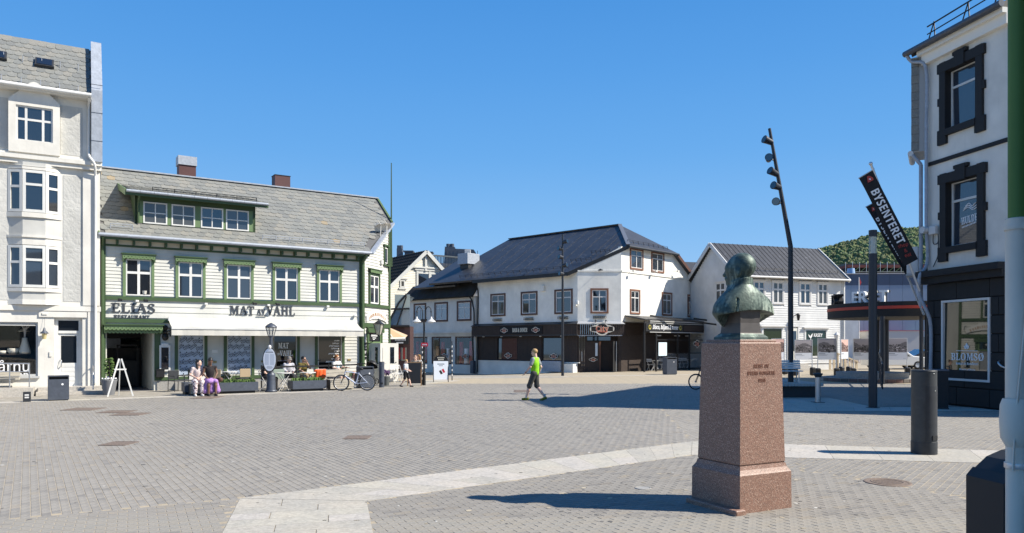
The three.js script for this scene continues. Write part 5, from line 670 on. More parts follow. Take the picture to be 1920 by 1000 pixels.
{ // dark roofed block behind with chimneys, and its timber roof terrace
  const H = thing('dark_block', 'dark clad block with black chimneys rising behind the cream gable house', 'building', [onD(840, 82)[0], 0, -82], 0), D = 82, X = (px, d = D) => (px - 840) / F * d, Y = (py, d = D) => hAt(py, d);
  mesh('wall', [bx(X(735), X(1000), -0.4, Y(500), -8, 0)], mt.plasterGrey, H); mesh('roof', [slab([[X(735), Y(500), 0.4], [X(1000), Y(500), 0.4], [X(1000), Y(486), -4], [X(735), Y(486), -4]], 0.2)], mt.darkRoof, H);
  const up = mesh('roof_house', [ext(shp([[X(832), Y(500)], [X(834), Y(462)], [X(842), Y(466)], [X(888), Y(468)], [X(901), Y(488)], [X(901), Y(500)]]), 3).translate(0, 0, -3)], mt.anthracite, H); mesh('cladding_ribs', [...Array(9)].map((_, i) => box(0.06, 1.6, 0.05, X(838) + i * 0.42, Y(484), 0.02)), mt.anthracite, up);
  for (const [a, b, y0, y1, cy] of [[833, 852, 462, 490, 1], [742, 752, 465, 490, 1], [757, 771, 471, 490, 0], [801, 808, 473, 490, 0]]) { const c = mesh('chimney', [bx(X(a), X(b), Y(y1), Y(y0), -1.6, -0.6)], mt.anthracite, H); mesh('chimney_cap', cy ? [0.3, 0.7].map((f) => cyl(0.22, 0.22, 0.45, lerp(X(a), X(b), f), Y(y0) - 0.05, -1.1, 12)) : [bx(X(a) - 0.15, X(b) + 0.15, Y(y0), Y(y0) + 0.12, -1.75, -0.45)], mt.anthracite, c); }
  const T = thing('roof_terrace', 'grey timber roof terrace railing of upright slats beside the cream gable', 'railing', [onD(840, 76)[0], 0, -76], 0), x = (px) => (px - 840) / F * 76, y = (py) => hAt(py, 76);
  mesh('deck', [bx(x(800), x(905), y(515), y(507), -4, 0.2)], mt.greyFrame, T); mesh('top_rail', [beam([x(806), y(478.5), 0.05], [x(868), y(483.5), 0.05], 0.12, 0.14), beam([x(868), y(489), 0.05], [x(890), y(492), 0.05], 0.1, 0.12)], mt.benchWood, T);
  for (let i = 0; i < 22; i++) { const px = 808 + i * 2.8, t = i / 21; mesh('slat', [bx(x(px), x(px + 1.7), y(507), y(479 + 5 * t), 0, 0.03)], M([0.42, 0.40, 0.37], { map: TX.wood }), T); } for (let i = 0; i < 7; i++) mesh('slat', [bx(x(870 + i * 2.8), x(871.7 + i * 2.8), y(507), y(490 + i * 0.4), 0, 0.03)], M([0.42, 0.40, 0.37], { map: TX.wood }), T);
  const S = mesh('satellite_dish', [rod([x(878), y(495), 0.3], [x(878), y(470), 0.3], 0.05), rbox(0.62, 0.42, 0.12, 0.05, x(877), y(473), 0.3)], mt.winGrey, T);
}
{ // glass lean-to with steel frame and the brown awning in the alley
  const d = 55, [cx] = onD(745, d), H = thing('glass_lean_to', 'sloping glass lean-to with dark steel bars in the alley', 'lean-to', [cx, 0, -d], 0), x = (px) => (px - 745) / F * d, y = (py) => hAt(py, d);
  const pr = [[762, 552], [748, 568], [733, 596], [727, 612]].map(([a, b]) => [x(a), y(b)]);
  for (let i = 0; i < 3; i++) { const [a, b] = [pr[i], pr[i + 1]]; for (let k = 0; k < 2; k++) mesh('pane', [slab([[a[0], a[1], -k * 2.2], [b[0], b[1], -k * 2.2], [b[0], b[1], -k * 2.2 - 2.1], [a[0], a[1], -k * 2.2 - 2.1]], 0.02)], MP([0.35, 0.42, 0.42], { roughness: 0.05, ior: 2 }), H); }
  mesh('end_panel', [ext(shp([pr[0], pr[1], pr[2], pr[3], [x(768), y(612)], [x(768), y(552)]]), 0.05).translate(0, 0, -0.1)], MP([0.10, 0.17, 0.24], { roughness: 0.05, ior: 2 }), H);
  mesh('end_panel', [bx(x(740), x(768), y(580), y(553), -0.02, 0.02)], M([0.45, 0.50, 0.44], { roughness: 0.3 }), H);
  mesh('steel_bar', [...pr.slice(0, 3).map((a, i) => rod([a[0], a[1], 0.03], [pr[i + 1][0], pr[i + 1][1], 0.03], 0.07)), rod([x(733), y(580), 0.06], [x(768), y(579), 0.06], 0.06), rod([x(727), y(612), 0.05], [x(768), y(612), 0.05], 0.09), rod([x(744), y(612), 0.05], [x(762), y(556), 0.05], 0.05)], mt.black, H);
  mesh('shop_wall', [bx(x(722), x(768), 0, y(612), -2.2, -0.15)], M([0.06, 0.03, 0.03]), H); mesh('shop_window', [bx(x(737), x(762), 0.7, y(652), -0.15, -0.1)], mt.glass, H); for (const p of [738, 746, 755]) mesh('red_panel', [bx(x(p), x(p + 4), 0.8, y(652), -0.1, -0.06)], M([0.25, 0.02, 0.015]), H);
  const sb = mesh('sign_board', [bx(x(738), x(766), y(646), y(632), -0.1, 0.1)], mt.black, H); mesh('sign_letters', [...Array(8)].map((_, i) => box(0.06, 0.16, 0.03, x(742) + i * 0.1, y(637), 0.11)).concat([box(0.5, 0.09, 0.03, x(750), y(643), 0.11)]), mt.winGrey, sb);
  const d2 = 43, [c2] = onD(722, d2), A = thing('brown_awning', 'tan canvas awning sloping out over the alley cafe', 'awning', [c2, 0, -d2], 0), u = (px) => (px - 722) / F * d2, v = (py) => hAt(py, d2);
  mesh('canvas', [slab([[u(722), v(611), 0.1], [u(722), v(635), 2.2], [u(766), v(634), 1.4], [u(764), v(629), 0.0]], 0.02)], mt.tan, A); mesh('front_bar', [rod([u(722), v(636), 2.2], [u(766), v(635), 1.4], 0.05)], mt.white, A); mesh('folding_arm', [rod([u(723), v(612), 0.1], [u(745), v(634), 1.8], 0.03)], mt.white, A); mesh('valance', [slab([[u(722), v(637), 2.21], [u(722), v(634.5), 2.21], [u(766), v(633.5), 1.41], [u(766), v(636), 1.41]], 0.01)], mt.tan, A);
}
// ---------- the white clapboard house on the right ----------
{
  const FK = facade(onD(1580, 57), 69), H = thing('white_clapboard_house', 'white clapboard house with dark metal roof behind the photo boards', 'house', FK.pos, FK.ry), A = (px, py, w) => FK.at(px, py, w), L = 9.7, EY = 6.75, RY = 9.55, hw = 2.9;
  const gl = new THREE.Group(); gl.name = 'gable_wall'; gl.position.set(-L, 0, -2 * hw); gl.rotation.y = -PI / 2; H.add(gl);   // local x runs from the back corner to the front
  const ws = [[1411, 1435], [1447, 1470], [1498, 1521], [1532, 1553]].map(([a, b]) => [A(a, 545)[0], A(b, 545)[0]]);
  const sho = [[A(1428, 640)[0], A(1468, 640)[0], 1.0, 3.2], [A(1508, 640)[0], A(1551, 640)[0], 0.9, 3.1]], dr = [A(1478, 640)[0], A(1495, 640)[0], 0.5, 3.15];
  mesh('wall', [bx(-L, 0, 0, EY, -2 * hw, -0.02), ext(shp([[0, EY], [2 * hw, EY], [hw, RY - 0.1]]), L - 0.1).rotateY(-PI / 2).translate(-0.05, 0, -2 * hw).rotateY(0)], mt.kaseyWood, H);
  mesh('siding', siding(-L, 0, 0.5, EY, 0.17, [...ws.map(([a, b]) => [a, b, 4.85, 6.62]), ...sho, dr], 0), mt.kaseyWood, H);
  mesh('siding', [...siding(0, 2 * hw, 0.5, EY, 0.17, [[3.2, 4.5, 4.8, 6.6]], 0), ...siding(0, 1, EY, RY - 0.15, 0.17, [], 0, (a, b) => [(b - EY) / (RY - 0.1 - EY) * hw, 2 * hw - (b - EY) / (RY - 0.1 - EY) * hw])], mt.kaseyWood, gl);
  const kw = (par, a, b, y0, y1) => { const c = (a + b) / 2, w = win(par, c, y0 + 0.1, y1 - 0.1, b - a - 0.24, { frame: mt.kaseyWood, cols: [0.5], rows: [0.66], bw: 0.12, fw: 0.06, z: 0.05 }); mesh('casing', [bx(a, a + 0.12, y0, y1, 0, 0.07), bx(b - 0.12, b, y0, y1, 0, 0.07), bx(a + 0.12, b - 0.12, y1 - 0.1, y1, 0, 0.07), bx(a + 0.12, b - 0.12, y0, y0 + 0.1, 0, 0.08), bx(a - 0.05, b + 0.05, y1, y1 + 0.06, 0, 0.14)], mt.winGrey, w); };
  for (const [a, b] of ws) kw(H, a, b, 4.85, 6.55); kw(gl, 3.2, 4.5, 4.8, 6.55);
  for (const [a, b, y0, y1] of sho) { const w = win(H, (a + b) / 2, y0, y1, b - a, { frame: mt.kaseyWood, fw: 0.14, z: 0.06, name: 'shop_window', glass: MP([0.02, 0.035, 0.018], { roughness: 0.04, ior: 1.7 }) }); mesh('window_hood', [bx(a - 0.15, b + 0.15, y1, y1 + 0.09, 0, 0.2)], mt.winGrey, w); }
  { const d = mesh('door', [bx(dr[0], dr[1], 0.5, 3.1, 0.0, 0.05)], M([0.70, 0.68, 0.6]), H); mesh('casing', [bx(dr[0] - 0.12, dr[0], 0.5, 3.2, 0, 0.08), bx(dr[1], dr[1] + 0.12, 0.5, 3.2, 0, 0.08), bx(dr[0] - 0.15, dr[1] + 0.15, 3.2, 3.3, 0, 0.1)], mt.winGrey, d); mesh('pane', [bx(dr[0] + 0.12, dr[1] - 0.12, 1.4, 2.9, 0.05, 0.06)], mt.glass, d); }
  mesh('window_letters', [text('KASEY', sansB, 0.26, 0.01, { width: A(1541, 630)[0] - A(1525, 630)[0] }).translate(A(1533, 632)[0], A(1533, 632)[1], 0.07)], mt.letterWhite, H);
  { const [s, y] = A(1519, 634), lf = (a, l) => { const q = new THREE.Shape(); q.moveTo(0, 0); q.quadraticCurveTo(l * 0.35, l * 0.25, 0, l); q.quadraticCurveTo(-l * 0.35, l * 0.25, 0, 0); return new THREE.ShapeGeometry(q, 6).rotateZ(a).translate(s, y, 0.075); }; mesh('window_leaf_mark', [lf(0.7, 0.35), lf(-0.5, 0.4), box(0.05, 0.3, 0.01, s, y - 0.1, 0.075)], mt.letterWhite, H); }
  const roof = mesh('roof', [slab([[-L - 0.3, EY + 0.02, 0.4], [0.3, EY + 0.02, 0.4], [0.3, RY, -hw], [-L - 0.3, RY, -hw]], 0.12), slab([[0.3, EY, -2 * hw - 0.4], [-L - 0.3, EY, -2 * hw - 0.4], [-L - 0.3, RY, -hw], [0.3, RY, -hw]], 0.12)], mt.darkRoof, H);
  { const g = []; for (let i = 0; i < 24; i++) g.push(beam([-L + 0.1 + i * 0.42, EY + 0.05, 0.38], [-L + 0.1 + i * 0.42, RY + 0.02, -hw], 0.03, 0.02)); const t = mesh('roof_ribs', g, mt.darkRoof, roof); t.userData.kind = 'stuff'; }
  for (const [p, q] of [[[-L - 0.32, EY - 0.1, 0.42], [-L - 0.32, RY - 0.1, -hw]], [[-L - 0.32, EY - 0.1, -2 * hw - 0.4], [-L - 0.32, RY - 0.1, -hw]], [[0.32, EY - 0.05, 0.42], [0.32, RY - 0.05, -hw]]]) mesh('verge_board', [beam(p, q, 0.06, 0.28)], mt.kaseyWood, roof); gutter(roof, [-L - 0.3, EY + 0.02, 0.48], [0.3, EY + 0.02, 0.48], 0.08, mt.winGrey);
  snowGuard(roof, [...Array(12)].map((_, i) => [[-8.6 + i * 0.75, EY + 0.55, -0.15], [0, 1, 0.2]]), 0.2, mt.black);
  mesh('wall_lamp', [rod([A(1490, 590)[0], 4.05, 0.02], [A(1490, 590)[0], 4.2, 0.4], 0.03), lathe([[0, 0.25], [0.12, 0.15], [0.14, 0.1], [0.08, -0.25], [0, -0.3]], 8).translate(A(1490, 590)[0], 3.95, 0.4)], mt.black, H); mesh('corner_board', [bx(-0.1, 0.04, 0.1, EY, 0.0, 0.06), bx(0, 0.1, 0.1, EY, 0.06, 0.16)], mt.kaseyWood, H);
  const st = mesh('porch_steps', [0, 1, 2].map((i) => bx(A(1495, 660)[0] - 1.2, A(1495, 660)[0] + 0.6, 0, 0.5 - i * 0.16, 0.05 + i * 0.4, 0.5 + i * 0.4)), mt.slabStone, H);
  mesh('ramp_rail', [beam([A(1528, 660)[0], 1.5, 1.4], [A(1575, 680)[0] + 0.3, 0.6, 1.5], 0.06, 0.1), ...[...Array(8)].map((_, i) => bx(A(1528, 660)[0] + i * 0.36, A(1528, 660)[0] + i * 0.36 + 0.2, 0.05, 1.4 - i * 0.11, 1.4, 1.44))], M([0.62, 0.50, 0.34], { map: TX.wood }), H);
}
{ // dark roof behind the bar's end
  const [x, d] = onD(1300, 72), H = thing('dark_roofed_house', 'house end with a black roof showing between the bar and the clapboard house', 'house', [x, 0, -d], 0.3); mesh('wall', [box(6, 7.5, 5, 0, 3.75, -2.5)], mt.plasterGrey, H); mesh('roof', [slab([[-3.4, 7.4, 0.4], [3.4, 7.4, 0.4], [3.4, 10.2, -3], [-3.4, 10.2, -3]], 0.15), slab([[3.4, 7.4, -6.4], [-3.4, 7.4, -6.4], [-3.4, 10.2, -3], [3.4, 10.2, -3]], 0.15)], mt.darkRoof, H);
}
// ---------- the black and white corner building on the right ----------
const FB = facade(onD(1740, 24.6), 169);
{
  const H = thing('bakery_corner_building', 'white and black corner building with heavy black window surrounds', 'building', FB.pos, FB.ry), A = (px, py, w) => FB.at(px, py, w), W = 3.15, EY = 11.5, YB = 4.3;
  const wn = [[A(1762, 190)[0], A(1850, 190)[0], 8.48, 10.95], [A(1763, 390)[0], A(1853, 390)[0], A(1800, 478)[1], A(1800, 318)[1]]], sw = [A(1768, 640)[0], A(1859, 640)[0], 0.8, 3.33];
  mesh('wall', [ext(shp(rect(0, W, YB, EY), wn.map(([a, b, c, d]) => rect(a + 0.32, b - 0.28, c + 0.28, d - 0.3))), 0.35).translate(0, 0, -0.35), bx(W - 0.35, W, YB, EY, -0.0, 0.002)].slice(0, 1), M([0.78, 0.755, 0.69], { map: TX.grime, roughness: 0.9 }), H);
  for (const [a, b, c, d] of wn) {
    const W2 = win(H, (a + b) / 2 + 0.02, c + 0.28, d - 0.3, b - a - 0.6, { rows: [0.7], fw: 0.07, z: -0.14, frame: mt.white, bw: 0.07 }), m = (a + b) / 2;
    mesh('surround', [bx(a + 0.08, a + 0.33, c, d, 0, 0.09), bx(b - 0.33, b - 0.08, c, d, 0, 0.09), bx(a, b, d - 0.32, d - 0.02, 0, 0.1), bx(a + 0.33, b - 0.33, c + 0.1, c + 0.3, 0, 0.12), bx(m - 0.2, m + 0.2, d - 0.35, d + 0.14, 0, 0.13), bx(m - 0.27, m + 0.27, d + 0.03, d + 0.14, 0, 0.12), bx(a, a + 0.1, (c + d) / 2 - 0.12, (c + d) / 2 + 0.12, 0, 0.085), bx(b - 0.1, b, (c + d) / 2 - 0.12, (c + d) / 2 + 0.12, 0, 0.085), bx(a, a + 0.36, c - 0.15, c + 0.32, 0, 0.095), bx(b - 0.36, b, c - 0.15, c + 0.32, 0, 0.095), bx(a + 0.33, b - 0.33, d - 0.34, d - 0.3, -0.2, 0), bx(a + 0.29, a + 0.33, c + 0.28, d - 0.32, -0.2, 0.0), bx(b - 0.33, b - 0.29, c + 0.28, d - 0.32, -0.2, 0)], mt.blackPaint, W2);
  }
  { const [s, y] = A(1812, 405), wv = (o, l) => tube([[s - l, y + o, -0.165], [s - l * 0.3, y + o + 0.07, -0.165], [s + l * 0.3, y + o - 0.03, -0.165], [s + l, y + o + 0.05, -0.165]], 0.016, 14, 5); mesh('window_letters', [text('HULDRA', serifB, 0.22, 0.005, { width: 0.78 }).rotateZ(0.1).translate(s + 0.02, y - 0.18, -0.175), wv(0.22, 0.3), wv(0.28, 0.26), wv(0.34, 0.2), ...[...Array(14)].map((_, i) => box(0.028, 0.05, 0.005, s - 0.34 + i * 0.053, y - 0.3 + i * 0.008, -0.17))], mt.letterWhite, H); }
  mesh('belt_course', [bx(0, W, 7.78, 7.9, 0, 0.05)], mt.blackPaint, H); mesh('eave_moulding', [bx(-0.1, W + 0.1, EY - 0.35, EY - 0.05, 0, 0.16), bx(-0.15, W + 0.1, EY - 0.05, EY + 0.1, 0, 0.3)], M([0.78, 0.755, 0.69]), H);
  gutter(H, [-0.55, EY + 0.16, 0.42], [W + 0.2, EY + 0.16, 0.42], 0.1, mt.anthracite); mesh('roof', [slab([[-0.4, EY + 0.2, 0.35], [W, EY + 0.2, 0.35], [W - 0.5, EY + 1.6, -2.2], [0.4, EY + 1.6, -2.2]], 0.2)], mt.blackPaint, H);
  mesh('roof_rail', [rod([0.1, EY + 0.85, 0.1], [W, EY + 0.95, 0.1], 0.025), rod([0.1, EY + 0.6, 0.1], [W, EY + 0.7, 0.1], 0.02), ...[0.3, 1.7, 2.9].flatMap((x) => [rod([x, EY + 0.25, 0.25], [x + 0.1, EY + 0.9, 0.1], 0.02), rod([x + 0.25, EY + 0.35, 0.2], [x + 0.1, EY + 0.9, 0.1], 0.02)])], mt.black, H);
  mesh('cornice', [bx(-0.15, W, YB - 0.18, YB + 0.02, 0, 0.35), bx(-0.1, W, YB - 0.4, YB - 0.18, 0, 0.22)], mt.blackPaint, H);
  // black rusticated ground floor: blocks with open joints
  mesh('ground_wall', [ext(shp(rect(0, W, 0, YB - 0.4), [rect(sw[0], sw[1], sw[2], sw[3])]), 0.3).translate(0, 0, -0.32)], mt.dark, H);
  for (let r = 0; r < 7; r++) { const y0 = 0.05 + r * 0.55, y1 = Math.min(y0 + 0.54, YB - 0.4); let x = 0; const cut = [0.02, ...(r % 2 ? [0.45, W - 0.35] : [0.62, W - 0.2])]; const xs = [0.0, r % 2 ? 0.4 : sw[0] - 0.02, W]; const put = (a, b) => b - a > 0.05 && mesh('stone_block', [rbox(b - a - 0.015, y1 - y0 - 0.015, 0.06, 0.012, (a + b) / 2, (y0 + y1) / 2, 0.01)], mt.blackPaint, H); if (y1 > sw[2] && y0 < sw[3]) { if (y0 < sw[2]) { put(0, W / 2); put(W / 2, W); continue; } if (r % 2) { put(0, sw[0] / 2); put(sw[0] / 2, sw[0] - 0.02); } else put(0, sw[0] - 0.02); put(sw[1] + 0.02, W - (r % 2 ? 0.3 : 0.0)); if (r % 2) put(W - 0.3, W); } else { put(0, W * 0.4); put(W * 0.4, W * 0.8); put(W * 0.8, W); } }
  mesh('shop_room', [bx(sw[0], sw[1], sw[2] - 0.05, sw[2], -2.2, -0.3), bx(sw[0] - 0.3, sw[1] + 0.2, 0.7, 3.5, -2.3, -2.2)], mt.room, H);
  const sh = win(H, (sw[0] + sw[1]) / 2, sw[2], sw[3], sw[1] - sw[0], { frame: mt.winGrey, fw: 0.07, z: 0.06, dep: 0.12, name: 'shop_window', glass: MP([0.012, 0.02, 0.014], { roughness: 0.02, ior: 1.75 }) });
  const tl = (str, font, size, px0, px1, py) => mesh('window_letters', [text(str, font, size, 0.004, { width: A(px1, py)[0] - A(px0, py)[0] }).translate((A(px0, py)[0] + A(px1, py)[0]) / 2, A((px0 + px1) / 2, py)[1], 0.0)], mt.letterWhite, sh);
  tl('BLOMSØ', serifB, 0.22, 1784, 1845, 676); tl('Bakeri & Konditori', serifB, 0.075, 1793, 1835, 684.5); tl('Byens eldste', serifB, 0.075, 1799, 1829, 696); tl('siden 1958', serifB, 0.075, 1802, 1826, 702);
  { const [s, y] = A(1813, 655), lf = (a, l) => { const q = new THREE.Shape(); q.moveTo(0, 0); q.quadraticCurveTo(l * 0.5, l * 0.4, 0, l); q.quadraticCurveTo(-l * 0.5, l * 0.4, 0, 0); return ext(q, 0.003).rotateZ(a).translate(s, y, 0.0); }; mesh('window_leaf_mark', [lf(0, 0.2), lf(0.75, 0.15), lf(-0.75, 0.15), bx(s - 0.42, s + 0.42, y - 0.06, y - 0.045, 0.0, 0.004)], mt.letterWhite, sh); }
  // side walls, slate hung mansard on the far side
  const G = new THREE.Group(); G.name = 'far_side'; G.rotation.y = (PI / 2 - rad(30)) - FB.ry; H.add(G);   // local x runs away from the corner, the outside is -z
  mesh('body', [slab([[0, EY, -0.36], [W, EY, -0.36], [W + 5, EY, -9], [0, EY, -15], [-7.5, EY, -6.95]], EY)], mt.plasterGrey, H);
  const md = mesh('mansard', [bx(0.12, 1.5, 8.35, EY, -0.46, 0.05)], mt.greyFrame, G);
  for (let r = 0; r < 11; r++) { for (let k = 0; k < 4; k++) mesh('slate', [bx(0.1 + k * 0.32 + (r % 2) * 0.1, 0.41 + k * 0.32 + (r % 2) * 0.1, 8.38 + r * 0.28, 8.38 + r * 0.28 + 0.3, -0.485, -0.46)], slateCols[(r + k) % 6], md); mesh('slate', [bx(0.09, 0.12, 8.38 + r * 0.28, 8.38 + r * 0.28 + 0.27, -0.48, -0.26)], slateCols[(r * 2) % 6], md); }
  gutter(G, [0.05, 8.3, -0.5], [1.55, 8.3, -0.5], 0.09, mt.winGrey); mesh('downpipe', [rod([0.1, 8.25, -0.45], [0.1, 7.9, -0.2], 0.06), rod([0.1, 7.9, -0.2], [0.1, 3.2, -0.2], 0.06)], mt.zinc, G);
  mesh('downpipe', [tube([[-0.45, EY + 0.1, 0.42], [-0.4, EY - 0.12, 0.3], [0.0, EY - 0.3, 0.16], [0.08, EY - 0.6, 0.12], [0.08, 9, 0.12], [0.08, 6, 0.12], [0.08, 4.5, 0.12], [0.08, 4.2, 0.36], [0.1, 3.5, 0.36], [0.24, 3.05, 0.26], [0.27, 2.7, 0.14], [0.27, 0.3, 0.14]], 0.055, 80, 10)], mt.zinc, H);
  mesh('junction_box', [rbox(0.3, 0.28, 0.14, 0.03, A(1755, 432)[0], A(1755, 432)[1], 0.09), cyl(0.11, 0.11, 0.16, 0, 0, 0, 14).rotateX(PI / 2).translate(A(1744, 432)[0], A(1744, 432)[1], 0.14)], mt.winGrey, H); mesh('cable', [tube([[0.3, 5.6, 0.05], [0.33, 5.2, 0.06], [0.5, 5.2, 0.06], [0.52, 5.5, 0.06], [0.5, 4.8, 0.05], [0.3, 4.45, 0.05]], 0.015, 40, 5)], mt.black, H);
  mesh('air_conditioner', [rbox(0.8, 0.9, 0.35, 0.03, 0.6, 4.75, -0.45)], mt.winGrey, G); mesh('bracket', [bx(0.2, 1.0, 4.24, 4.3, -0.65, 0), bx(0.2, 0.26, 4.0, 4.24, -0.05, 0.0), bx(0.94, 1.0, 4.0, 4.24, -0.05, 0)], mt.greyFrame, G);
  mesh('door_handle', [tube([[W - 0.25, 1.45, 0.05], [W - 0.2, 1.4, 0.14], [W - 0.1, 1.3, 0.14], [W - 0.05, 1.25, 0.05]], 0.03, 12, 6)], mt.steel, H);
}
// banners on poles
{
  const B = (str, px, d, n, lab) => { // pole leans out from the wall
    const o = thing('shop_banner', lab, 'banner', [onD(px[0], d)[0], 0, -d], 0, 'black shop banners on slanting poles'), P = (x, y, z = 0) => [(x - px[0]) / F * d, hAt(y, d), z];
    return [o, P];
  };
  for (const [d, tl, trr, bl, br, pole, lab, k] of [[23.6, [1611, 334], [1636, 319], [1695, 500], [1722, 486], [[1633, 307], [1735, 545]], 'black shop banner with white capitals hanging in front of another banner', 0], [25.6, [1624, 388], [1638, 381], [1700, 519], [1720, 510], [[1640, 372], [1742, 590]], 'black shop banner with white capitals partly hidden behind another banner', 1]]) {
    const [o, P] = B('', tl, d, 0, lab), q = (u, v, z = 0) => { const X = lerp(lerp(tl[0], trr[0], u), lerp(bl[0], br[0], u), v), Y = lerp(lerp(tl[1], trr[1], u), lerp(bl[1], br[1], u), v); return P(X, Y, z); };
    const cl = mesh('cloth', [...Array(8)].map((_, i) => slab([q(0, (i + 1) / 8, 0.03 * Math.sin(i + 1)), q(1, (i + 1) / 8, 0), q(1, i / 8, 0), q(0, i / 8, 0.03 * Math.sin(i))], 0.012)), M([0.014, 0.014, 0.016], { roughness: 0.9, side: THREE.DoubleSide }), o);
    const a = V(...q(0.5, 0)), b = V(...q(0.5, 1)), len = a.distanceTo(b), ang = Math.atan2(b.y - a.y, b.x - a.x), wd = V(...q(0, 0.5)).distanceTo(V(...q(1, 0.5)));
    const put = (name, g, t, m) => mesh(name, [g.rotateZ(ang).translate(lerp(a.x, b.x, t), lerp(a.y, b.y, t), 0.035)], m, cl);
    put('banner_letters', text('BYSENTERET', sansB, wd * 0.55, 0.006, { width: len * 0.6 }).translate(0, -wd * 0.27, 0), 0.48, mt.letterWhite);
    const rd = M([0.42, 0.06, 0.05]); const gem = ext(shp([[-0.18, 0.1], [-0.1, 0.18], [0.1, 0.18], [0.18, 0.1], [0, -0.16]]), 0.006).rotateZ(-ang - 0.45); put('gem_mark', gem.scale(wd * 1.3, wd * 1.3, 1), 0.07, rd); put('gem_core', ext(shp([[-0.06, 0.02], [0.06, 0.02], [0, 0.1]]), 0.01).rotateZ(-ang - 0.45).scale(wd * 1.3, wd * 1.3, 1), 0.07, mt.letterWhite);
    const sm = (s, dx, dy) => text(s, sansR, wd * 0.22, 0.006).rotateZ(-ang - 0.45 + 0.75).translate(dx, dy, 0); put('banner_small_letters', sm('shop', -0.12, 0), 0.86, rd); put('banner_small_letters', sm('&', 0.02, 0), 0.875, rd); put('banner_small_letters', sm('eat', 0.14, 0), 0.885, rd);
    mesh('pole', [rod(P(...pole[0]), P(...pole[1], -0.3), 0.035, 8), ball(0.06, ...P(...pole[0]))], mt.alu, o); mesh('crossbar', [rod(P(tl[0] - 1, tl[1] + 0.6), P(trr[0] + 4, trr[1] - 2.4), 0.015)], mt.alu, o); mesh('wall_bracket', [rod(P(lerp(pole[0][0], pole[1][0], 0.85), lerp(pole[0][1], pole[1][1], 0.85)), P(1738, lerp(pole[0][1], pole[1][1], 0.83), -0.3), 0.02)], mt.alu, o);
  }
}
// ---------- round canopy of the shopping centre, its columns and steps ----------
{
  const d = 38, [cx] = onD(1712, d), H = thing('round_canopy', 'round black canopy with red stripe and standing white letters on thin columns', 'canopy', [cx, 0, -d - 1.2], 0), R = (1712 - 1587) / F * d + 0.15, y0 = hAt(594, d - 1.5), y1 = hAt(566, d - 1.5);
  mesh('canopy_disc', [cyl(R, R, y1 - y0, 0, y0, 0, 48)], mt.blackPaint, H); mesh('stripe', [lathe([[R + 0.01, y0 + (y1 - y0) * 0.52], [R + 0.02, y0 + (y1 - y0) * 0.52], [R + 0.02, y0 + (y1 - y0) * 0.72], [R + 0.01, y0 + (y1 - y0) * 0.72]], 48)], M([0.42, 0.04, 0.02], { roughness: 0.5 }), H);
  const put = (c, a, m) => { const L = mesh('standing_letter', [text(c, sansB, 0.58, 0.2)], m || mt.letterWhite, H); L.position.set(Math.sin(a) * (R - 0.4), y1, Math.cos(a) * (R - 0.4)); L.rotation.y = a; mesh('letter_side', [text(c, sansB, 0.6, 0.24).translate(0.012, -0.01, -0.26)], mt.black, L); };
  put('E', -1.15); put('R', -1.01); put('E', -0.86); put('T', -0.71); for (const a of [-2.0, -1.72]) put('S', a, mt.black);
  for (const [px, dd] of [[1655, 36.2], [1663, 41], [1646, 41.5]]) { const [x, z] = onD(px, dd); mesh('column', [cyl(0.11, 0.11, y0, x - cx, 0, -z + d + 1.2, 14)], mt.mast, H); }
  for (const px of [1728, 1738]) { const [x, z] = onD(px, 36); mesh('column', [cyl(0.09, 0.09, y0, x - cx, 0, -z + d + 1.2, 12)], mt.mast, H); }
  const S = thing('round_steps', 'two round dark stone steps beneath the black canopy', 'steps', [onD(1640, 38.5)[0], 0, -39.2], 0); mesh('step', [cyl(2.3, 2.3, 0.2, 0, 0.003, 0, 40)], mt.concrete, S); mesh('step', [cyl(1.75, 1.75, 0.26, 0.25, 0.203, -0.1, 40)], mt.concrete, S);
  for (let i = 0; i < 16; i++) { const a = -1.5 + i * 0.19; mesh('step_stone', [rbox(0.4, 0.17, 0.05, 0.01).rotateY(a).translate(Math.sin(a) * 2.3, 0.1, Math.cos(a) * 2.3)], M([0.15 + 0.08 * rnd(), 0.14, 0.13], { map: TX.stone }), S); }
  const Rl = thing('ramp_railing', 'dark railing climbing the ramp behind the steps under the canopy', 'railing', [onD(1655, 32)[0], 0, -32], 0); mesh('rail', [rod([0, 1.05, 0], [3.3, 1.5, -7], 0.035), rod([0, 0.6, 0], [3.3, 1.0, -7], 0.02)], mt.mast, Rl); for (let i = 0; i < 6; i++) mesh('post', [rod([i * 0.64, 0, -i * 1.36], [i * 0.64, 1.05 + i * 0.085, -i * 1.36], 0.03)], mt.mast, Rl);
}
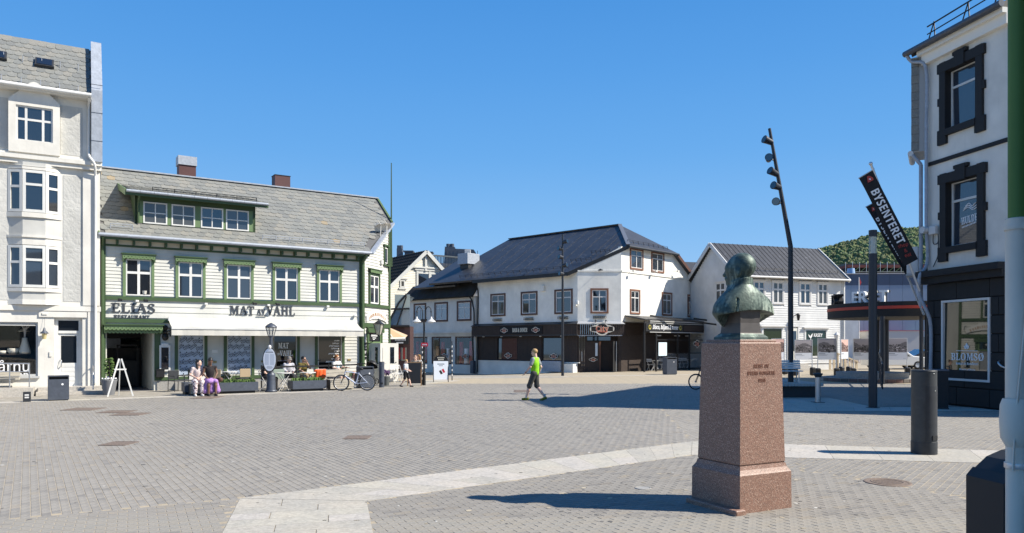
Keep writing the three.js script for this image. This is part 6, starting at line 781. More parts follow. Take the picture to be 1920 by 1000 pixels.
{ // blue shopping hall far behind
  const d = 95, [cx] = onD(1690, d), H = thing('blue_panel_hall', 'long hall clad in pale and dark blue panels below the wooded hill', 'building', [cx, 0, -d], -0.06), x = (px) => (px - 1690) / F * d, y = (py) => hAt(py, d);
  mesh('wall', [bx(x(1500), x(1900), 0, y(690 - 45), -20, 0.0)], M([0.10, 0.11, 0.13]), H);
  for (let i = 0; i < 22; i++) { const a = x(1480) + i * 1.6; mesh('wall_panel', [bx(a, a + 1.57, y(645), y(535), 0, 0.12)], M([0.17, 0.24, 0.33], { roughness: 0.5 }), H); mesh('upper_panel', [bx(a, a + 1.57, y(535), y(514), 0, 0.14)], M([0.05, 0.075, 0.125], { roughness: 0.5 }), H); }
  mesh('roof_edge', [bx(x(1480), x(1900), y(514), y(512.5), -1, 0.25)], mt.greyFrame, H); mesh('glass_front', [bx(x(1700), x(1760), 0.02, y(632), 0.02, 0.2)], mt.glass, H); for (let i = 0; i < 8; i++) mesh('glass_mullion', [bx(x(1702) + i * 0.6, x(1702) + i * 0.6 + 0.08, 0.02, y(632), 0.2, 0.26)], mt.black, H);
  const lo = mesh('low_annex', [bx(x(1606), x(1696), 0.02, y(622), 0.3, 5)], M([0.50, 0.49, 0.47]), H); mesh('annex_cap', [bx(x(1604), x(1697), y(622), y(621), 0.2, 5.1)], M([0.42, 0.12, 0.14]), lo);
  mesh('white_block', [bx(x(1560), x(1590), 0.02, y(585), 0.3, 4)], mt.white, H);
  mesh('roof_vent', [cyl(0.55, 0.45, 1.1, x(1615), y(515), -3, 20)], M([0.28, 0.42, 0.62]), H); mesh('roof_plant', [bx(x(1580), x(1595), y(515), y(511), -5, -3)], mt.winGrey, H);
  const K = thing('roof_scaffold', 'scaffolded roof storey with a red tiled edge on the blue hall', 'scaffold', [onD(1680, 105)[0], 0, -105], 0), X = (px) => (px - 1680) / F * 105, Y = (py) => hAt(py, 105);
  mesh('storey', [bx(X(1590), X(1760), Y(530), Y(502), -6, -0.5)], mt.dark, K); mesh('red_edge', [bx(X(1590), X(1760), Y(502), Y(497), -6, 0)], M([0.22, 0.06, 0.05], { map: TX.stone }), K); mesh('roof', [bx(X(1590), X(1760), Y(497), Y(493), -8, -1)], mt.anthracite2, K);
  for (let i = 0; i < 14; i++) { const px = 1584 + i * 13; mesh('scaffold_pole', [rod([X(px), Y(514), 0.3], [X(px), Y(492), 0.3], 0.035, 5)], mt.alu, K); mesh('scaffold_brace', [rod([X(px), Y(512), 0.3], [X(px + 13), Y(501), 0.3], 0.04, 5)], mt.greenLite, K); } mesh('scaffold_deck', [bx(X(1584), X(1760), Y(511), Y(510), -0.4, 0.6)], mt.benchWood, K);
}
// ---------- the near building at the right edge with its rain pipe ----------
{
  const H = thing('near_building', 'rough stone wall end of a building at the edge of the square', 'building', [3.62, 0, -4.85], 0);
  mesh('wall', [bx(0.0, 6, 0, 9, 0, 24)], M([0.24, 0.22, 0.20], { map: TX.stone, bumpMap: TX.plasterB, bumpScale: 0.05, roughness: 1 }), H);
  for (let i = 0; i < 40; i++) mesh('rough_stone', [ball(rr(0.1, 0.22), 0.02, i * 0.23, rr(0.0, 0.15), 0.8, 7)], M([0.20 + 0.1 * rnd(), 0.19, 0.17], { map: TX.stone, roughness: 1 }), H);
  const P = thing('rain_pipe', 'thick rain pipe painted white below and green above on the rough stone wall', 'pipe', [onD(1908, 5.05)[0], 0, -5.05], 0), y = (py) => hAt(py, 5.05);
  const gm = M([0.09, 0.20, 0.035], { map: TX.grime, roughness: 0.6 }), wm = M([0.78, 0.72, 0.62], { map: TX.grime, roughness: 0.55 });
  mesh('upper_pipe', [cyl(0.055, 0.055, 9 - y(410), -0.0, y(410), 0, 24)], gm, P); mesh('lower_pipe', [cyl(0.068, 0.068, y(770), 0.0, 0, 0, 24), lathe([[0.068, y(770)], [0.088, y(765)], [0.092, y(700) - 0.25], [0.07, y(700) - 0.18], [0.07, y(412)], [0.072, y(410)], [0.05, y(409)]], 24).translate(0, 0, 0)], wm, P);
  mesh('elbow', [lathe([[0.068, y(838)], [0.098, y(822)], [0.105, y(790)], [0.1, y(760)], [0.085, y(748)]], 24)], wm, P);
  mesh('clamp', [lathe([[0.07, y(878)], [0.077, y(878)], [0.077, y(868)], [0.07, y(868)]], 24), box(0.05, 0.05, 0.06, 0.02, y(873), 0.08)], mt.alu, P); mesh('clamp', [lathe([[0.072, y(432)], [0.078, y(432)], [0.078, y(422)], [0.072, y(422)]], 24), box(0.04, 0.04, 0.05, 0.01, y(427), 0.08)], wm, P);
  mesh('guard_box', [rbox(0.3, 0.2, 0.22, 0.05, 0.16, y(905), 0.06)], wm, P); mesh('cable', [tube([[0.07, 4.6, 0.07], [0.05, 3.4, 0.08], [0.06, 2.9, 0.09], [0.0, 2.2, 0.09], [-0.06, 1.4, 0.07], [-0.07, 1.1, 0.06]], 0.007, 40, 5), tube([[0.09, 4.6, 0.06], [0.07, 3.2, 0.08], [0.08, 2.6, 0.09], [0.05, 1.9, 0.09]], 0.006, 40, 5)], wm, P);
  const B = thing('black_wheeled_bin', 'black litter bin with domed top behind the white rain pipe', 'bin', [onD(1897, 5.5)[0], 0, -5.55], 0.1); const q = (py) => hAt(py, 5.5);
  const bs = new THREE.Shape(); bs.moveTo(-0.17, 0); bs.lineTo(0.3, 0); bs.lineTo(0.3, q(840)); bs.quadraticCurveTo(0.06, q(846), -0.085, q(884)); bs.lineTo(-0.17, q(900));
  mesh('body', [ext(shp([[-0.09, 0.02], [0.3, 0.02], [0.3, q(850)], [0.12, q(856)], [0.0, q(868)], [-0.09, q(888)]]), 0.4, 0.012).translate(0, 0, -0.2)], MP([0.012, 0.013, 0.016], { roughness: 0.65 }), B); mesh('side_panel', [ext(shp([[-0.17, 0.02], [-0.105, 0.02], [-0.105, q(893)], [-0.125, q(889)], [-0.17, q(902)]]), 0.38, 0.012).translate(0, 0, -0.19)], MP([0.014, 0.015, 0.018], { roughness: 0.65 }), B);
}
// ---------- wooded hill ----------
{
  const g = new THREE.PlaneGeometry(900, 500, 90, 50).rotateX(-PI / 2), p = g.attributes.position, hf = (x, z) => { const d = -z; const X = x; const ridge = 94 * Math.exp(-(((X - 360) / 190) ** 2)) + 40 * Math.exp(-(((X - 560) / 160) ** 2)); const f = sstep(360, 720, d) * (1 - sstep(760, 900, d) * 0.5); return ridge * f * (0.95 + 0.1 * fbm(((X + 1000) / 2000), (d / 2000), 40, 3, 5)) - 1; };
  g.translate(420, 0, -620); for (let i = 0; i < p.count; i++) p.setY(i, hf(p.getX(i), p.getZ(i))); g.computeVertexNormals();
  struct('hill', g, M([0.045, 0.06, 0.02], { roughness: 1 }));
  const lump = (() => { const b = new THREE.IcosahedronGeometry(1, 2), q = b.attributes.position; for (let i = 0; i < q.count; i++) { const v = V(q.getX(i), q.getY(i), q.getZ(i)), n = 0.72 + 0.5 * hash(Math.round(v.x * 9), Math.round(v.y * 9) + Math.round(v.z * 7) * 31, 4); v.multiplyScalar(n); v.y *= 1.15; q.setXYZ(i, v.x, v.y, v.z); } const r = merge([b]); r.computeVertexNormals(); return r; })();
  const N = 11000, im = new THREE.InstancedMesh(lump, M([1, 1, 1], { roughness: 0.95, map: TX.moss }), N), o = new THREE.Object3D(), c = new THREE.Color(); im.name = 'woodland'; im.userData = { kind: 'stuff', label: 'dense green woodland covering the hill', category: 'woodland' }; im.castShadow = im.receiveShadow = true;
  for (let i = 0; i < N; i++) { const d = rr(400, 790), x = rr(0.36, 0.68) * d, s = rr(1.9, 3.6); o.position.set(x, hf(x, -d) + s * 0.55, -d); o.rotation.set(rr(-0.3, 0.3), rr(0, 6.3), 0); o.scale.set(s, s * rr(0.9, 1.5), s); o.updateMatrix(); im.setMatrixAt(i, o.matrix); const k = rr(0.7, 1.25); c.setRGB(0.32 * k * rr(0.8, 1.15), 0.375 * k, 0.17 * k); im.setColorAt(i, c); }  // tree greens lightened and greyed: distant haze is put into the colour
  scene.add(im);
}

// ---------- smooth bodies: signed distance field -> mesh (surface nets) ----------
const sCap = (a, b, r0, r1 = r0) => { const bx_ = b[0] - a[0], by = b[1] - a[1], bz = b[2] - a[2], L = bx_ * bx_ + by * by + bz * bz || 1e-9; return (x, y, z) => { const px = x - a[0], py = y - a[1], pz = z - a[2], t = clamp((px * bx_ + py * by + pz * bz) / L); const dx = px - bx_ * t, dy = py - by * t, dz = pz - bz * t; return Math.sqrt(dx * dx + dy * dy + dz * dz) - (r0 + (r1 - r0) * t); }; };
const sEll = (c, r) => { const m = Math.min(...r); return (x, y, z) => { const a = (x - c[0]) / r[0], b = (y - c[1]) / r[1], d = (z - c[2]) / r[2], k = Math.sqrt(a * a + b * b + d * d), g = Math.sqrt((a / r[0]) ** 2 + (b / r[1]) ** 2 + (d / r[2]) ** 2); return g > 1e-9 ? k * (k - 1) / g : -m; }; };
const smin = (a, b, k) => { const h = Math.max(k - Math.abs(a - b), 0) / k; return Math.min(a, b) - h * h * k * 0.25; };
const sUni = (list, k) => (x, y, z) => { let d = 1e9; for (const f of list) d = smin(d, f(x, y, z), k); return d; };
function netMesh(sd, lo, hi, c) {
  const n = [0, 1, 2].map((i) => Math.ceil((hi[i] - lo[i]) / c) + 1), N = n[0] * n[1], val = new Float32Array(N * n[2]);
  for (let k = 0; k < n[2]; k++) for (let j = 0; j < n[1]; j++) for (let i = 0; i < n[0]; i++) val[i + j * n[0] + k * N] = sd(lo[0] + i * c, lo[1] + j * c, lo[2] + k * c);
  const id = new Int32Array(N * n[2]).fill(-1), P = [], I = [], cs = [[0, 0, 0], [1, 0, 0], [0, 1, 0], [1, 1, 0], [0, 0, 1], [1, 0, 1], [0, 1, 1], [1, 1, 1]], ed = [[0, 1], [2, 3], [4, 5], [6, 7], [0, 2], [1, 3], [4, 6], [5, 7], [0, 4], [1, 5], [2, 6], [3, 7]];
  for (let k = 0; k < n[2] - 1; k++) for (let j = 0; j < n[1] - 1; j++) for (let i = 0; i < n[0] - 1; i++) {
    const v = cs.map(([a, b, d]) => val[i + a + (j + b) * n[0] + (k + d) * N]); let m = 0; for (let q = 0; q < 8; q++) if (v[q] < 0) m |= 1 << q; if (m === 0 || m === 255) continue;
    let x = 0, y = 0, z = 0, t = 0; for (const [a, b] of ed) if ((v[a] < 0) !== (v[b] < 0)) { const f = v[a] / (v[a] - v[b]); x += cs[a][0] + (cs[b][0] - cs[a][0]) * f; y += cs[a][1] + (cs[b][1] - cs[a][1]) * f; z += cs[a][2] + (cs[b][2] - cs[a][2]) * f; t++; }
    id[i + j * n[0] + k * N] = P.length / 3; P.push(lo[0] + (i + x / t) * c, lo[1] + (j + y / t) * c, lo[2] + (k + z / t) * c);
  }
  const st = [1, n[0], N];
  for (let k = 1; k < n[2] - 1; k++) for (let j = 1; j < n[1] - 1; j++) for (let i = 1; i < n[0] - 1; i++) {
    const o = i + j * n[0] + k * N;
    for (let a = 0; a < 3; a++) { const v0 = val[o], v1 = val[o + st[a]]; if ((v0 < 0) === (v1 < 0)) continue; const u = st[(a + 1) % 3], w = st[(a + 2) % 3], q = [id[o], id[o - u], id[o - u - w], id[o - w]]; if (q.some((e) => e < 0)) continue; if (v0 < 0) I.push(q[0], q[1], q[2], q[0], q[2], q[3]); else I.push(q[0], q[2], q[1], q[0], q[3], q[2]); }
  }
  const nr = new Float32Array(P.length), e = c * 0.5; for (let i = 0; i < P.length; i += 3) { const [x, y, z] = [P[i], P[i + 1], P[i + 2]], gx = sd(x + e, y, z) - sd(x - e, y, z), gy = sd(x, y + e, z) - sd(x, y - e, z), gz = sd(x, y, z + e) - sd(x, y, z - e), l = Math.hypot(gx, gy, gz) || 1; nr[i] = gx / l; nr[i + 1] = gy / l; nr[i + 2] = gz / l; }
  const g = new THREE.BufferGeometry(); g.setAttribute('position', new THREE.BufferAttribute(new Float32Array(P), 3)); g.setAttribute('normal', new THREE.BufferAttribute(nr, 3)); g.setIndex(I); return g;
}
// ---------- the bronze bust on its granite pedestal ----------
{
  const cx = 2.78, cz = -9.07, ry = -Math.atan2(0.456, 0.886) + 0; // right face turned to the camera's right
  // pedestal frame: local +x along the right face, local +z out of it
  const M0 = thing('bust_monument', 'green bronze bust of a man on a tall red granite pedestal', 'monument', [cx, 0, cz], Math.atan2(0.456, 0.886));
  const fr = (y0, s0, y1, s1) => { const a = s0 / 2, b = s1 / 2, p = (s, y) => [[-s, y, s], [s, y, s], [s, y, -s], [-s, y, -s]], A = p(a, y0), B = p(b, y1), g = []; for (let i = 0; i < 4; i++) { const j = (i + 1) % 4; g.push(quad(A[i], A[j], B[j], B[i])); } g.push(quad(B[0], B[1], B[2], B[3])); return g; };
  const base = mesh('base_block', [...fr(0, 0.82, 0.435, 0.815), ...fr(0.435, 0.815, 0.452, 0.79), ...fr(0.452, 0.79, 0.49, 0.745), ...fr(0.49, 0.745, 0.535, 0.722)], mt.granite, M0);
  mesh('joint', fr(0.5, 0.70, 0.545, 0.70), mt.dark, M0);
  mesh('shaft', [...fr(0.54, 0.70, 0.552, 0.715), ...fr(0.552, 0.715, 1.955, 0.652), ...fr(1.955, 0.652, 1.966, 0.635)], mt.granite, M0);
  mesh('cap_block', [...fr(1.95, 0.575, 1.99, 0.575), ...fr(1.99, 0.575, 2.0, 0.56)], mt.granite, M0);
  mesh('footing', [rbox(0.16, 0.12, 0.86, 0.02, -0.44, 0.0, 0.03)], mt.granite, M0);
  const tilt = Math.atan2((0.715 - 0.652) / 2, 1.4);
  const ins = (str, y, w, h) => mesh('inscription', [text(str, sansB, h, 0.004, { width: w }).rotateX(-tilt).translate(0, y, 0.326 + (1.966 - y) * 0.0225)], M([0.16, 0.065, 0.04], { roughness: 0.8 }), M0);
  ins('REIST AV', 1.668, 0.24, 0.042); ins('BYENS BORGERE', 1.585, 0.44, 0.042); ins('1950', 1.50, 0.12, 0.042);
  // bust frame: faces away from the inscription
  const B = new THREE.Group(); B.name = 'bust'; B.position.y = 2.0; B.rotation.y = PI; M0.add(B);
  const yaw = rad(30), hy = (x, z) => [x * Math.cos(yaw) + z * Math.sin(yaw), -x * Math.sin(yaw) + z * Math.cos(yaw)], hp = (p) => { const [x, z] = hy(p[0], p[2] - 0.0); return [x, p[1], z + 0.0]; };
  const rot = (f) => (x, y, z) => f(x * Math.cos(yaw) - z * Math.sin(yaw), y, x * Math.sin(yaw) + z * Math.cos(yaw));
  const headL = [sEll([0, 0.895, -0.015], [0.132, 0.160, 0.168]), sEll([0, 0.80, 0.062], [0.102, 0.145, 0.098]), sCap([0, 0.72, 0.075], [0, 0.70, 0.12], 0.07, 0.045), sCap([-0.062, 0.868, 0.128], [0.062, 0.868, 0.128], 0.024)];
  const face = [sCap([0, 0.862, 0.152], [0, 0.792, 0.196], 0.016, 0.026), sEll([0, 0.748, 0.165], [0.062, 0.022, 0.028]), sEll([0, 0.683, 0.143], [0.035, 0.03, 0.03]), sEll([0, 0.722, 0.156], [0.035, 0.012, 0.02]), sEll([0.132, 0.81, -0.005], [0.018, 0.05, 0.034]), sEll([-0.132, 0.81, -0.005], [0.018, 0.05, 0.034])];
  const eyes = sUni([sEll([0.05, 0.84, 0.172], [0.028, 0.018, 0.03]), sEll([-0.05, 0.84, 0.172], [0.028, 0.018, 0.03])], 0.01);
  const head = rot((() => { const a = sUni(headL, 0.09), b = sUni(face, 0.012); return (x, y, z) => Math.max(smin(a(x, y, z), b(x, y, z), 0.022), -eyes(x, y, z)); })());
  const neck = sCap([0, 0.55, -0.02], [0.01, 0.78, -0.005], 0.108, 0.10);
  const prof = [[0.10, 0.20, 0.17], [0.25, 0.36, 0.215], [0.31, 0.408, 0.232], [0.36, 0.402, 0.235], [0.42, 0.385, 0.232], [0.47, 0.352, 0.222], [0.52, 0.30, 0.205], [0.56, 0.245, 0.188], [0.60, 0.19, 0.165], [0.64, 0.145, 0.142], [0.68, 0.118, 0.122], [0.75, 0.10, 0.10]];
  const torso = (x, y, z) => { let i = 1; while (i < prof.length - 1 && prof[i][0] < y) i++; const p = prof[i - 1], q = prof[i], p0 = prof[Math.max(0, i - 2)], q1 = prof[Math.min(prof.length - 1, i + 1)], t = clamp((y - p[0]) / (q[0] - p[0])), cr = (n) => { const h = q[0] - p[0], m0 = (q[n] - p0[n]) / (q[0] - p0[0]) * h, m1 = (q1[n] - p[n]) / (q1[0] - p[0]) * h, u = t * t, v = u * t; return (2 * v - 3 * u + 1) * p[n] + (v - 2 * u + t) * m0 + (3 * u - 2 * v) * q[n] + (v - u) * m1; }, w = cr(1) * 1.06, d = cr(2), k = Math.pow(Math.pow(Math.abs(x) / w, 2.25) + Math.pow(Math.abs(z - 0.012 + 0.03 * sstep(0.4, 0.66, y)) / d, 2.25), 1 / 2.25); return Math.max((k - 1) * Math.min(w, d) * 0.8, y - 0.70); };
  const collar = (() => { const r = 0.120; return (x, y, z) => { const yy = y - (0.672 + 0.30 * -(z + 0.02)), q = Math.sqrt(x * x + (z + 0.015) ** 2) - r; return Math.max(Math.abs(q) - 0.007, Math.abs(yy) - 0.03) - 0.006; }; })();
  const lap = sUni([sCap([0.1, 0.63, 0.09], [0.03, 0.36, 0.235], 0.03, 0.025), sCap([-0.1, 0.63, 0.09], [-0.03, 0.36, 0.235], 0.03, 0.025)], 0.02);
  const seam = sUni([...[-1, 1].flatMap((k) => [sCap([k * 0.235, 0.575, -0.02], [k * 0.25, 0.48, -0.155], 0.010), sCap([k * 0.25, 0.48, -0.155], [k * 0.285, 0.32, -0.165], 0.016)]), sCap([0, 0.6, -0.165], [0, 0.3, -0.205], 0.004)], 0.004);
  const fold = (x, y, z) => 0.006 * Math.sin(x * 34 + y * 9) * sstep(0.52, 0.36, y) + 0.003 * Math.sin(x * 71 - y * 40 + z * 30);
  const cut = (x, y, z) => (0.352 - 0.34 * x * x * (z < 0.1 ? 1 : 0.4) - 1.25 * sstep(-0.03, 0.2, z) * 0.2) - y;
  const sd = (x, y, z) => { const sh = 0.055 * sstep(0.66, 0.45, y); let t = torso(x + sh, y, z); t = smin(t, lap(x, y, z), 0.03); t = Math.max(t, -seam(x + sh, y, z)); t = smin(t, collar(x, y, z), 0.015); t = Math.max(t, cut(x + sh, y, z)); return smin(smin(t, neck(x, y, z), 0.02), head(x, y, z), 0.03); };
  mesh('figure', [netMesh((x, y, z) => Math.max(sd(x, y, z), cut(x + 0.055, y, z)), [-0.56, 0.02, -0.3], [0.52, 1.1, 0.34], 0.009)], mt.patina, B);
  const st = (y0, a, y1, b, d = 1) => { const p = (s, y) => [[-s, y, s * d], [s, y, s * d], [s, y, -s * d], [-s, y, -s * d]], A = p(a, y0), C2 = p(b, y1), g = []; for (let i = 0; i < 4; i++) { const j = (i + 1) % 4; g.push(quad(A[i], A[j], C2[j], C2[i])); } g.push(quad(C2[0], C2[1], C2[2], C2[3])); return g; };
  mesh('stem', [...st(0.06, 0.18, 0.08, 0.172), ...st(0.08, 0.168, 0.2, 0.155), ...st(0.2, 0.155, 0.42, 0.165)], mt.bronzeDark, B); mesh('foot', [...st(0.002, 0.225, 0.03, 0.222), ...st(0.03, 0.222, 0.06, 0.19), ...st(0.06, 0.19, 0.072, 0.18)], mt.patina, B);
}

// ---------- street furniture ----------
const at = (px, py) => { const [x, z] = gnd(px, py); return [x, 0, z]; };
{ // bent mast with five spotlights, and the straight one by the bar
  const d = 28, b = [onD(1483, d)[0], 0, -d], P = (px, py, z = 0) => [(px - 1483) / F * d, hAt(py, d), z];
  const o = thing('spotlight_mast', 'tall bent dark mast with five spotlights rising from the bench platform', 'lamp mast', b, 0);
  mesh('pole', [rod([0, 0, 0], P(1482.5, 462), 0.105, 14, 0.09), rod(P(1482.5, 462), P(1443, 241), 0.088, 14, 0.055), ball(0.089, ...P(1482.5, 462))], mt.mast, o); mesh('base_plate', [cyl(0.2, 0.2, 0.03, 0, 0, 0, 16)], mt.mast, o);
  for (const [px, py, ax, ay, az, ar] of [[1439, 266, -0.8, 0.25, 0.3, 1], [1440, 299, -0.3, 0.05, 1, 1], [1449, 325, -0.8, 0.3, 0.4, 1], [1455, 351, -0.8, 0.15, 0.5, 1], [1455, 380, -0.5, -0.05, 0.9, 1]]) { const c = V(...P(px, py, 0.1)), t = V(ax, ay, az).normalize(), e = c.clone().addScaledVector(t, -0.17), f = c.clone().addScaledVector(t, 0.2), k = (py - 241) / (462 - 241), q = P(1443 + 39.5 * k, py + 2); const s = mesh('spotlight', [rod(e.toArray(), c.toArray(), 0.10, 14, 0.12), rod(c.toArray(), f.toArray(), 0.12, 14, 0.15), rod(q, c.toArray(), 0.025)], mt.mast, o); mesh('lens', [rod(f.toArray(), f.clone().addScaledVector(t, 0.008).toArray(), 0.13, 14)], mt.glass, s); }
  const d2 = 45.5, o2 = thing('spotlight_mast', 'slim straight dark mast with five spotlights in front of the corner bar', 'lamp mast', [onD(1055, d2)[0], 0, -d2], 0), Q = (px, py, z = 0) => [(px - 1055) / F * d2, hAt(py, d2), z];
  mesh('pole', [rod([0, 0, 0], [0, 3.5, 0], 0.09, 12, 0.08), rod([0, 3.5, 0], Q(1055, 440), 0.08, 12, 0.05)], mt.mast, o2);
  for (const [px, py, s] of [[1059, 454, 1], [1051, 467, -1], [1052, 483, -1], [1058, 498, 1], [1053, 514, -1]]) { const c = V(...Q(px, py, 0.12)), t = V(s * 0.7, 0.1, 0.5).normalize(), sp = mesh('spotlight', [rod(c.clone().addScaledVector(t, -0.12).toArray(), c.clone().addScaledVector(t, 0.18).toArray(), 0.1, 10, 0.14), rod([0, c.y, 0], c.toArray(), 0.025)], mt.mast, o2); mesh('lens', [rod(c.clone().addScaledVector(t, 0.18).toArray(), c.clone().addScaledVector(t, 0.19).toArray(), 0.12, 10)], mt.glass, sp); }
}
{ // light column
  const o = thing('light_column', 'dark cylindrical light column with a clear glass band near its top', 'lamp post', at(1637, 765)); const d = 2730 / 120, y = (py) => hAt(py, d);
  mesh('column', [cyl(0.125, 0.12, y(476), 0, 0, 0, 20)], mt.mast, o); mesh('glass_band', [cyl(0.112, 0.112, y(444) - y(476), 0, y(476), 0, 20)], MP([0.75, 0.78, 0.74], { transmission: 0.75, thickness: 0, roughness: 0.08 }), o); mesh('inner_tube', [cyl(0.06, 0.06, y(444) - y(476), 0, y(476), 0, 12)], mt.winGrey, o); mesh('cap', [cyl(0.12, 0.12, y(432) - y(444), 0, y(444), 0, 20)], mt.mast, o); mesh('base_plate', [cyl(0.2, 0.2, 0.02, 0, 0, 0, 20)], mt.mast, o);
}
{ // big cylinder bin and box bin
  const o = thing('cylinder_bin', 'tall dark cylindrical litter bin standing on the granite strip', 'bin', at(1733, 851), -0.5); const h = hAt(694, 2730 / 206);
  mesh('body', [cyl(0.205, 0.205, h - 0.01, 0, 0.008, 0, 40)], M([0.058, 0.063, 0.066], { map: TX.fine, roughness: 0.5, metalness: 0.2 }), o); mesh('base_ring', [lathe([[0.2, 0], [0.212, 0], [0.212, 0.22], [0.206, 0.222]], 40)], mt.anthracite2, o);
  mesh('top_rim', [lathe([[0.0, h], [0.19, h], [0.209, h - 0.01], [0.209, h - 0.03]], 40)], mt.anthracite2, o); mesh('slot', [box(0.12, 0.08, 0.05, 0, 0.3, 0).rotateY(0).translate(0.0, 0, 0.19).rotateY(0.95)], mt.black, o);
  mesh('hatch', [lathe([[0.2055, 0.24], [0.2085, 0.24], [0.2085, h - 0.28], [0.2055, h - 0.28]], 14)].map((g) => { const l = new THREE.LatheGeometry([[0.207, 0.24], [0.2085, 0.25], [0.2085, h - 0.29], [0.207, h - 0.28]].map((p) => new THREE.Vector2(...p)), 20, 0.1, 1.7); return l; }), mt.anthracite2, o); mesh('lock', [ball(0.012, 0.17, h - 0.36, 0.118), ball(0.01, 0.15, h - 0.06, 0.14)], mt.steel, o);
  const b = thing('box_bin', 'dark box shaped litter bin against the black shop wall', 'bin', at(1762, 767), -0.4); mesh('body', [rbox(0.42, 1.1, 0.42, 0.02, 0, 0.58, 0)], mt.blackPaint, b); mesh('lid', [rbox(0.46, 0.06, 0.46, 0.02, 0, 1.16, 0)], mt.anthracite, b); mesh('foot', [box(0.44, 0.05, 0.44, 0, 0.025, 0)], mt.anthracite2, b);
}
{ // steel bollard, bench platform, park bench
  const o = thing('steel_bollard', 'grey metal bollard with flared dark cap beside the bench platform', 'bollard', at(1534, 755)); mesh('post', [cyl(0.085, 0.085, 0.86, 0, 0, 0, 16)], mt.steel, o); mesh('cap', [lathe([[0.09, 0.84], [0.15, 0.93], [0.15, 0.97], [0, 0.985]], 18)], mt.anthracite2, o); mesh('base_plate', [box(0.34, 0.02, 0.34, 0, 0.01, 0)], mt.anthracite2, o);
  const [x0, , z0] = at(1479, 747), [x1] = at(1529, 747), w = x1 - x0 + 1.6;
  const p = thing('bench_platform', 'low dark platform with pale stone top under the bent mast', 'platform', [x1 - w / 2 + 0.35, 0, z0 - 1.6], 0); mesh('plinth', [box(w - 0.5, 0.42, 2.6, 0.1, 0.21, 0)], mt.anthracite2, p);
  for (let i = 0; i < 4; i++) mesh('top_slab', [rbox(w / 4 - 0.01, 0.1, 3.0, 0.01, -w / 2 + (i + 0.5) * w / 4, 0.47, 0)], mt.slabStone, p); for (let i = 0; i < 22; i++) mesh('edge_slat', [bx(-w / 2 + i * w / 22, -w / 2 + (i + 0.7) * w / 22, 0.42, 0.515, 1.5, 1.515)], mt.greyFrame, p);
  const mk = (x, z, ry, lab) => { const b = thing('slatted_bench', lab, 'bench', [x, 0.523, z], ry, 'slatted benches on the platform'); for (let i = 0; i < 5; i++) mesh('seat_slat', [rbox(1.3, 0.03, 0.075, 0.008, 0, 0.42, -0.18 + i * 0.085)], mt.winGrey, b); for (let i = 0; i < 4; i++) mesh('back_slat', [rbox(1.3, 0.075, 0.025, 0.008, 0, 0.52 + i * 0.085, -0.24 - i * 0.03)], mt.winGrey, b); for (const s of [-0.5, 0.5]) for (const z2 of [-0.2, 0.18]) mesh('leg', [rod([s, 0, z2 * 1.2], [s, 0.41, z2], 0.02)], mt.steel, b); mesh('arm_rest', [-0.6, 0.6].map((s) => tube([[s, 0.4, 0.2], [s, 0.62, 0.18], [s, 0.64, -0.1], [s, 0.62, -0.26]], 0.018, 14, 6)).slice(0, 1), mt.steel, b); return b; };
  mk(x0 + 0.15, z0 - 0.9, -0.15, 'grey slatted bench on the platform beside the bent mast'); const q = mk(x0 - 1.0, z0 - 1.4, -0.15, 'grey slatted bench mostly hidden behind the granite pedestal');
}
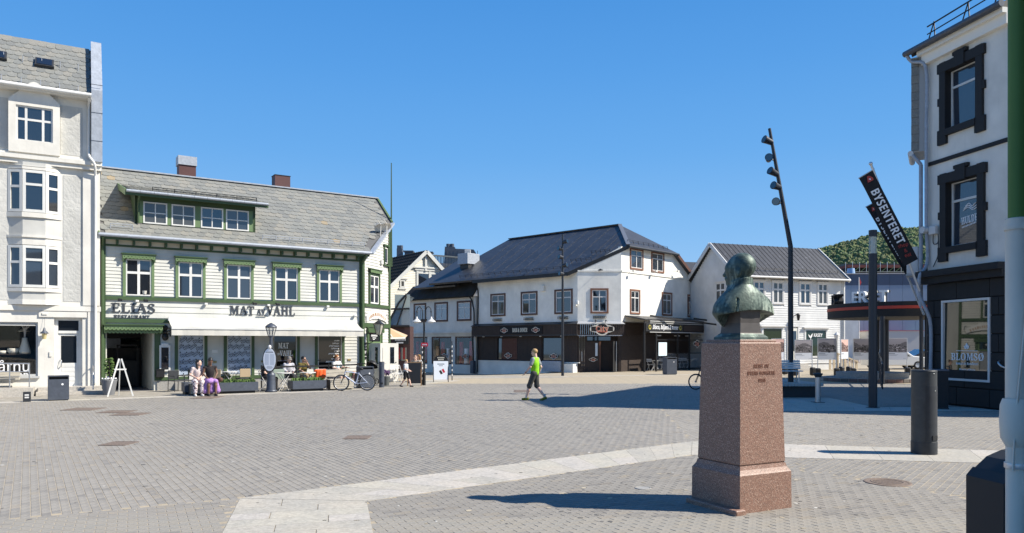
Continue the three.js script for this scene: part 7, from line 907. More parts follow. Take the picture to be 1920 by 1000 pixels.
{ // photo boards with printed town views
  const pic = (k, warm) => canvasTex(256, 256, (g, w, h) => { const c = (v) => (warm ? `rgb(${v},${v * 0.82 | 0},${v * 0.76 | 0})` : `rgb(${v * 0.98 | 0},${v * 0.93 | 0},${v * 0.93 | 0})`); g.fillStyle = '#e6e8ec'; g.fillRect(0, 0, w, h); for (let y = 0; y < 165; y += 2) { g.fillStyle = c(warm ? 222 : 188 - y * 0.25); g.fillRect(0, y, w, 2); } g.fillStyle = c(120); g.beginPath(); g.moveTo(0, 80); for (let x = 0; x <= w; x += 16) g.lineTo(x, 60 + 26 * Math.sin(x * 0.02 + k) + 8 * hash(x, k, 2)); g.lineTo(w, 165); g.lineTo(0, 165); g.fill(); for (let i = 0; i < 70; i++) { const x = hash(i, k, 4) * w, y = 75 + hash(i, k, 5) * 75, s = 8 + hash(i, k, 6) * 22; g.fillStyle = c(40 + hash(i, k, 7) * 150); g.fillRect(x, y, s, s * 0.7); g.fillStyle = c(30 + hash(i, k, 8) * 60); g.beginPath(); g.moveTo(x - 2, y); g.lineTo(x + s / 2, y - s * 0.35); g.lineTo(x + s + 2, y); g.fill(); } g.fillStyle = '#3a3f48'; g.fillRect(14, 180, 90, 6); g.fillStyle = '#8a9099'; g.fillRect(14, 194, 130, 3); g.fillRect(14, 202, 110, 3); g.fillRect(205, 236, 36, 3); });
  const spec = [[1446, 1472, 636, 674, 700, 'pale photo board half hidden behind the granite pedestal', 1], [1490, 1524, 638, 675, 702, 'photo board with a grey winter street view beside the bent mast', 0], [1534, 1568, 635.5, 675, 704, 'photo board with grey town houses before the clapboard house', 0], [1574, 1594, 637, 673, 700, 'narrow photo board with a warm sepia street scene', 1], [1601, 1634, 636, 675, 704, 'photo board with a grey harbour view seen beside the light column', 0], [1664, 1700, 635, 675, 702, 'photo board with an aerial town view beneath the round canopy', 0]];
  spec.forEach(([a, b, t, bt, g, lab, warm], k) => {
    const d = F * HC / (g + 3 - HY), [x] = onD((a + b) / 2, d), w = (b - a) / F * d, y0 = hAt(bt, d), y1 = hAt(t, d), o = thing('photo_board', lab, 'display board', [x, 0, -d], [0.2, 0.1, -0.05, 0.5, -0.1, -0.15][k], 'photo boards standing on the square');
    const m = mesh('panel', [box(w, y1 - y0, 0.02, 0, (y0 + y1) / 2, 0)], M([1, 1, 1], { map: pic(k + 1, warm), roughness: 0.5 }), o), p = m.geometry.attributes.position, uv = m.geometry.attributes.uv; for (let i = 0; i < p.count; i++) uv.setXY(i, p.getX(i) / w + 0.5, (p.getY(i) - y0) / (y1 - y0));
    mesh('frame', [box(0.04, y1 - y0 + 0.05, 0.035, -w / 2, (y0 + y1) / 2, 0), box(0.04, y1 - y0 + 0.05, 0.035, w / 2, (y0 + y1) / 2, 0), box(w, 0.03, 0.03, 0, y1 + 0.01, 0)], mt.alu, o);
    for (const s of [-1, 1]) { mesh('post', [cyl(0.025, 0.025, y0, s * w / 2, 0, 0, 8)], mt.alu, o); mesh('weight_bag', [rbox(0.3, 0.5, 0.3, 0.08, s * w / 2 * 0.98 + s * 0.02, 0.27, 0.05)], mt.black, o); }
  });
  const ex = [[1581, 697], [1594, 690]]; // two upturned dark tubs behind the boards
}
{ // old style lamp post with an oval menu sign
  const o = thing('old_lamp_post', 'old fashioned dark lamp post carrying an oval white menu sign', 'lamp post', at(508, 735.5)); const d = 2730 / 90.5, y = (py) => hAt(py, d);
  mesh('post', [lathe([[0.0, 0], [0.24, 0], [0.24, 0.06], [0.19, 0.1], [0.155, 0.62], [0.175, 0.66], [0.165, 0.74], [0.09, 0.8], [0.085, 1.2], [0.1, 1.24], [0.07, 1.3], [0.062, y(634)], [0.09, y(632)], [0.06, y(630)]], 18)], mt.anthracite, o);
  const ln = mesh('lantern', [lathe([[0.05, y(634)], [0.12, y(631)], [0.13, y(630)], [0.05, y(630) + 0.01]], 8), lathe([[0.23, y(615)], [0.25, y(613)], [0.16, y(609)], [0.12, y(608)], [0.04, y(606)], [0, y(605)]], 8), ...[...Array(8)].map((_, i) => { const a = i * PI / 4; return rod([0.12 * Math.cos(a), y(630), 0.12 * Math.sin(a)], [0.22 * Math.cos(a), y(614.5), 0.22 * Math.sin(a)], 0.012, 5); })], mt.anthracite, o); mesh('lantern_glass', [new THREE.CylinderGeometry(0.21, 0.115, y(614.5) - y(630), 8, 1, true).translate(0, (y(614.5) + y(630)) / 2, 0)], MP([0.9, 0.9, 0.88], { transmission: 0.8, thickness: 0, roughness: 0.1 }), ln);
  const cy = y(674.5), sg = mesh('oval_sign', [cyl(1, 1, 0.06, 0, -0.03, 0, 36).rotateX(PI / 2).scale(0.285, 0.50, 1).translate(0, cy, 0.16)], mt.black, o);
  const f = mesh('sign_face', [cyl(1, 1, 0.01, 0, 0, 0, 36).rotateX(PI / 2).scale(0.25, 0.46, 1)], M([1, 1, 1], { map: canvasTex(256, 464, (g, w, h) => { g.fillStyle = '#eef0f4'; g.fillRect(0, 0, w, h); g.fillStyle = '#555b66'; g.fillRect(62, 66, 132, 5); g.fillRect(50, 82, 156, 12); g.fillStyle = '#99a3b5'; for (let i = 0; i < 20; i++) { g.fillRect(28, 122 + i * 11, 86, 4); g.fillRect(138, 122 + i * 11, 86, 4); } g.fillStyle = '#555b66'; g.fillRect(78, 366, 100, 5); for (let i = 0; i < 4; i++) g.fillRect(60 + i * 8, 384 + i * 9, 136 - i * 16, 3); }), roughness: 0.6 }), sg); { const p = f.geometry.attributes.position, uv = f.geometry.attributes.uv; for (let i = 0; i < p.count; i++) uv.setXY(i, p.getX(i) / 0.5 + 0.5, p.getY(i) / 0.92 + 0.5); } f.position.set(0, cy, 0.195); mesh('crest', [ball(0.07, 0, cy + 0.5, 0.18, 1.3)], mt.winGrey, sg);
}
{ // double-arm lamp and the red sign on it, two striped stakes
  const o = thing('twin_arm_lamp', 'black lamp post with two curved arms and white glass shades', 'lamp post', at(795, 723)); const d = 2730 / 78, y = (py) => hAt(py, d), x = (px) => (px - 795) / F * d;
  mesh('post', [cyl(0.055, 0.04, y(600), 0, 0, 0, 12), cyl(0.08, 0.08, 0.6, 0, 0, 0, 12), rbox(0.3, 0.08, 0.08, 0.02, 0, y(600), 0)], mt.black, o);
  for (const s of [-1, 1]) { const a = mesh('arm', [tube([[s * 0.07, y(600), 0], [s * 0.08, y(582), 0], [s * 0.18, y(575.5), 0], [s * 0.3, y(578), 0], [s * 0.33, y(590), 0], [s * 0.33, y(596), 0]], 0.022, 26, 6), ball(0.04, s * 0.33, y(585), 0)], mt.black, o); mesh('shade', [lathe([[0.03, y(594)], [0.05, y(598)], [0.2, y(603)], [0.21, y(604)], [0.19, y(604)], [0.04, y(599)]], 16).translate(s * 0.34, 0, 0)], mt.winGrey, a); mesh('globe', [ball(0.14, s * 0.34, y(603.5), 0, 0.5)], MP([0.9, 0.92, 0.92], { transmission: 0.6, thickness: 0, roughness: 0.2 }), a); }
  const r = mesh('red_sign', [box(0.32, 0.17, 0.03, 0.03, y(646.5), 0.07)], M([0.62, 0.015, 0.04], { roughness: 0.5 }), o); mesh('sign_marks', [...Array(4)].map((_, i) => box(0.035, 0.06, 0.005, -0.05 + i * 0.055, y(646.5), 0.088)), mt.letterWhite, r);
  for (const [px, py, top, lab] of [[793, 722, 640, 'thin striped stake standing beside the twin arm lamp'], [849, 714, 640, 'thin black and white striped stake beside the white sandwich board']]) { const s = thing('striped_stake', lab, 'stake', at(px - 1.5, py), 0, 'striped stakes'); const dd = 2730 / (py - 645), h = hAt(top, dd); mesh('stake', [cyl(0.025, 0.022, h, 0, 0, 0, 8)], mt.black, s); for (let i = 0; i < 7; i++) mesh('stripe', [cyl(0.027, 0.027, h * 0.05, 0, h * (0.12 + i * 0.12), 0, 8)], mt.winGrey, s); }
}
// planters and slatted benches set on the border strip; placed along the line of the house
function along(px, py) { const [x, , z] = at(px, py); return [x, z]; }
const RYA = FA.ry;
function planter(px0, px1, py, h, dep, lab) {
  const [xa, za] = along(px0, py), t = (px1 - px0); const d0 = -za, k = (px1 - CX) / F; // walk along the house line until the pixel column is met
  const s = (k * d0 - xa) / (FA.u[0] - k * FA.u[1]);
  const o = thing('planter', lab, 'planter', [xa, 0, za], RYA, 'grey planters along the terrace');
  mesh('box', [bx(0, s, 0.1, h, -dep, -dep + 0.05), bx(0, s, 0.1, h, -0.05, 0), bx(0, 0.05, 0.1, h, -dep + 0.05, -0.05), bx(s - 0.05, s, 0.1, h, -dep + 0.05, -0.05), bx(0.05, s - 0.05, 0.1, 0.14, -dep + 0.05, -0.05)], mt.anthracite, o); mesh('foot', [bx(0.1, s - 0.1, 0.005, 0.1, -dep + 0.1, -0.1)], mt.black, o); mesh('soil', [bx(0.05, s - 0.05, 0.14, h - 0.04, -dep + 0.05, -0.05)], M([0.05, 0.04, 0.03], { roughness: 1 }), o);
  const g = []; for (let i = 0; i < 300; i++) { const x = rr(0.08, s - 0.08), z = rr(-dep + 0.08, -0.08), hh = rr(0.05, 0.16), a = rr(0, 6.28), w = 0.02; g.push(quad([x - w * Math.cos(a), h - 0.04, z - w * Math.sin(a)], [x + w * Math.cos(a), h - 0.04, z + w * Math.sin(a)], [x + rr(-0.06, 0.06) + w, h - 0.04 + hh, z + rr(-0.06, 0.06)], [x + rr(-0.06, 0.06), h - 0.04 + hh, z])); } const gr = mesh('greenery', g, mt.leaf, o); gr.userData.kind = 'stuff';
  return [o, s];
}
planter(412, 484, 739.5, 0.44, 0.75, 'long grey planter beside the bench of the two seated women'); planter(549, 612, 735, 0.44, 0.75, 'grey planter in front of the terrace with the orange jacket');
function slatBench(px0, px1, py, lab, back) {
  const [xa, za] = along(px0, py), k = (px1 - CX) / F, s = (k * -za - xa) / (FA.u[0] - k * FA.u[1]), o = thing('plank_bench', lab, 'bench', [xa, 0, za], RYA, 'pale plank benches joined to planters');
  for (let i = 0; i < 4; i++) mesh('front_plank', [rbox(s - 0.02, 0.082, 0.03, 0.006, s / 2, 0.10 + i * 0.09, -0.02)], mt.benchWood, o); for (let i = 0; i < 5; i++) mesh('seat_plank', [rbox(s - 0.02, 0.03, 0.1, 0.006, s / 2, 0.44, -0.07 - i * 0.108)], mt.benchWood, o); mesh('carcass', [bx(0.02, s - 0.02, 0.05, 0.42, -0.56, -0.04)], mt.anthracite2, o); mesh('foot', [bx(0.08, s - 0.08, 0.004, 0.05, -0.5, -0.1)], mt.black, o);
  if (back) for (let i = 0; i < 2; i++) mesh('back_plank', [rbox(s - 0.02, 0.14, 0.03, 0.006, s / 2, 0.62 + i * 0.155, -0.58)], mt.benchWood, o); else mesh('back_plank', [bx(0.05, 0.9, 0.58, 0.84, -0.58, -0.55)], mt.winGrey, o);
  if (back) for (const x of [0.1, s - 0.1]) mesh('back_post', [bx(x - 0.02, x + 0.02, 0.42, 0.85, -0.62, -0.6)], mt.anthracite2, o); else mesh('back_post', [bx(0.3, 0.34, 0.42, 0.7, -0.61, -0.585)], mt.anthracite2, o);
  return o;
}
const bench1 = slatBench(357, 411, 742.5, 'pale plank bench on which the two women sit', 0); slatBench(619, 664, 732.5, 'pale plank bench behind the parked bicycle', 1);
{ const [x, z] = along(345, 741); const o = thing('planter_end', 'grey end box at the free end of the womens bench', 'planter', [x, 0, z], RYA); mesh('box', [rbox(0.28, 0.36, 0.7, 0.01, 0.15, 0.28, -0.36)], mt.anthracite, o); mesh('foot', [bx(0.05, 0.25, 0.004, 0.1, -0.65, -0.08)], mt.black, o); }
// litter bins of folded sheet, with a slot and a lid
function sheetBin(px, py, w, h, lab, ry = RYA) { const o = thing('sheet_metal_bin', lab, 'bin', at(px, py), ry, 'grey sheet metal bins'); mesh('body', [rbox(w, h - 0.16, w * 0.8, 0.01, 0, (h - 0.16) / 2 + 0.03, 0)], mt.anthracite, o); mesh('top', [bx(-w / 2, w / 2, h - 0.03, h, -w * 0.4, w * 0.4), bx(-w / 2, -w / 2 + 0.03, h - 0.14, h - 0.03, -w * 0.4, w * 0.4), bx(w / 2 - 0.03, w / 2, h - 0.14, h - 0.03, -w * 0.4, w * 0.4), bx(-w / 2 + 0.03, w / 2 - 0.03, h - 0.14, h - 0.03, -w * 0.4, -w * 0.38)], mt.anthracite, o); mesh('inner', [bx(-w / 2 + 0.04, w / 2 - 0.04, h - 0.135, h - 0.035, -w * 0.36, w * 0.2)], mt.black, o); mesh('sticker', [cyl(0.035, 0.035, 0.006, 0, 0, 0, 14).rotateX(PI / 2).translate(w * 0.18, h - 0.3, w * 0.4 + 0.002)], mt.letterWhite, o); mesh('foot', [box(w * 0.9, 0.03, w * 0.7, 0, 0.015, 0)], mt.black, o); return o; }
sheetBin(109, 751, 0.62, 0.86, 'grey sheet metal bin before the townhouse door'); sheetBin(684, 728, 0.62, 0.95, 'grey sheet metal bin behind the parked bicycle'); sheetBin(1256, 702.5, 0.72, 1.1, 'dark sheet metal bin in front of the bar terrace', 0.3);
{ const o = thing('round_ash_bin', 'narrow dark cylindrical bin next to the open cafe door', 'bin', at(715.5, 727)); mesh('body', [cyl(0.12, 0.12, 1.12, 0, 0.005, 0, 20)], mt.anthracite, o); mesh('cap', [cyl(0.122, 0.115, 0.03, 0, 1.12, 0, 20)], mt.anthracite2, o); mesh('slot', [box(0.12, 0.05, 0.03, 0.02, 0.2, 0.11)], mt.black, o);
  const e = thing('power_box', 'small dark socket box on the edge of the townhouse pavement', 'box', at(50, 754), FT.ry); mesh('box', [rbox(0.22, 0.34, 0.18, 0.01, 0, 0.17, 0)], mt.anthracite2, e); mesh('label', [bx(-0.06, 0.06, 0.13, 0.18, 0.09, 0.094), bx(-0.06, 0.06, 0.21, 0.26, 0.09, 0.094)], mt.winGrey, e);
  const p = thing('potted_shrub', 'small green shrub in a tall grey pot at the passage entrance', 'plant', at(204, 741)); mesh('pot', [lathe([[0.19, 0], [0.28, 0.55], [0.3, 0.58], [0.26, 0.58], [0.24, 0.5], [0, 0.48]], 20)], M([0.16, 0.165, 0.175], { roughness: 0.7 }), p); mesh('stem', [tube([[0, 0.45, 0], [0.03, 0.8, 0.02], [0.0, 1.3, 0]], 0.012, 8, 5)], mt.darkWood, p); const g = []; for (let i = 0; i < 160; i++) { const y = rr(0.75, 1.42), r = 0.14 * Math.sin((y - 0.6) * 3), a = rr(0, 6.28), x = Math.cos(a) * r * rr(0.4, 1), z = Math.sin(a) * r * rr(0.4, 1); g.push(quad([x, y, z], [x + 0.03, y - 0.02, z + 0.03], [x + Math.cos(a) * 0.09, y + rr(-0.06, 0.05), z + Math.sin(a) * 0.09], [x - 0.02, y + 0.03, z])); } mesh('leaves', g, mt.leaf, p).userData.kind = 'stuff'; mesh('flowers', [...Array(18)].map(() => ball(0.03, rr(-0.2, 0.2), 0.6 + rr(0, 0.08), rr(-0.2, 0.2), 1, 6)), mt.letterWhite, p).userData.kind = 'stuff'; }
{ // sandwich boards
  const a = thing('white_easel_frame', 'white empty A frame stand in front of the passage', 'stand', at(225, 744), RYA), L = (x0, x1, z0, z1, y1) => beam([x0, 0.01, z0], [x1, y1, z1], 0.035, 0.05);
  mesh('leg', [L(-0.42, -0.04, 0.05, 0, 1.4)], mt.white, a); mesh('leg', [L(0.42, 0.04, 0.05, 0, 1.4)], mt.white, a); mesh('cross_bar', [bx(-0.2, 0.2, 0.98, 1.03, -0.01, 0.03)], mt.white, a); mesh('rear_leg', [L(0, 0, -0.5, -0.03, 1.35)], mt.white, a);
  const mkb = (px, py, w, h, mat, lab, frame) => { const o = thing('sandwich_board', lab, 'sandwich board', at(px, py), 0.1, 'sandwich boards outside the cafes'); const m = mesh('front_panel', [box(w, h, 0.02)], mat, o); m.position.set(0, 0.12 + h / 2, 0.14); m.rotation.x = -0.14; { const p = m.geometry.attributes.position, uv = m.geometry.attributes.uv; for (let i = 0; i < p.count; i++) uv.setXY(i, p.getX(i) / w + 0.5, p.getY(i) / h + 0.5); } const q = mesh('rear_panel', [box(w, h, 0.02)], frame, o); q.position.set(0, 0.12 + h / 2, -0.14); q.rotation.x = 0.14; mesh('frame', [-1, 1].flatMap((s) => [beam([s * w / 2, 0, 0.24], [s * w / 2, h + 0.16, 0.05], 0.035, 0.035), beam([s * w / 2, 0, -0.24], [s * w / 2, h + 0.16, -0.05], 0.035, 0.035), box(0.03, 0.03, 0.1, s * w / 2, h + 0.15, 0)]).concat([box(w, 0.05, 0.1, 0, h + 0.13, 0)]), frame, o); return o; };
  mkb(777, 724, 0.62, 0.95, mt.black, 'black chalk board on wooden legs beside the walking boy', M([0.30, 0.18, 0.09]));
  const wb = mkb(826.5, 716.5, 0.75, 0.95, M([1, 1, 1], { map: canvasTex(128, 160, (g, w, h) => { g.fillStyle = '#e9eef4'; g.fillRect(0, 0, w, h); g.fillStyle = '#66707c'; g.fillRect(34, 22, 60, 8); g.fillRect(46, 38, 36, 5); g.fillStyle = '#222'; g.save(); g.translate(70, 90); g.rotate(-0.5); g.fillRect(-18, -14, 20, 34); g.fillStyle = '#b82032'; g.fillRect(8, -14, 18, 34); g.restore(); }), roughness: 0.6 }), 'white printed sandwich board with rounded black header', mt.black); mesh('header', [cyl(0.36, 0.36, 0.03, 0, 0, 0, 24).rotateX(PI / 2).scale(1, 0.8, 1).translate(0, 1.08, 0.02)], mt.black, wb); mesh('header_marks', [...Array(6)].map((_, i) => box(0.04, 0.06, 0.01, -0.15 + i * 0.06, 1.24, 0.06)).concat([...Array(5)].map((_, i) => box(0.04, 0.06, 0.01, -0.12 + i * 0.06, 1.14, 0.06))), mt.cream, wb);
}
{ // stand with cross feet in front of the bakery window
  const o = thing('sign_stand', 'bare white sign post on a cross foot before the bakery window', 'stand', at(1797, 743), 0.2); const d = 2730 / 98, h = hAt(652, d); mesh('post', [beam([0, 0.06, 0], [-0.08, h, 0], 0.06, 0.05)], mt.winGrey, o); mesh('cross_foot', [box(1.5, 0.05, 0.09, 0.25, 0.03, 0), box(0.09, 0.05, 1.0, 0, 0.03, 0.0)], mt.winGrey, o);
}
// cafe chairs and tables
function foldTable(lab) { const o = thing('bistro_table', lab, 'table', [0, 0, 0], 0, 'round bistro tables on the terrace'); mesh('top', [cyl(0.33, 0.33, 0.025, 0, 0.71, 0, 24)], mt.winGrey, o); for (const s of [-1, 1]) for (const k of [-1, 1]) mesh('leg', [rod([k * 0.28, 0, s * 0.16], [-k * 0.22, 0.71, s * 0.14], 0.013, 6)], mt.winGrey, o); return o; }
function bistroChair(lab, cloth) { const o = thing('bistro_chair', lab, 'chair', [0, 0, 0], 0, 'folding chairs on the terrace'); for (let i = 0; i < 4; i++) mesh('seat_slat', [box(0.4, 0.015, 0.08, 0, 0.45, -0.15 + i * 0.095)], mt.winGrey, o); for (let i = 0; i < 2; i++) mesh('back_slat', [box(0.4, 0.09, 0.015, 0, 0.7 + i * 0.12, -0.24)], mt.winGrey, o); for (const s of [-0.2, 0.2]) { mesh('leg', [rod([s, 0, 0.2], [s, 0.86, -0.24], 0.012, 6)], mt.winGrey, o); mesh('leg', [rod([s * 0.95, 0, -0.22], [s * 0.95, 0.45, 0.16], 0.012, 6)], mt.winGrey, o); } if (cloth) mesh('draped_cloth', [box(0.44, 0.42, 0.05, 0, 0.66, -0.25), box(0.44, 0.3, 0.03, 0, 0.72, -0.21)], cloth, o); return o; }
function darkChair(lab, back = mt.anthracite2) { const o = thing('terrace_armchair', lab, 'chair', [0, 0, 0], 0, 'dark armchairs on the terrace'); mesh('seat', [rbox(0.46, 0.04, 0.44, 0.015, 0, 0.44, 0)], mt.anthracite2, o); mesh('backrest', [rbox(0.46, 0.36, 0.03, 0.01, 0, 0.68, -0.24)], back, o); for (const s of [-1, 1]) { mesh('leg', [rod([s * 0.22, 0, 0.22], [s * 0.22, 0.62, 0.2], 0.014, 6)], mt.anthracite2, o); mesh('leg', [rod([s * 0.22, 0, -0.26], [s * 0.22, 0.84, -0.23], 0.014, 6)], mt.anthracite2, o); mesh('armrest', [rod([s * 0.22, 0.62, 0.2], [s * 0.22, 0.64, -0.23], 0.016, 6)], mt.anthracite2, o); } return o; }
const putAt = (o, px, py, ry) => { const [x, , z] = at(px, py); o.position.set(x, 0.012, z); o.rotation.y = ry; return o; };
putAt(darkChair('dark armchair by the first leaf printed window'), 331, 735, RYA + 0.4); putAt(darkChair('dark armchair turned to the table behind the two women'), 348, 733, RYA - 1.2); const tanM = M([0.36, 0.28, 0.18], { roughness: 0.9 }); putAt(darkChair('terrace armchair with tan back behind the woman in the lilac skirt', tanM), 407, 731, RYA + 2.6); putAt(darkChair('terrace armchair with tan back behind the long planter', tanM), 455, 729, RYA + 3.3);
putAt(foldTable('bistro table behind the long planter'), 430, 729.5, 0.3); putAt(foldTable('white bistro table in front of the man with the hand at his mouth'), 577, 731.5, 0.2); putAt(foldTable('bistro table behind the old lamp post'), 532, 733, 0.7); putAt(foldTable('bistro table between the man in the white shirt and the woman in the strapless top'), 642, 721.5, 0.4);
const sage = M([0.33, 0.40, 0.33], { roughness: 0.95 }); putAt(bistroChair('folding chair beside the old lamp post'), 497, 734, RYA + 1.2); putAt(bistroChair('folding chair draped with sage cloth left of the man in the grey cap', sage), 521, 731, RYA + 3.0); putAt(bistroChair('folding chair under the man in the grey cap', sage), 540, 729, RYA + 0.6); putAt(bistroChair('folding chair under the man with the hand at his mouth'), 569, 728, RYA + 0.5); putAt(bistroChair('folding chair carrying the orange jacket'), 600, 730, RYA + 2.9); putAt(bistroChair('folding chair under the man in the white printed shirt', sage), 630, 722.5, RYA + 0.4); putAt(bistroChair('folding chair under the woman in the strapless top'), 667, 720.5, RYA - 0.3);
{ const o = thing('orange_jacket', 'bright orange jacket hung over a folding chair', 'jacket', [0, 0, 0], 0); mesh('cloth', [netMesh(sUni([sCap([-0.2, 0.78, -0.2], [0.2, 0.78, -0.2], 0.07), sCap([-0.16, 0.75, -0.25], [-0.1, 0.5, -0.3], 0.09), sCap([0.12, 0.75, -0.25], [0.16, 0.46, -0.28], 0.08), sCap([0, 0.74, -0.26], [0.03, 0.42, -0.32], 0.09)], 0.06), [-0.4, 0.2, -0.55], [0.4, 1, 0.1], 0.025)], M([0.80, 0.11, 0.015], { roughness: 0.8 }), o); putAt(o, 600, 730, RYA + 2.9); }
{ // rope barrier around the terrace
  const o = thing('terrace_barrier', 'low black rail barrier on posts along the terrace', 'barrier', [0, 0, 0], 0); const pts = [[490, 733], [556, 729.5], [616, 726.5], [677, 722]].map(([a, b]) => at(a, b)); pts.forEach(([x, , z]) => mesh('post', [cyl(0.03, 0.03, 1.05, x, 0.008, z, 8), cyl(0.13, 0.13, 0.02, x, 0.008, z, 14)], mt.black, o)); for (let i = 0; i < 3; i++) mesh('rail', [beam([pts[i][0], 0.97, pts[i][2]], [pts[i + 1][0], 0.97, pts[i + 1][2]], 0.02, 0.07)], mt.black, o); const q = FA.at(490, 700, 0.1), w = FA.end(q[0] - 0.2, 0.12); mesh('rail', [beam([pts[0][0], 0.97, pts[0][2]], [pts[0][0] - 0.35, 0.97, pts[0][2] - 1.2], 0.02, 0.07)], mt.black, o);
}
// bicycles
function bicycle(lab, fc) {
  const o = thing('bicycle', lab, 'bicycle', [0, 0, 0], 0), W = 0.335;
  for (const x of [-0.53, 0.53]) { const w = mesh('wheel', [new THREE.TorusGeometry(W - 0.02, 0.024, 8, 36).translate(x, W + 0.004, 0)], mt.rubber, o); mesh('rim', [new THREE.TorusGeometry(W - 0.05, 0.012, 6, 36).translate(x, W + 0.004, 0)], mt.steel, w); mesh('spokes', [...Array(18)].map((_, i) => { const a = i * PI / 9; return rod([x, W, i % 2 ? 0.02 : -0.02], [x + Math.cos(a) * (W - 0.05), W + Math.sin(a) * (W - 0.05), 0], 0.0022, 4); }).concat([cyl(0.03, 0.03, 0.08, 0, 0, 0, 10).rotateX(PI / 2).translate(x, W, -0.04)]), mt.steel, w); }
  const bb = [-0.07, 0.29, 0], st = [-0.2, 0.78, 0], hd = [0.36, 0.8, 0], hb = [0.4, 0.64, 0]; mesh('frame', [rod(bb, st, 0.02), rod([-0.18, 0.72, 0], hd, 0.022), rod(bb, hb, 0.026), rod(hd, hb, 0.024), ...[-0.05, 0.05].flatMap((z) => [rod([-0.53, W, z], bb, 0.012), rod([-0.53, W, z], [-0.18, 0.72, z * 0.4], 0.011)])], fc, o); mesh('fork', [-0.05, 0.05].map((z) => rod([0.53, W, z], [0.39, 0.66, z], 0.016)).concat([rod([0.35, 0.84, 0], [0.39, 0.66, 0], 0.02), box(0.05, 0.04, 0.12, 0.39, 0.66, 0)]), mt.black, o);
  mesh('handlebar', [rod([0.33, 0.98, -0.29], [0.33, 0.98, 0.29], 0.014), rod([0.35, 0.82, 0], [0.34, 0.98, 0], 0.018)], mt.black, o); mesh('saddle', [netMesh(sUni([sCap([-0.32, 0.9, 0], [-0.1, 0.9, 0], 0.05, 0.025), sCap([-0.3, 0.9, -0.04], [-0.3, 0.9, 0.04], 0.045)], 0.04), [-0.42, 0.8, -0.14], [0, 1, 0.14], 0.016), rod(st, [-0.22, 0.88, 0], 0.014)], mt.black, o); mesh('crank', [new THREE.TorusGeometry(0.08, 0.012, 6, 20).translate(-0.07, 0.29, 0.05), rod([-0.07, 0.29, 0.06], [0.03, 0.16, 0.08], 0.012), rod([-0.07, 0.29, -0.06], [-0.17, 0.42, -0.08], 0.012), box(0.09, 0.02, 0.08, 0.03, 0.15, 0.13), box(0.09, 0.02, 0.08, -0.17, 0.43, -0.13)], mt.steel, o); mesh('chain', [rod([-0.53, W + 0.03, 0.05], [-0.07, 0.37, 0.05], 0.006, 4), rod([-0.53, W - 0.03, 0.05], [-0.07, 0.21, 0.05], 0.006, 4)], mt.black, o);
  return o;
}
{ const b = bicycle('blue and white mountain bicycle leaning at the plank bench', M([0.45, 0.50, 0.62], { roughness: 0.35 })), [x, , z] = at(665, 733); b.position.set(x, 0.006, z + 0.1); b.rotation.set(0, PI + 0.12, 0.0); const c = bicycle('bicycle parked in the shade behind the granite pedestal', mt.black), q = at(1327, 731); c.position.set(q[0], 0.006, q[2]); c.rotation.y = PI + 0.15; }
{ // pushchair by the corner
  const o = thing('pushchair', 'black pushchair with raised hood behind the grey bin', 'pushchair', at(690, 722), RYA + 0.5); mesh('hood', [new THREE.SphereGeometry(0.3, 18, 10, 0, PI * 2, 0, 1.35).rotateZ(-0.6).translate(0.25, 0.86, 0)], mt.black, o); mesh('seat', [netMesh(sUni([sCap([-0.3, 0.72, 0], [0.2, 0.6, 0], 0.14), sCap([0.2, 0.6, 0], [0.36, 0.95, 0], 0.12)], 0.1), [-0.55, 0.35, -0.3], [0.6, 1.2, 0.3], 0.03)], mt.black, o); for (const x of [-0.35, 0.35]) for (const z of [-0.25, 0.25]) mesh('wheel', [new THREE.TorusGeometry(0.13, 0.025, 6, 20).translate(x, 0.155, z)], mt.rubber, o); mesh('frame', [-0.24, 0.24].flatMap((z) => [rod([-0.35, 0.16, z], [0.2, 0.6, z], 0.014), rod([0.35, 0.16, z], [-0.1, 0.65, z], 0.014), rod([-0.1, 0.65, z], [-0.5, 1.02, z], 0.014)]).concat([rod([-0.5, 1.02, -0.24], [-0.5, 1.02, 0.24], 0.02)]), mt.anthracite2, o);
  const f = thing('flower_pot', 'grey pot of purple flowers beside the open cafe door', 'plant', at(723.5, 724)); mesh('pot', [lathe([[0.13, 0], [0.2, 0.42], [0.21, 0.45], [0.17, 0.45], [0, 0.42]], 16)], M([0.09, 0.1, 0.1]), f); mesh('flowers', [...Array(60)].map(() => ball(rr(0.03, 0.05), rr(-0.2, 0.2), 0.5 + rr(0, 0.24), rr(-0.2, 0.2), 1, 6)), M([0.11, 0.06, 0.14]), f).userData.kind = 'stuff';
  for (const [px, py, lab] of [[742, 727, 'folding chair in the alley behind the walking boy'], [748, 725, 'folding chair in the alley next to another alley chair']]) putAt(bistroChair(lab), px, py - 8, 0.8);
}
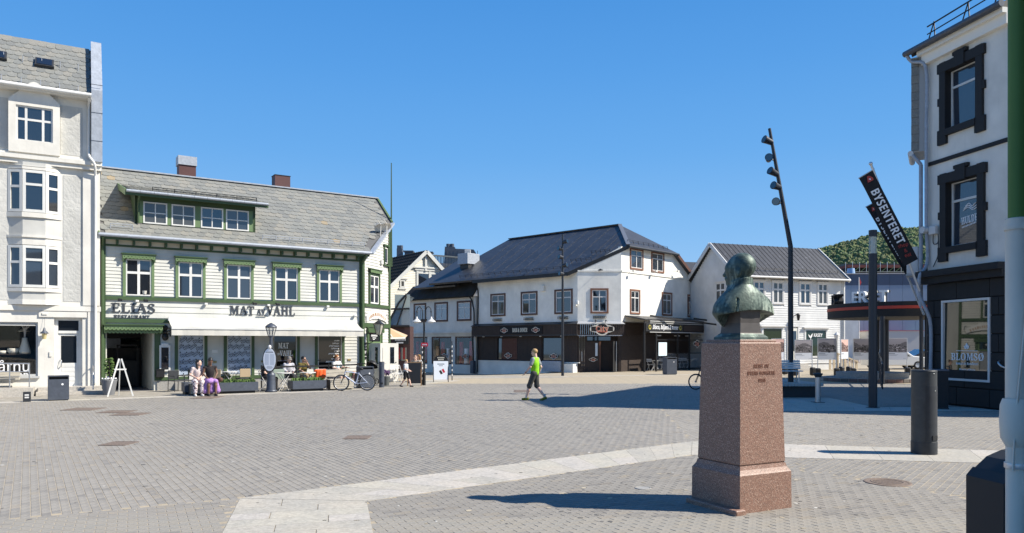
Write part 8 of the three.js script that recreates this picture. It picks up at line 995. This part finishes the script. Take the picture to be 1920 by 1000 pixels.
// cars at the far street
function car(lab, cm, px, py, ry) {
  const o = thing('parked_car', lab, 'car', at(px, py), ry, 'cars on the far street'); const s = [[-2.1, 0.35], [2.15, 0.35], [2.2, 0.7], [1.9, 0.88], [1.05, 0.98], [0.4, 1.42], [-1.1, 1.46], [-1.9, 1.05], [-2.15, 0.95]];
  const body = mesh('body', [ext(shp(s, []), 1.6, 0.06).translate(0, 0, -0.8)], cm, o); mesh('side_window', [ext(shp([[-1.6, 1.02], [0.85, 1.0], [0.35, 1.36], [-1.0, 1.39]]), 1.74).translate(0, 0, -0.87)], mt.glass, o); mesh('windscreen', [slab([[1.06, 1.02, 0.66], [1.06, 1.02, -0.66], [0.46, 1.42, -0.6], [0.46, 1.42, 0.6]], 0.02).translate(0.05, 0.02, 0)], mt.glass, o);
  for (const x of [-1.35, 1.4]) for (const z of [-0.8, 0.8]) { const w = mesh('wheel', [new THREE.TorusGeometry(0.24, 0.09, 10, 24).translate(x, 0.335, z)], mt.rubber, o); mesh('rim', [cyl(0.2, 0.2, 0.12, 0, -0.06, 0, 16).rotateX(PI / 2).translate(x, 0.335, z)], mt.alu, w); } for (const z of [-0.6, 0.6]) mesh('headlight', [rbox(0.1, 0.14, 0.3, 0.03, 2.2, 0.72, z)], mt.winGrey, o); return o;
}
car('white parked car on the far street behind the photo boards', MP([0.62, 0.61, 0.58], { roughness: 0.25, clearcoat: 1 }), 1676, 692.5, 0.02); car('dark parked car on the far street beside the black shop wall', MP([0.02, 0.022, 0.028], { roughness: 0.25, clearcoat: 1 }), 1752, 691.5, 0.05);
{ // small lantern post and flag pole by the clapboard house
  const d = 52, o = thing('small_lantern_post', 'small old lantern on a post at the clapboard house corner', 'lamp post', [onD(1569, d)[0], 0, -d]); const y = (py) => hAt(py, d); mesh('post', [cyl(0.07, 0.05, y(640), 0, 0, 0, 10)], mt.black, o); mesh('lantern', [lathe([[0.1, y(640)], [0.17, y(629)], [0.2, y(628)], [0.05, y(624)], [0, y(623)]], 6)], mt.winGrey, o);
  const p = thing('pennant_pole', 'thin pale flag pole with a red pennant before the blue hall', 'flag pole', [onD(1611, 80)[0], 0, -80]); const Y = (py) => hAt(py, 80); mesh('pole', [cyl(0.07, 0.04, Y(520), 0, 0, 0, 8)], mt.winGrey, p); mesh('pennant', [slab([[0.05, Y(521), 0], [0.25, Y(530), 0], [0.1, Y(536), 0]], 0.02)], M([0.5, 0.05, 0.05]), p);
  const q = thing('thin_street_post', 'thin grey post at the right corner of the clapboard house', 'post', [onD(1577, 60)[0], 0, -60]); mesh('post', [cyl(0.06, 0.05, hAt(523, 60), 0, 0, 0, 8)], mt.winGrey, q); mesh('base', [cyl(0.12, 0.1, 0.2, 0, 0, 0, 10)], mt.winGrey, q);
}

{ // furniture on the bar terrace
  const tabs = [[3.2, 0.75], [5.8, 0.7], [8.0, 0.8], [10.2, 0.7]]; const w = (s, z) => { const [x, d] = FCR.end(s, z); return [x, 0.012, -d]; };
  tabs.forEach(([s, z], i) => { const nth = ['first', 'second', 'third', 'fourth'][i], t = foldTable(nth + ' bistro table from the bar entrance, on the bar terrace'); t.position.set(...w(s, z)); t.userData.group = 'tables on the bar terrace'; for (const k of [-0.6, 0.6]) { const c = bistroChair('folding chair on the ' + (k < 0 ? 'entrance' : 'far') + ' side of the ' + nth + ' bar terrace table from the entrance'); c.position.set(...w(s + k, z)); c.rotation.y = FCR.ry + (k < 0 ? PI / 2 : -PI / 2); c.userData.group = 'chairs on the bar terrace'; } });
}

// ---------- people ----------
const SK = { pale: M([0.62, 0.40, 0.31], { roughness: 0.55 }), tan: M([0.46, 0.27, 0.19], { roughness: 0.55 }), dark: M([0.16, 0.085, 0.055], { roughness: 0.5 }) };
const CLO = (c, o) => M(c, { map: TX.fine, roughness: 0.9, ...o });
const bnd = (pts, m) => [[0, 1, 2].map((i) => Math.min(...pts.map((p) => p[i])) - m), [0, 1, 2].map((i) => Math.max(...pts.map((p) => p[i])) + m)];
const mix = (a, b, t) => a.map((v, i) => lerp(v, b[i], t));
// joints of a standing figure of 1.76 m facing +z, x to its left; walking and sitting start from it
const standing = () => ({ pel: [0, 0.95, 0], chest: [0, 1.28, 0.0], neck: [0, 1.49, -0.01], head: [0, 1.64, 0.02], shL: [0.185, 1.42, -0.01], shR: [-0.185, 1.42, -0.01], elL: [0.23, 1.14, -0.03], elR: [-0.23, 1.14, -0.03], wrL: [0.25, 0.89, 0.04], wrR: [-0.25, 0.89, 0.04], hiL: [0.09, 0.92, 0], hiR: [-0.09, 0.92, 0], knL: [0.10, 0.50, 0.03], knR: [-0.10, 0.50, 0.03], anL: [0.10, 0.09, 0], anR: [-0.10, 0.09, 0], yaw: 0, nod: 0, toe: [0, 0] });
const sitting = (lean = 0) => { const J = standing(), dy = -0.39; for (const k of ['pel', 'chest', 'neck', 'head', 'shL', 'shR', 'elL', 'elR', 'wrL', 'wrR', 'hiL', 'hiR']) { J[k][1] += dy; J[k][2] += (J[k][1] - 0.55) * lean; } J.knL = [0.12, 0.53, 0.43]; J.knR = [-0.12, 0.53, 0.43]; J.anL = [0.12, 0.09, 0.44]; J.anR = [-0.12, 0.09, 0.42]; J.elL = [0.24, 0.80, 0.06]; J.elR = [-0.24, 0.80, 0.06]; J.wrL = [0.14, 0.66, 0.27]; J.wrR = [-0.14, 0.66, 0.27]; return J; };
const headShape = sUni([sEll([0, 0.045, -0.012], [0.077, 0.085, 0.095]), sEll([0, -0.02, 0.025], [0.062, 0.088, 0.07]), sCap([0, -0.075, 0.035], [0, -0.085, 0.06], 0.04, 0.026)], 0.05), headBits = sUni([sCap([0, 0.012, 0.093], [0, -0.025, 0.112], 0.008, 0.013), sEll([0.078, -0.01, -0.005], [0.01, 0.03, 0.019]), sEll([-0.078, -0.01, -0.005], [0.01, 0.03, 0.019]), sEll([0, -0.055, 0.09], [0.024, 0.007, 0.01]), sEll([0, -0.066, 0.087], [0.02, 0.008, 0.01]), sCap([-0.035, 0.033, 0.078], [0.035, 0.033, 0.078], 0.009)], 0.008), eyeSock = sUni([sEll([0.031, 0.014, 0.098], [0.017, 0.010, 0.017]), sEll([-0.031, 0.014, 0.098], [0.017, 0.010, 0.017])], 0.004);
const headGeo = netMesh((x, y, z) => Math.max(smin(smin(headShape(x, y, z), headBits(x, y, z), 0.012), sCap([0, -0.04, -0.02], [0, -0.17, -0.03], 0.056, 0.058)(x, y, z), 0.03), -eyeSock(x, y, z)), [-0.11, -0.19, -0.13], [0.11, 0.15, 0.15], 0.008);
const handGeo = (() => { const f = [[-0.030, 0.068, 0.0078], [-0.010, 0.078, 0.0085], [0.010, 0.074, 0.0082], [0.029, 0.058, 0.0072]]; const L = [sEll([0, -0.045, 0], [0.041, 0.052, 0.016]), sCap([0, 0.02, 0], [0, -0.02, 0], 0.027, 0.026)]; const fin = f.flatMap(([x, l, r]) => [sCap([x, -0.085, 0], [x * 1.15, -0.085 - l * 0.5, 0.012], r + 0.001, r), sCap([x * 1.15, -0.085 - l * 0.5, 0.012], [x * 1.1, -0.085 - l * 0.92, 0.036], r, r * 0.85)]).concat([sCap([0.034, -0.03, 0.008], [0.062, -0.065, 0.022], 0.012, 0.0105), sCap([0.062, -0.065, 0.022], [0.058, -0.098, 0.034], 0.0105, 0.0085)]); const a = sUni(L, 0.02), b = sUni(fin, 0.004); return netMesh((x, y, z) => smin(a(x, y, z), b(x, y, z), 0.01), [-0.07, -0.19, -0.04], [0.09, 0.06, 0.07], 0.0065); })();
function person(label, pos, ry, sc, J, o) {
  const P = thing('person', label, 'person', pos, ry, o.group); P.scale.setScalar(sc);
  const dn = (a, b, k) => { const d = [b[0] - a[0], b[1] - a[1], b[2] - a[2]], l = Math.hypot(...d); return [b[0] + d[0] / l * k, b[1] + d[1] / l * k, b[2] + d[2] / l * k]; };
  const fem = o.fem ? 0.9 : 1, foot = (an, kn, t) => { const c = Math.sin(t); return [[an[0], an[1] - 0.045, an[2] - 0.04], [an[0] * 1.06, an[1] - 0.055 - 0.1 * c, an[2] + 0.15]]; };
  const ft = [foot(J.anL, J.knL, J.toe[0]), foot(J.anR, J.knR, J.toe[1])], trunk = [sEll(J.chest, [0.165 * fem, 0.20, 0.115]), sEll(J.pel, [0.155, 0.13, 0.115]), sCap(J.pel, J.chest, 0.118 * fem, 0.13 * fem), sCap(J.shL, J.shR, 0.058 * fem)], arm = (s, e, w) => [sCap(s, e, 0.05 * fem, 0.04 * fem), sCap(e, w, 0.04 * fem, 0.027 * fem)], leg = (h, k, a) => [sCap(h, k, 0.085, 0.057), sCap(mix(k, a, 0.0), mix(k, a, 0.35), 0.055, 0.056), sCap(mix(k, a, 0.35), a, 0.056, 0.036)];
  const flesh = sUni([...trunk, sCap(J.neck, J.head, 0.055, 0.05), ...arm(J.shL, J.elL, J.wrL), ...arm(J.shR, J.elR, J.wrR), ...leg(J.hiL, J.knL, J.anL), ...leg(J.hiR, J.knR, J.anR), ...ft.map(([a, b]) => sCap(a, b, 0.036, 0.028))], 0.035);
  const all = [J.pel, J.chest, J.neck, J.shL, J.shR, J.elL, J.elR, J.wrL, J.wrR, J.knL, J.knR, J.anL, J.anR, ...ft.flat()], [lo, hi] = bnd(all, 0.16);
  const hq = new THREE.Matrix4().makeRotationFromEuler(new THREE.Euler(J.nod, J.yaw, 0, 'YXZ')).setPosition(J.head[0], J.head[1], J.head[2]);
  const hand = (e, w, s) => { const m = new THREE.Matrix4(), dir = V(w[0] - e[0], w[1] - e[1], w[2] - e[2]).normalize(), q = new THREE.Quaternion().setFromUnitVectors(V(0, -1, 0), dir); const g = handGeo.clone(); if (s < 0) { g.scale(-1, 1, 1); const I = g.index.array; for (let i = 0; i < I.length; i += 3) { const t = I[i]; I[i] = I[i + 1]; I[i + 1] = t; } } m.makeRotationFromQuaternion(q).setPosition(w[0], w[1], w[2]); return g.applyMatrix4(m); };
  mesh('body', [netMesh(flesh, lo, hi, 0.02), headGeo.clone().applyMatrix4(hq), hand(J.elL, J.wrL, -1), hand(J.elR, J.wrR, 1)], o.skin || SK.pale, P);
  const HP = (p) => V(...p).applyMatrix4(hq).toArray();
  // clothes: a little outside the flesh
  const cloth = (name, list, k, mat, cell = 0.018, cutf) => { const f = sUni(list.map((l) => l[0]), k), pts = list.flatMap((l) => l[1]), [a, b] = bnd(pts, 0.24); return mesh(name, [netMesh(cutf ? (x, y, z) => Math.max(f(x, y, z), cutf(x, y, z)) : (x, y, z) => f(x, y, z) + 0.003 * Math.sin(x * 60 + y * 35) * Math.sin(y * 50 + z * 40), a, b, cell)], mat, P); };
  const cp = (a, b, r0, r1) => [sCap(a, b, r0, r1), [a, b]], el = (c, r) => [sEll(c, r), [c]];
  if (o.shirt) {
    const s = o.shirt, sl = s.sleeve ?? 0.55, T = [el(J.chest, [0.178 * fem, 0.205, 0.13]), cp(mix(J.pel, J.chest, s.low ?? 0.05), J.chest, 0.142 * fem, 0.142 * fem), cp(J.shL, J.shR, 0.07 * fem, 0.07 * fem)], sv = (sh, e, w) => (sl <= 1 ? [cp(sh, mix(sh, e, sl), 0.066 * fem, 0.062 * fem)] : [cp(sh, e, 0.064 * fem, 0.055 * fem), cp(e, mix(e, w, sl - 1), 0.054 * fem, 0.045 * fem)]);
    if (s.strapless) cloth('top', [cp(mix(J.pel, J.chest, 0.2), mix(J.pel, J.chest, 1.0), 0.138 * fem, 0.15 * fem)], 0.03, s.mat, 0.018, (x, y) => y - (J.chest[1] + 0.07));
    else { const sleeves = sl > 0 ? [...sv(J.shL, J.elL, J.wrL), ...sv(J.shR, J.elR, J.wrR)] : []; if (s.sleeveMat) { cloth('shirt', T, 0.05, s.mat); cloth('sleeve', sv(J.shL, J.elL, J.wrL).map(([f, p]) => [(x, y, z) => f(x, y, z) - 0.006, p]), 0.02, s.sleeveMat); cloth('sleeve', sv(J.shR, J.elR, J.wrR).map(([f, p]) => [(x, y, z) => f(x, y, z) - 0.006, p]), 0.02, s.sleeveMat); } else cloth('shirt', [...T, ...sleeves], 0.05, s.mat); }
  }
  if (o.legs) {
    const l = o.legs, one = (h, k, a) => (l.len <= 1 ? [cp(h, mix(h, k, l.len), 0.105 * (l.w || 1), 0.085 * (l.w || 1))] : [cp(h, k, 0.103, 0.078 * (l.w || 1)), cp(k, mix(k, a, l.len - 1), 0.076 * (l.w || 1), 0.062 * (l.w || 1))]);
    if (l.skirt) cloth('skirt', [el(J.pel, [0.175, 0.13, 0.14]), cp(J.hiL, J.knL, 0.105, 0.075), cp(J.hiR, J.knR, 0.105, 0.075), cp(mix(J.hiL, J.hiR, 0.5), mix(J.knL, J.knR, 0.7), 0.1, 0.07), ...[[J.knL, J.anL], [J.knR, J.anR]].map(([k, a]) => cp([k[0] * 1.25, k[1] - 0.03, k[2] - 0.09], [a[0] * 1.7, a[1] + 0.1, a[2] - 0.12], 0.075, 0.11)), cp([0, J.knL[1], J.knL[2] - 0.1], [0, J.anL[1] + 0.1, J.anL[2] - 0.14], 0.08, 0.11)], 0.08, l.mat);
    else cloth('trousers', [el(J.pel, [0.17, 0.125, 0.13]), ...one(J.hiL, J.knL, J.anL), ...one(J.hiR, J.knR, J.anR)], 0.04, l.mat);
  }
  for (const [a, b] of ft) cloth('shoe', [cp([a[0], a[1] + 0.01, a[2]], b, 0.047, 0.038), cp([a[0], a[1] - 0.01, a[2] - 0.01], [b[0], b[1] - 0.006, b[2]], 0.036, 0.033)], 0.02, o.shoe || mt.black, 0.012);
  if (o.sock) for (const a of [J.anL, J.anR]) cloth('sock', [cp(a, [a[0], a[1] + 0.06, a[2]], 0.043, 0.042)], 0.01, o.sock, 0.014);
  const hr = o.hair; if (hr) { // hair as a shell over the skull in head space
    const cap = sEll([0, 0.052, -0.018], [0.088, 0.094, 0.105]), cutf = hr.style === 'cap' ? (x, y, z) => -(y - 0.03) : (x, y, z) => Math.max(-(y - 0.02 + (z < 0.02 ? 0.09 : 0)) * 1, (z - 0.062 - 0.35 * (y - 0.06))), list = [(x, y, z) => Math.max(cap(x, y, z), cutf(x, y, z)) + 0.002 * Math.sin(x * 300 + y * 90) * Math.sin(z * 260)];
    if (hr.style === 'long') list.push(sCap([0.05, 0.02, -0.06], [0.06, -0.25, -0.06], 0.05, 0.04), sCap([-0.05, 0.02, -0.06], [-0.06, -0.25, -0.06], 0.05, 0.04), sCap([0, 0.0, -0.08], [0, -0.3, -0.07], 0.055, 0.05)); if (hr.style === 'bun') list.push(sEll([0, 0.11, -0.08], [0.05, 0.045, 0.05])); if (hr.style === 'cap') list.push((x, y, z) => Math.max(sEll([0, 0.045, 0.09], [0.075, 0.012, 0.075])(x, y, z), -z + 0.04));
    mesh(hr.style === 'cap' ? 'cap' : 'hair', [netMesh(sUni(list, 0.02), [-0.14, -0.37, -0.17], [0.14, 0.2, 0.19], 0.011).applyMatrix4(hq)], hr.mat, P);
  }
  if (o.shades) mesh('sunglasses', [rbox(0.055, 0.034, 0.012, 0.005, 0.031, 0.016, 0.098), rbox(0.055, 0.034, 0.012, 0.005, -0.031, 0.016, 0.098), box(0.02, 0.008, 0.01, 0, 0.022, 0.1), rod([0.062, 0.02, 0.09], [0.082, 0.01, 0.0], 0.004, 5), rod([-0.062, 0.02, 0.09], [-0.082, 0.01, 0.0], 0.004, 5)].map((g) => g.applyMatrix4(hq)), mt.black, P);
  if (o.extra) o.extra(P, J, HP);
  return P;
}
const blond = M([0.42, 0.27, 0.12], { roughness: 0.7 }), brownH = M([0.06, 0.03, 0.018], { roughness: 0.6 }), blackH = M([0.012, 0.011, 0.011], { roughness: 0.45 });
{ // man walking across the square
  const J = standing(); Object.assign(J, { knL: [0.1, 0.51, 0.16], anL: [0.1, 0.10, 0.27], knR: [-0.1, 0.51, -0.02], anR: [-0.1, 0.14, -0.32], elL: [0.25, 1.16, -0.12], wrL: [0.26, 0.93, -0.04], elR: [-0.25, 1.16, 0.02], wrR: [-0.27, 0.95, 0.16], yaw: 0.0, nod: 0.1, toe: [0.0, 0.75] });
  Object.assign(J, { elR: [-0.26, 1.15, -0.10], wrR: [-0.25, 0.90, -0.02], elL: [0.25, 1.16, 0.06], wrL: [0.24, 0.96, 0.24] });
  person('man in lime green shirt and dark knee shorts walking across the square', at(1003, 751.5), rad(-118), 1.0, J, { skin: SK.pale, shirt: { mat: CLO([0.30, 0.72, 0.015]), sleeve: 0.62, sleeveMat: CLO([0.30, 0.32, 0.34]) }, legs: { mat: CLO([0.07, 0.068, 0.06]), len: 1.12, w: 1.1 }, hair: { mat: blond, style: 'short' }, shoe: CLO([0.16, 0.18, 0.02]), sock: CLO([0.55, 0.55, 0.53]), extra: (P, K, HP) => { mesh('sunglasses', [rod(HP([-0.07, 0.13, 0.02]), HP([0.07, 0.13, 0.02]), 0.014, 6)], mt.black, P); mesh('wristwatch', [new THREE.TorusGeometry(0.034, 0.012, 6, 14).rotateX(PI / 2).translate(...mix(K.elL, K.wrL, 0.9))], mt.black, P); } });
}
{ // boy
  const J = standing(); Object.assign(J, { knL: [0.1, 0.51, 0.17], anL: [0.1, 0.10, 0.30], knR: [-0.1, 0.5, -0.04], anR: [-0.1, 0.13, -0.32], elL: [0.22, 1.16, 0.03], wrL: [0.08, 1.05, 0.27], elR: [-0.22, 1.16, 0.03], wrR: [-0.08, 1.05, 0.27], nod: 0.35, toe: [0, 0.7] });
  person('fair haired boy in pale T shirt and black shorts walking by the chalk board', at(761, 726), rad(72), 0.70, J, { shirt: { mat: CLO([0.52, 0.54, 0.57]), sleeve: 0.7 }, legs: { mat: CLO([0.012, 0.012, 0.014]), len: 0.85, w: 1.15 }, hair: { mat: blond, style: 'short' }, shoe: mt.black });
}
const nW = [FA.n[0], -FA.n[1]]; // outward from the house, in world x and z
const sitAt = (px, py, back = 0.44) => { const [x, , z] = at(px, py); return [x - nW[0] * back, 0, z - nW[1] * back]; };
{
  const a = sitting(0.08); Object.assign(a, { yaw: 0.75, nod: -0.15, wrL: [0.02, 0.68, 0.36], wrR: [-0.02, 0.66, 0.40] }); for (const k of ['chest', 'neck', 'head', 'shL', 'shR']) a[k][0] += (a[k][1] - 0.55) * 0.1;
  person('woman with long black hair in white patterned trousers seated on the plank bench', sitAt(373, 743.5, 0.5), RYA, 0.98, a, { fem: 1, skin: SK.pale, shirt: { mat: CLO([0.66, 0.55, 0.53]), sleeve: 0.6 }, legs: { mat: M([0.66, 0.60, 0.60], { map: tex(128, (u, v) => (fbm(u, v, 12, 2, 91) > 0.62 ? [0.42, 0.36, 0.42] : [1, 0.98, 0.98]), 0.5), roughness: 0.9 }), len: 1.8, w: 1.25 }, hair: { mat: blackH, style: 'long' }, shoe: CLO([0.7, 0.68, 0.67]) });
  const b = sitting(0.15); Object.assign(b, { nod: 0.6, yaw: 0.1, wrL: [0.13, 0.64, 0.24], wrR: [-0.13, 0.64, 0.24] });
  person('woman in black sleeveless top and long lilac skirt seated on the plank bench', sitAt(398, 743, 0.5), RYA, 1.03, b, { fem: 1, skin: SK.dark, shirt: { mat: CLO([0.02, 0.016, 0.018]), sleeve: 0 }, legs: { mat: CLO([0.46, 0.25, 0.60]), skirt: 1 }, hair: { mat: blackH, style: 'short' }, shoe: mt.black, extra: (P) => mesh('handbag', [netMesh(sUni([sCap([0.3, 0.56, 0.14], [0.32, 0.58, 0.3], 0.085)], 0.01), [0.1, 0.4, -0.05], [0.5, 0.75, 0.5], 0.02)], M([0.10, 0.045, 0.03]), P) });
  const seat = (px, py, ry, lab, J, o, sc = 1) => { const [x, , z] = at(px, py); return person(lab, [x, 0.012, z], ry, sc, J, o); };
  const c = sitting(0.12); Object.assign(c, { nod: 0.35, wrL: [0.05, 0.66, 0.3], wrR: [-0.05, 0.66, 0.32], knR: [-0.02, 0.6, 0.42], anR: [0.1, 0.22, 0.55] });
  seat(540, 729, RYA + 0.2, 'man in grey cap and pale jumper seated at a terrace table', c, { skin: SK.pale, shirt: { mat: CLO([0.50, 0.50, 0.55]), sleeve: 1.4 }, legs: { mat: CLO([0.03, 0.03, 0.035]), len: 1.95 }, hair: { mat: CLO([0.22, 0.21, 0.20]), style: 'cap' }, shoe: CLO([0.3, 0.3, 0.3]) });
  const d = sitting(-0.02); Object.assign(d, { yaw: 0.5, elL: [0.2, 0.86, 0.2], wrL: [0.07, 1.1, 0.16], wrR: [-0.1, 0.66, 0.3] });
  seat(569, 728, RYA + 0.3, 'man in olive shirt and sunglasses holding his hand at his mouth', d, { skin: SK.tan, shades: 1, shirt: { mat: CLO([0.13, 0.10, 0.018]), sleeve: 0.7 }, legs: { mat: CLO([0.35, 0.26, 0.15]), len: 1.0 }, hair: { mat: blackH, style: 'short' } });
  const e = sitting(0.05); Object.assign(e, { yaw: 0.4, elL: [0.26, 0.82, 0.16], wrL: [0.28, 0.80, 0.42], wrR: [-0.12, 0.74, 0.28] });
  seat(630, 722.5, RYA + 0.45, 'ginger haired man in white printed T shirt and sunglasses at a terrace table', e, { skin: SK.pale, shades: 1, shirt: { mat: CLO([0.78, 0.78, 0.78]), sleeve: 0.75 }, legs: { mat: CLO([0.40, 0.40, 0.38]), len: 0.9 }, hair: { mat: M([0.36, 0.15, 0.05], { roughness: 0.7 }), style: 'short' }, extra: (P, J) => mesh('shirt_print', [rbox(0.17, 0.1, 0.02, 0.008, J.chest[0], J.chest[1] - 0.02, J.chest[2] + 0.132)], M([0.10, 0.45, 0.68]), P) }, 1.02);
  const f = sitting(0.0); Object.assign(f, { yaw: 0.1, elR: [-0.2, 0.86, 0.14], wrR: [-0.06, 1.06, 0.2], elL: [0.25, 0.82, 0.06], wrL: [0.18, 0.64, 0.26] });
  seat(667, 720.5, RYA - 0.3, 'woman in white strapless top, black shorts and sunglasses on the terrace', f, { fem: 1, skin: M([0.56, 0.31, 0.24], { roughness: 0.55 }), shades: 1, shirt: { mat: CLO([0.76, 0.75, 0.75]), strapless: 1 }, legs: { mat: CLO([0.015, 0.015, 0.017]), len: 0.55 }, hair: { mat: brownH, style: 'bun' } }, 1.04);
  const g = sitting(0.05); seat(497, 734, RYA + 1.0, 'person in black seated behind the old lamp post', g, { skin: SK.pale, shirt: { mat: CLO([0.015, 0.015, 0.017]), sleeve: 0.6 }, legs: { mat: CLO([0.02, 0.02, 0.022]), len: 1.9 }, hair: { mat: brownH, style: 'short' } }, 0.95);
  const h = sitting(0.1); h.yaw = 0.3; putAt(bistroChair('folding chair under the woman in the beige top by the chalk board'), 780, 716, -0.3); seat(780, 716, -0.3, 'woman in beige top and sunglasses seated behind the chalk board', h, { fem: 1, skin: SK.pale, shades: 1, shirt: { mat: CLO([0.42, 0.36, 0.30]), sleeve: 0.7 }, legs: { mat: CLO([0.2, 0.22, 0.3]), len: 1.9 }, hair: { mat: brownH, style: 'bun' } }, 1.0);
  const k = sitting(0.15); k.yaw = -0.4; putAt(bistroChair('folding chair under the woman in the white blouse by the chalk board'), 789, 715.5, -1.0); seat(789, 715.5, -1.0, 'long haired woman in white blouse seated behind the chalk board', k, { fem: 1, skin: SK.pale, shirt: { mat: CLO([0.74, 0.74, 0.74]), sleeve: 1.3 }, legs: { mat: CLO([0.3, 0.35, 0.45]), len: 1.9 }, hair: { mat: M([0.22, 0.12, 0.05]), style: 'long' } }, 1.0);
}

renderer.render(scene, camera);
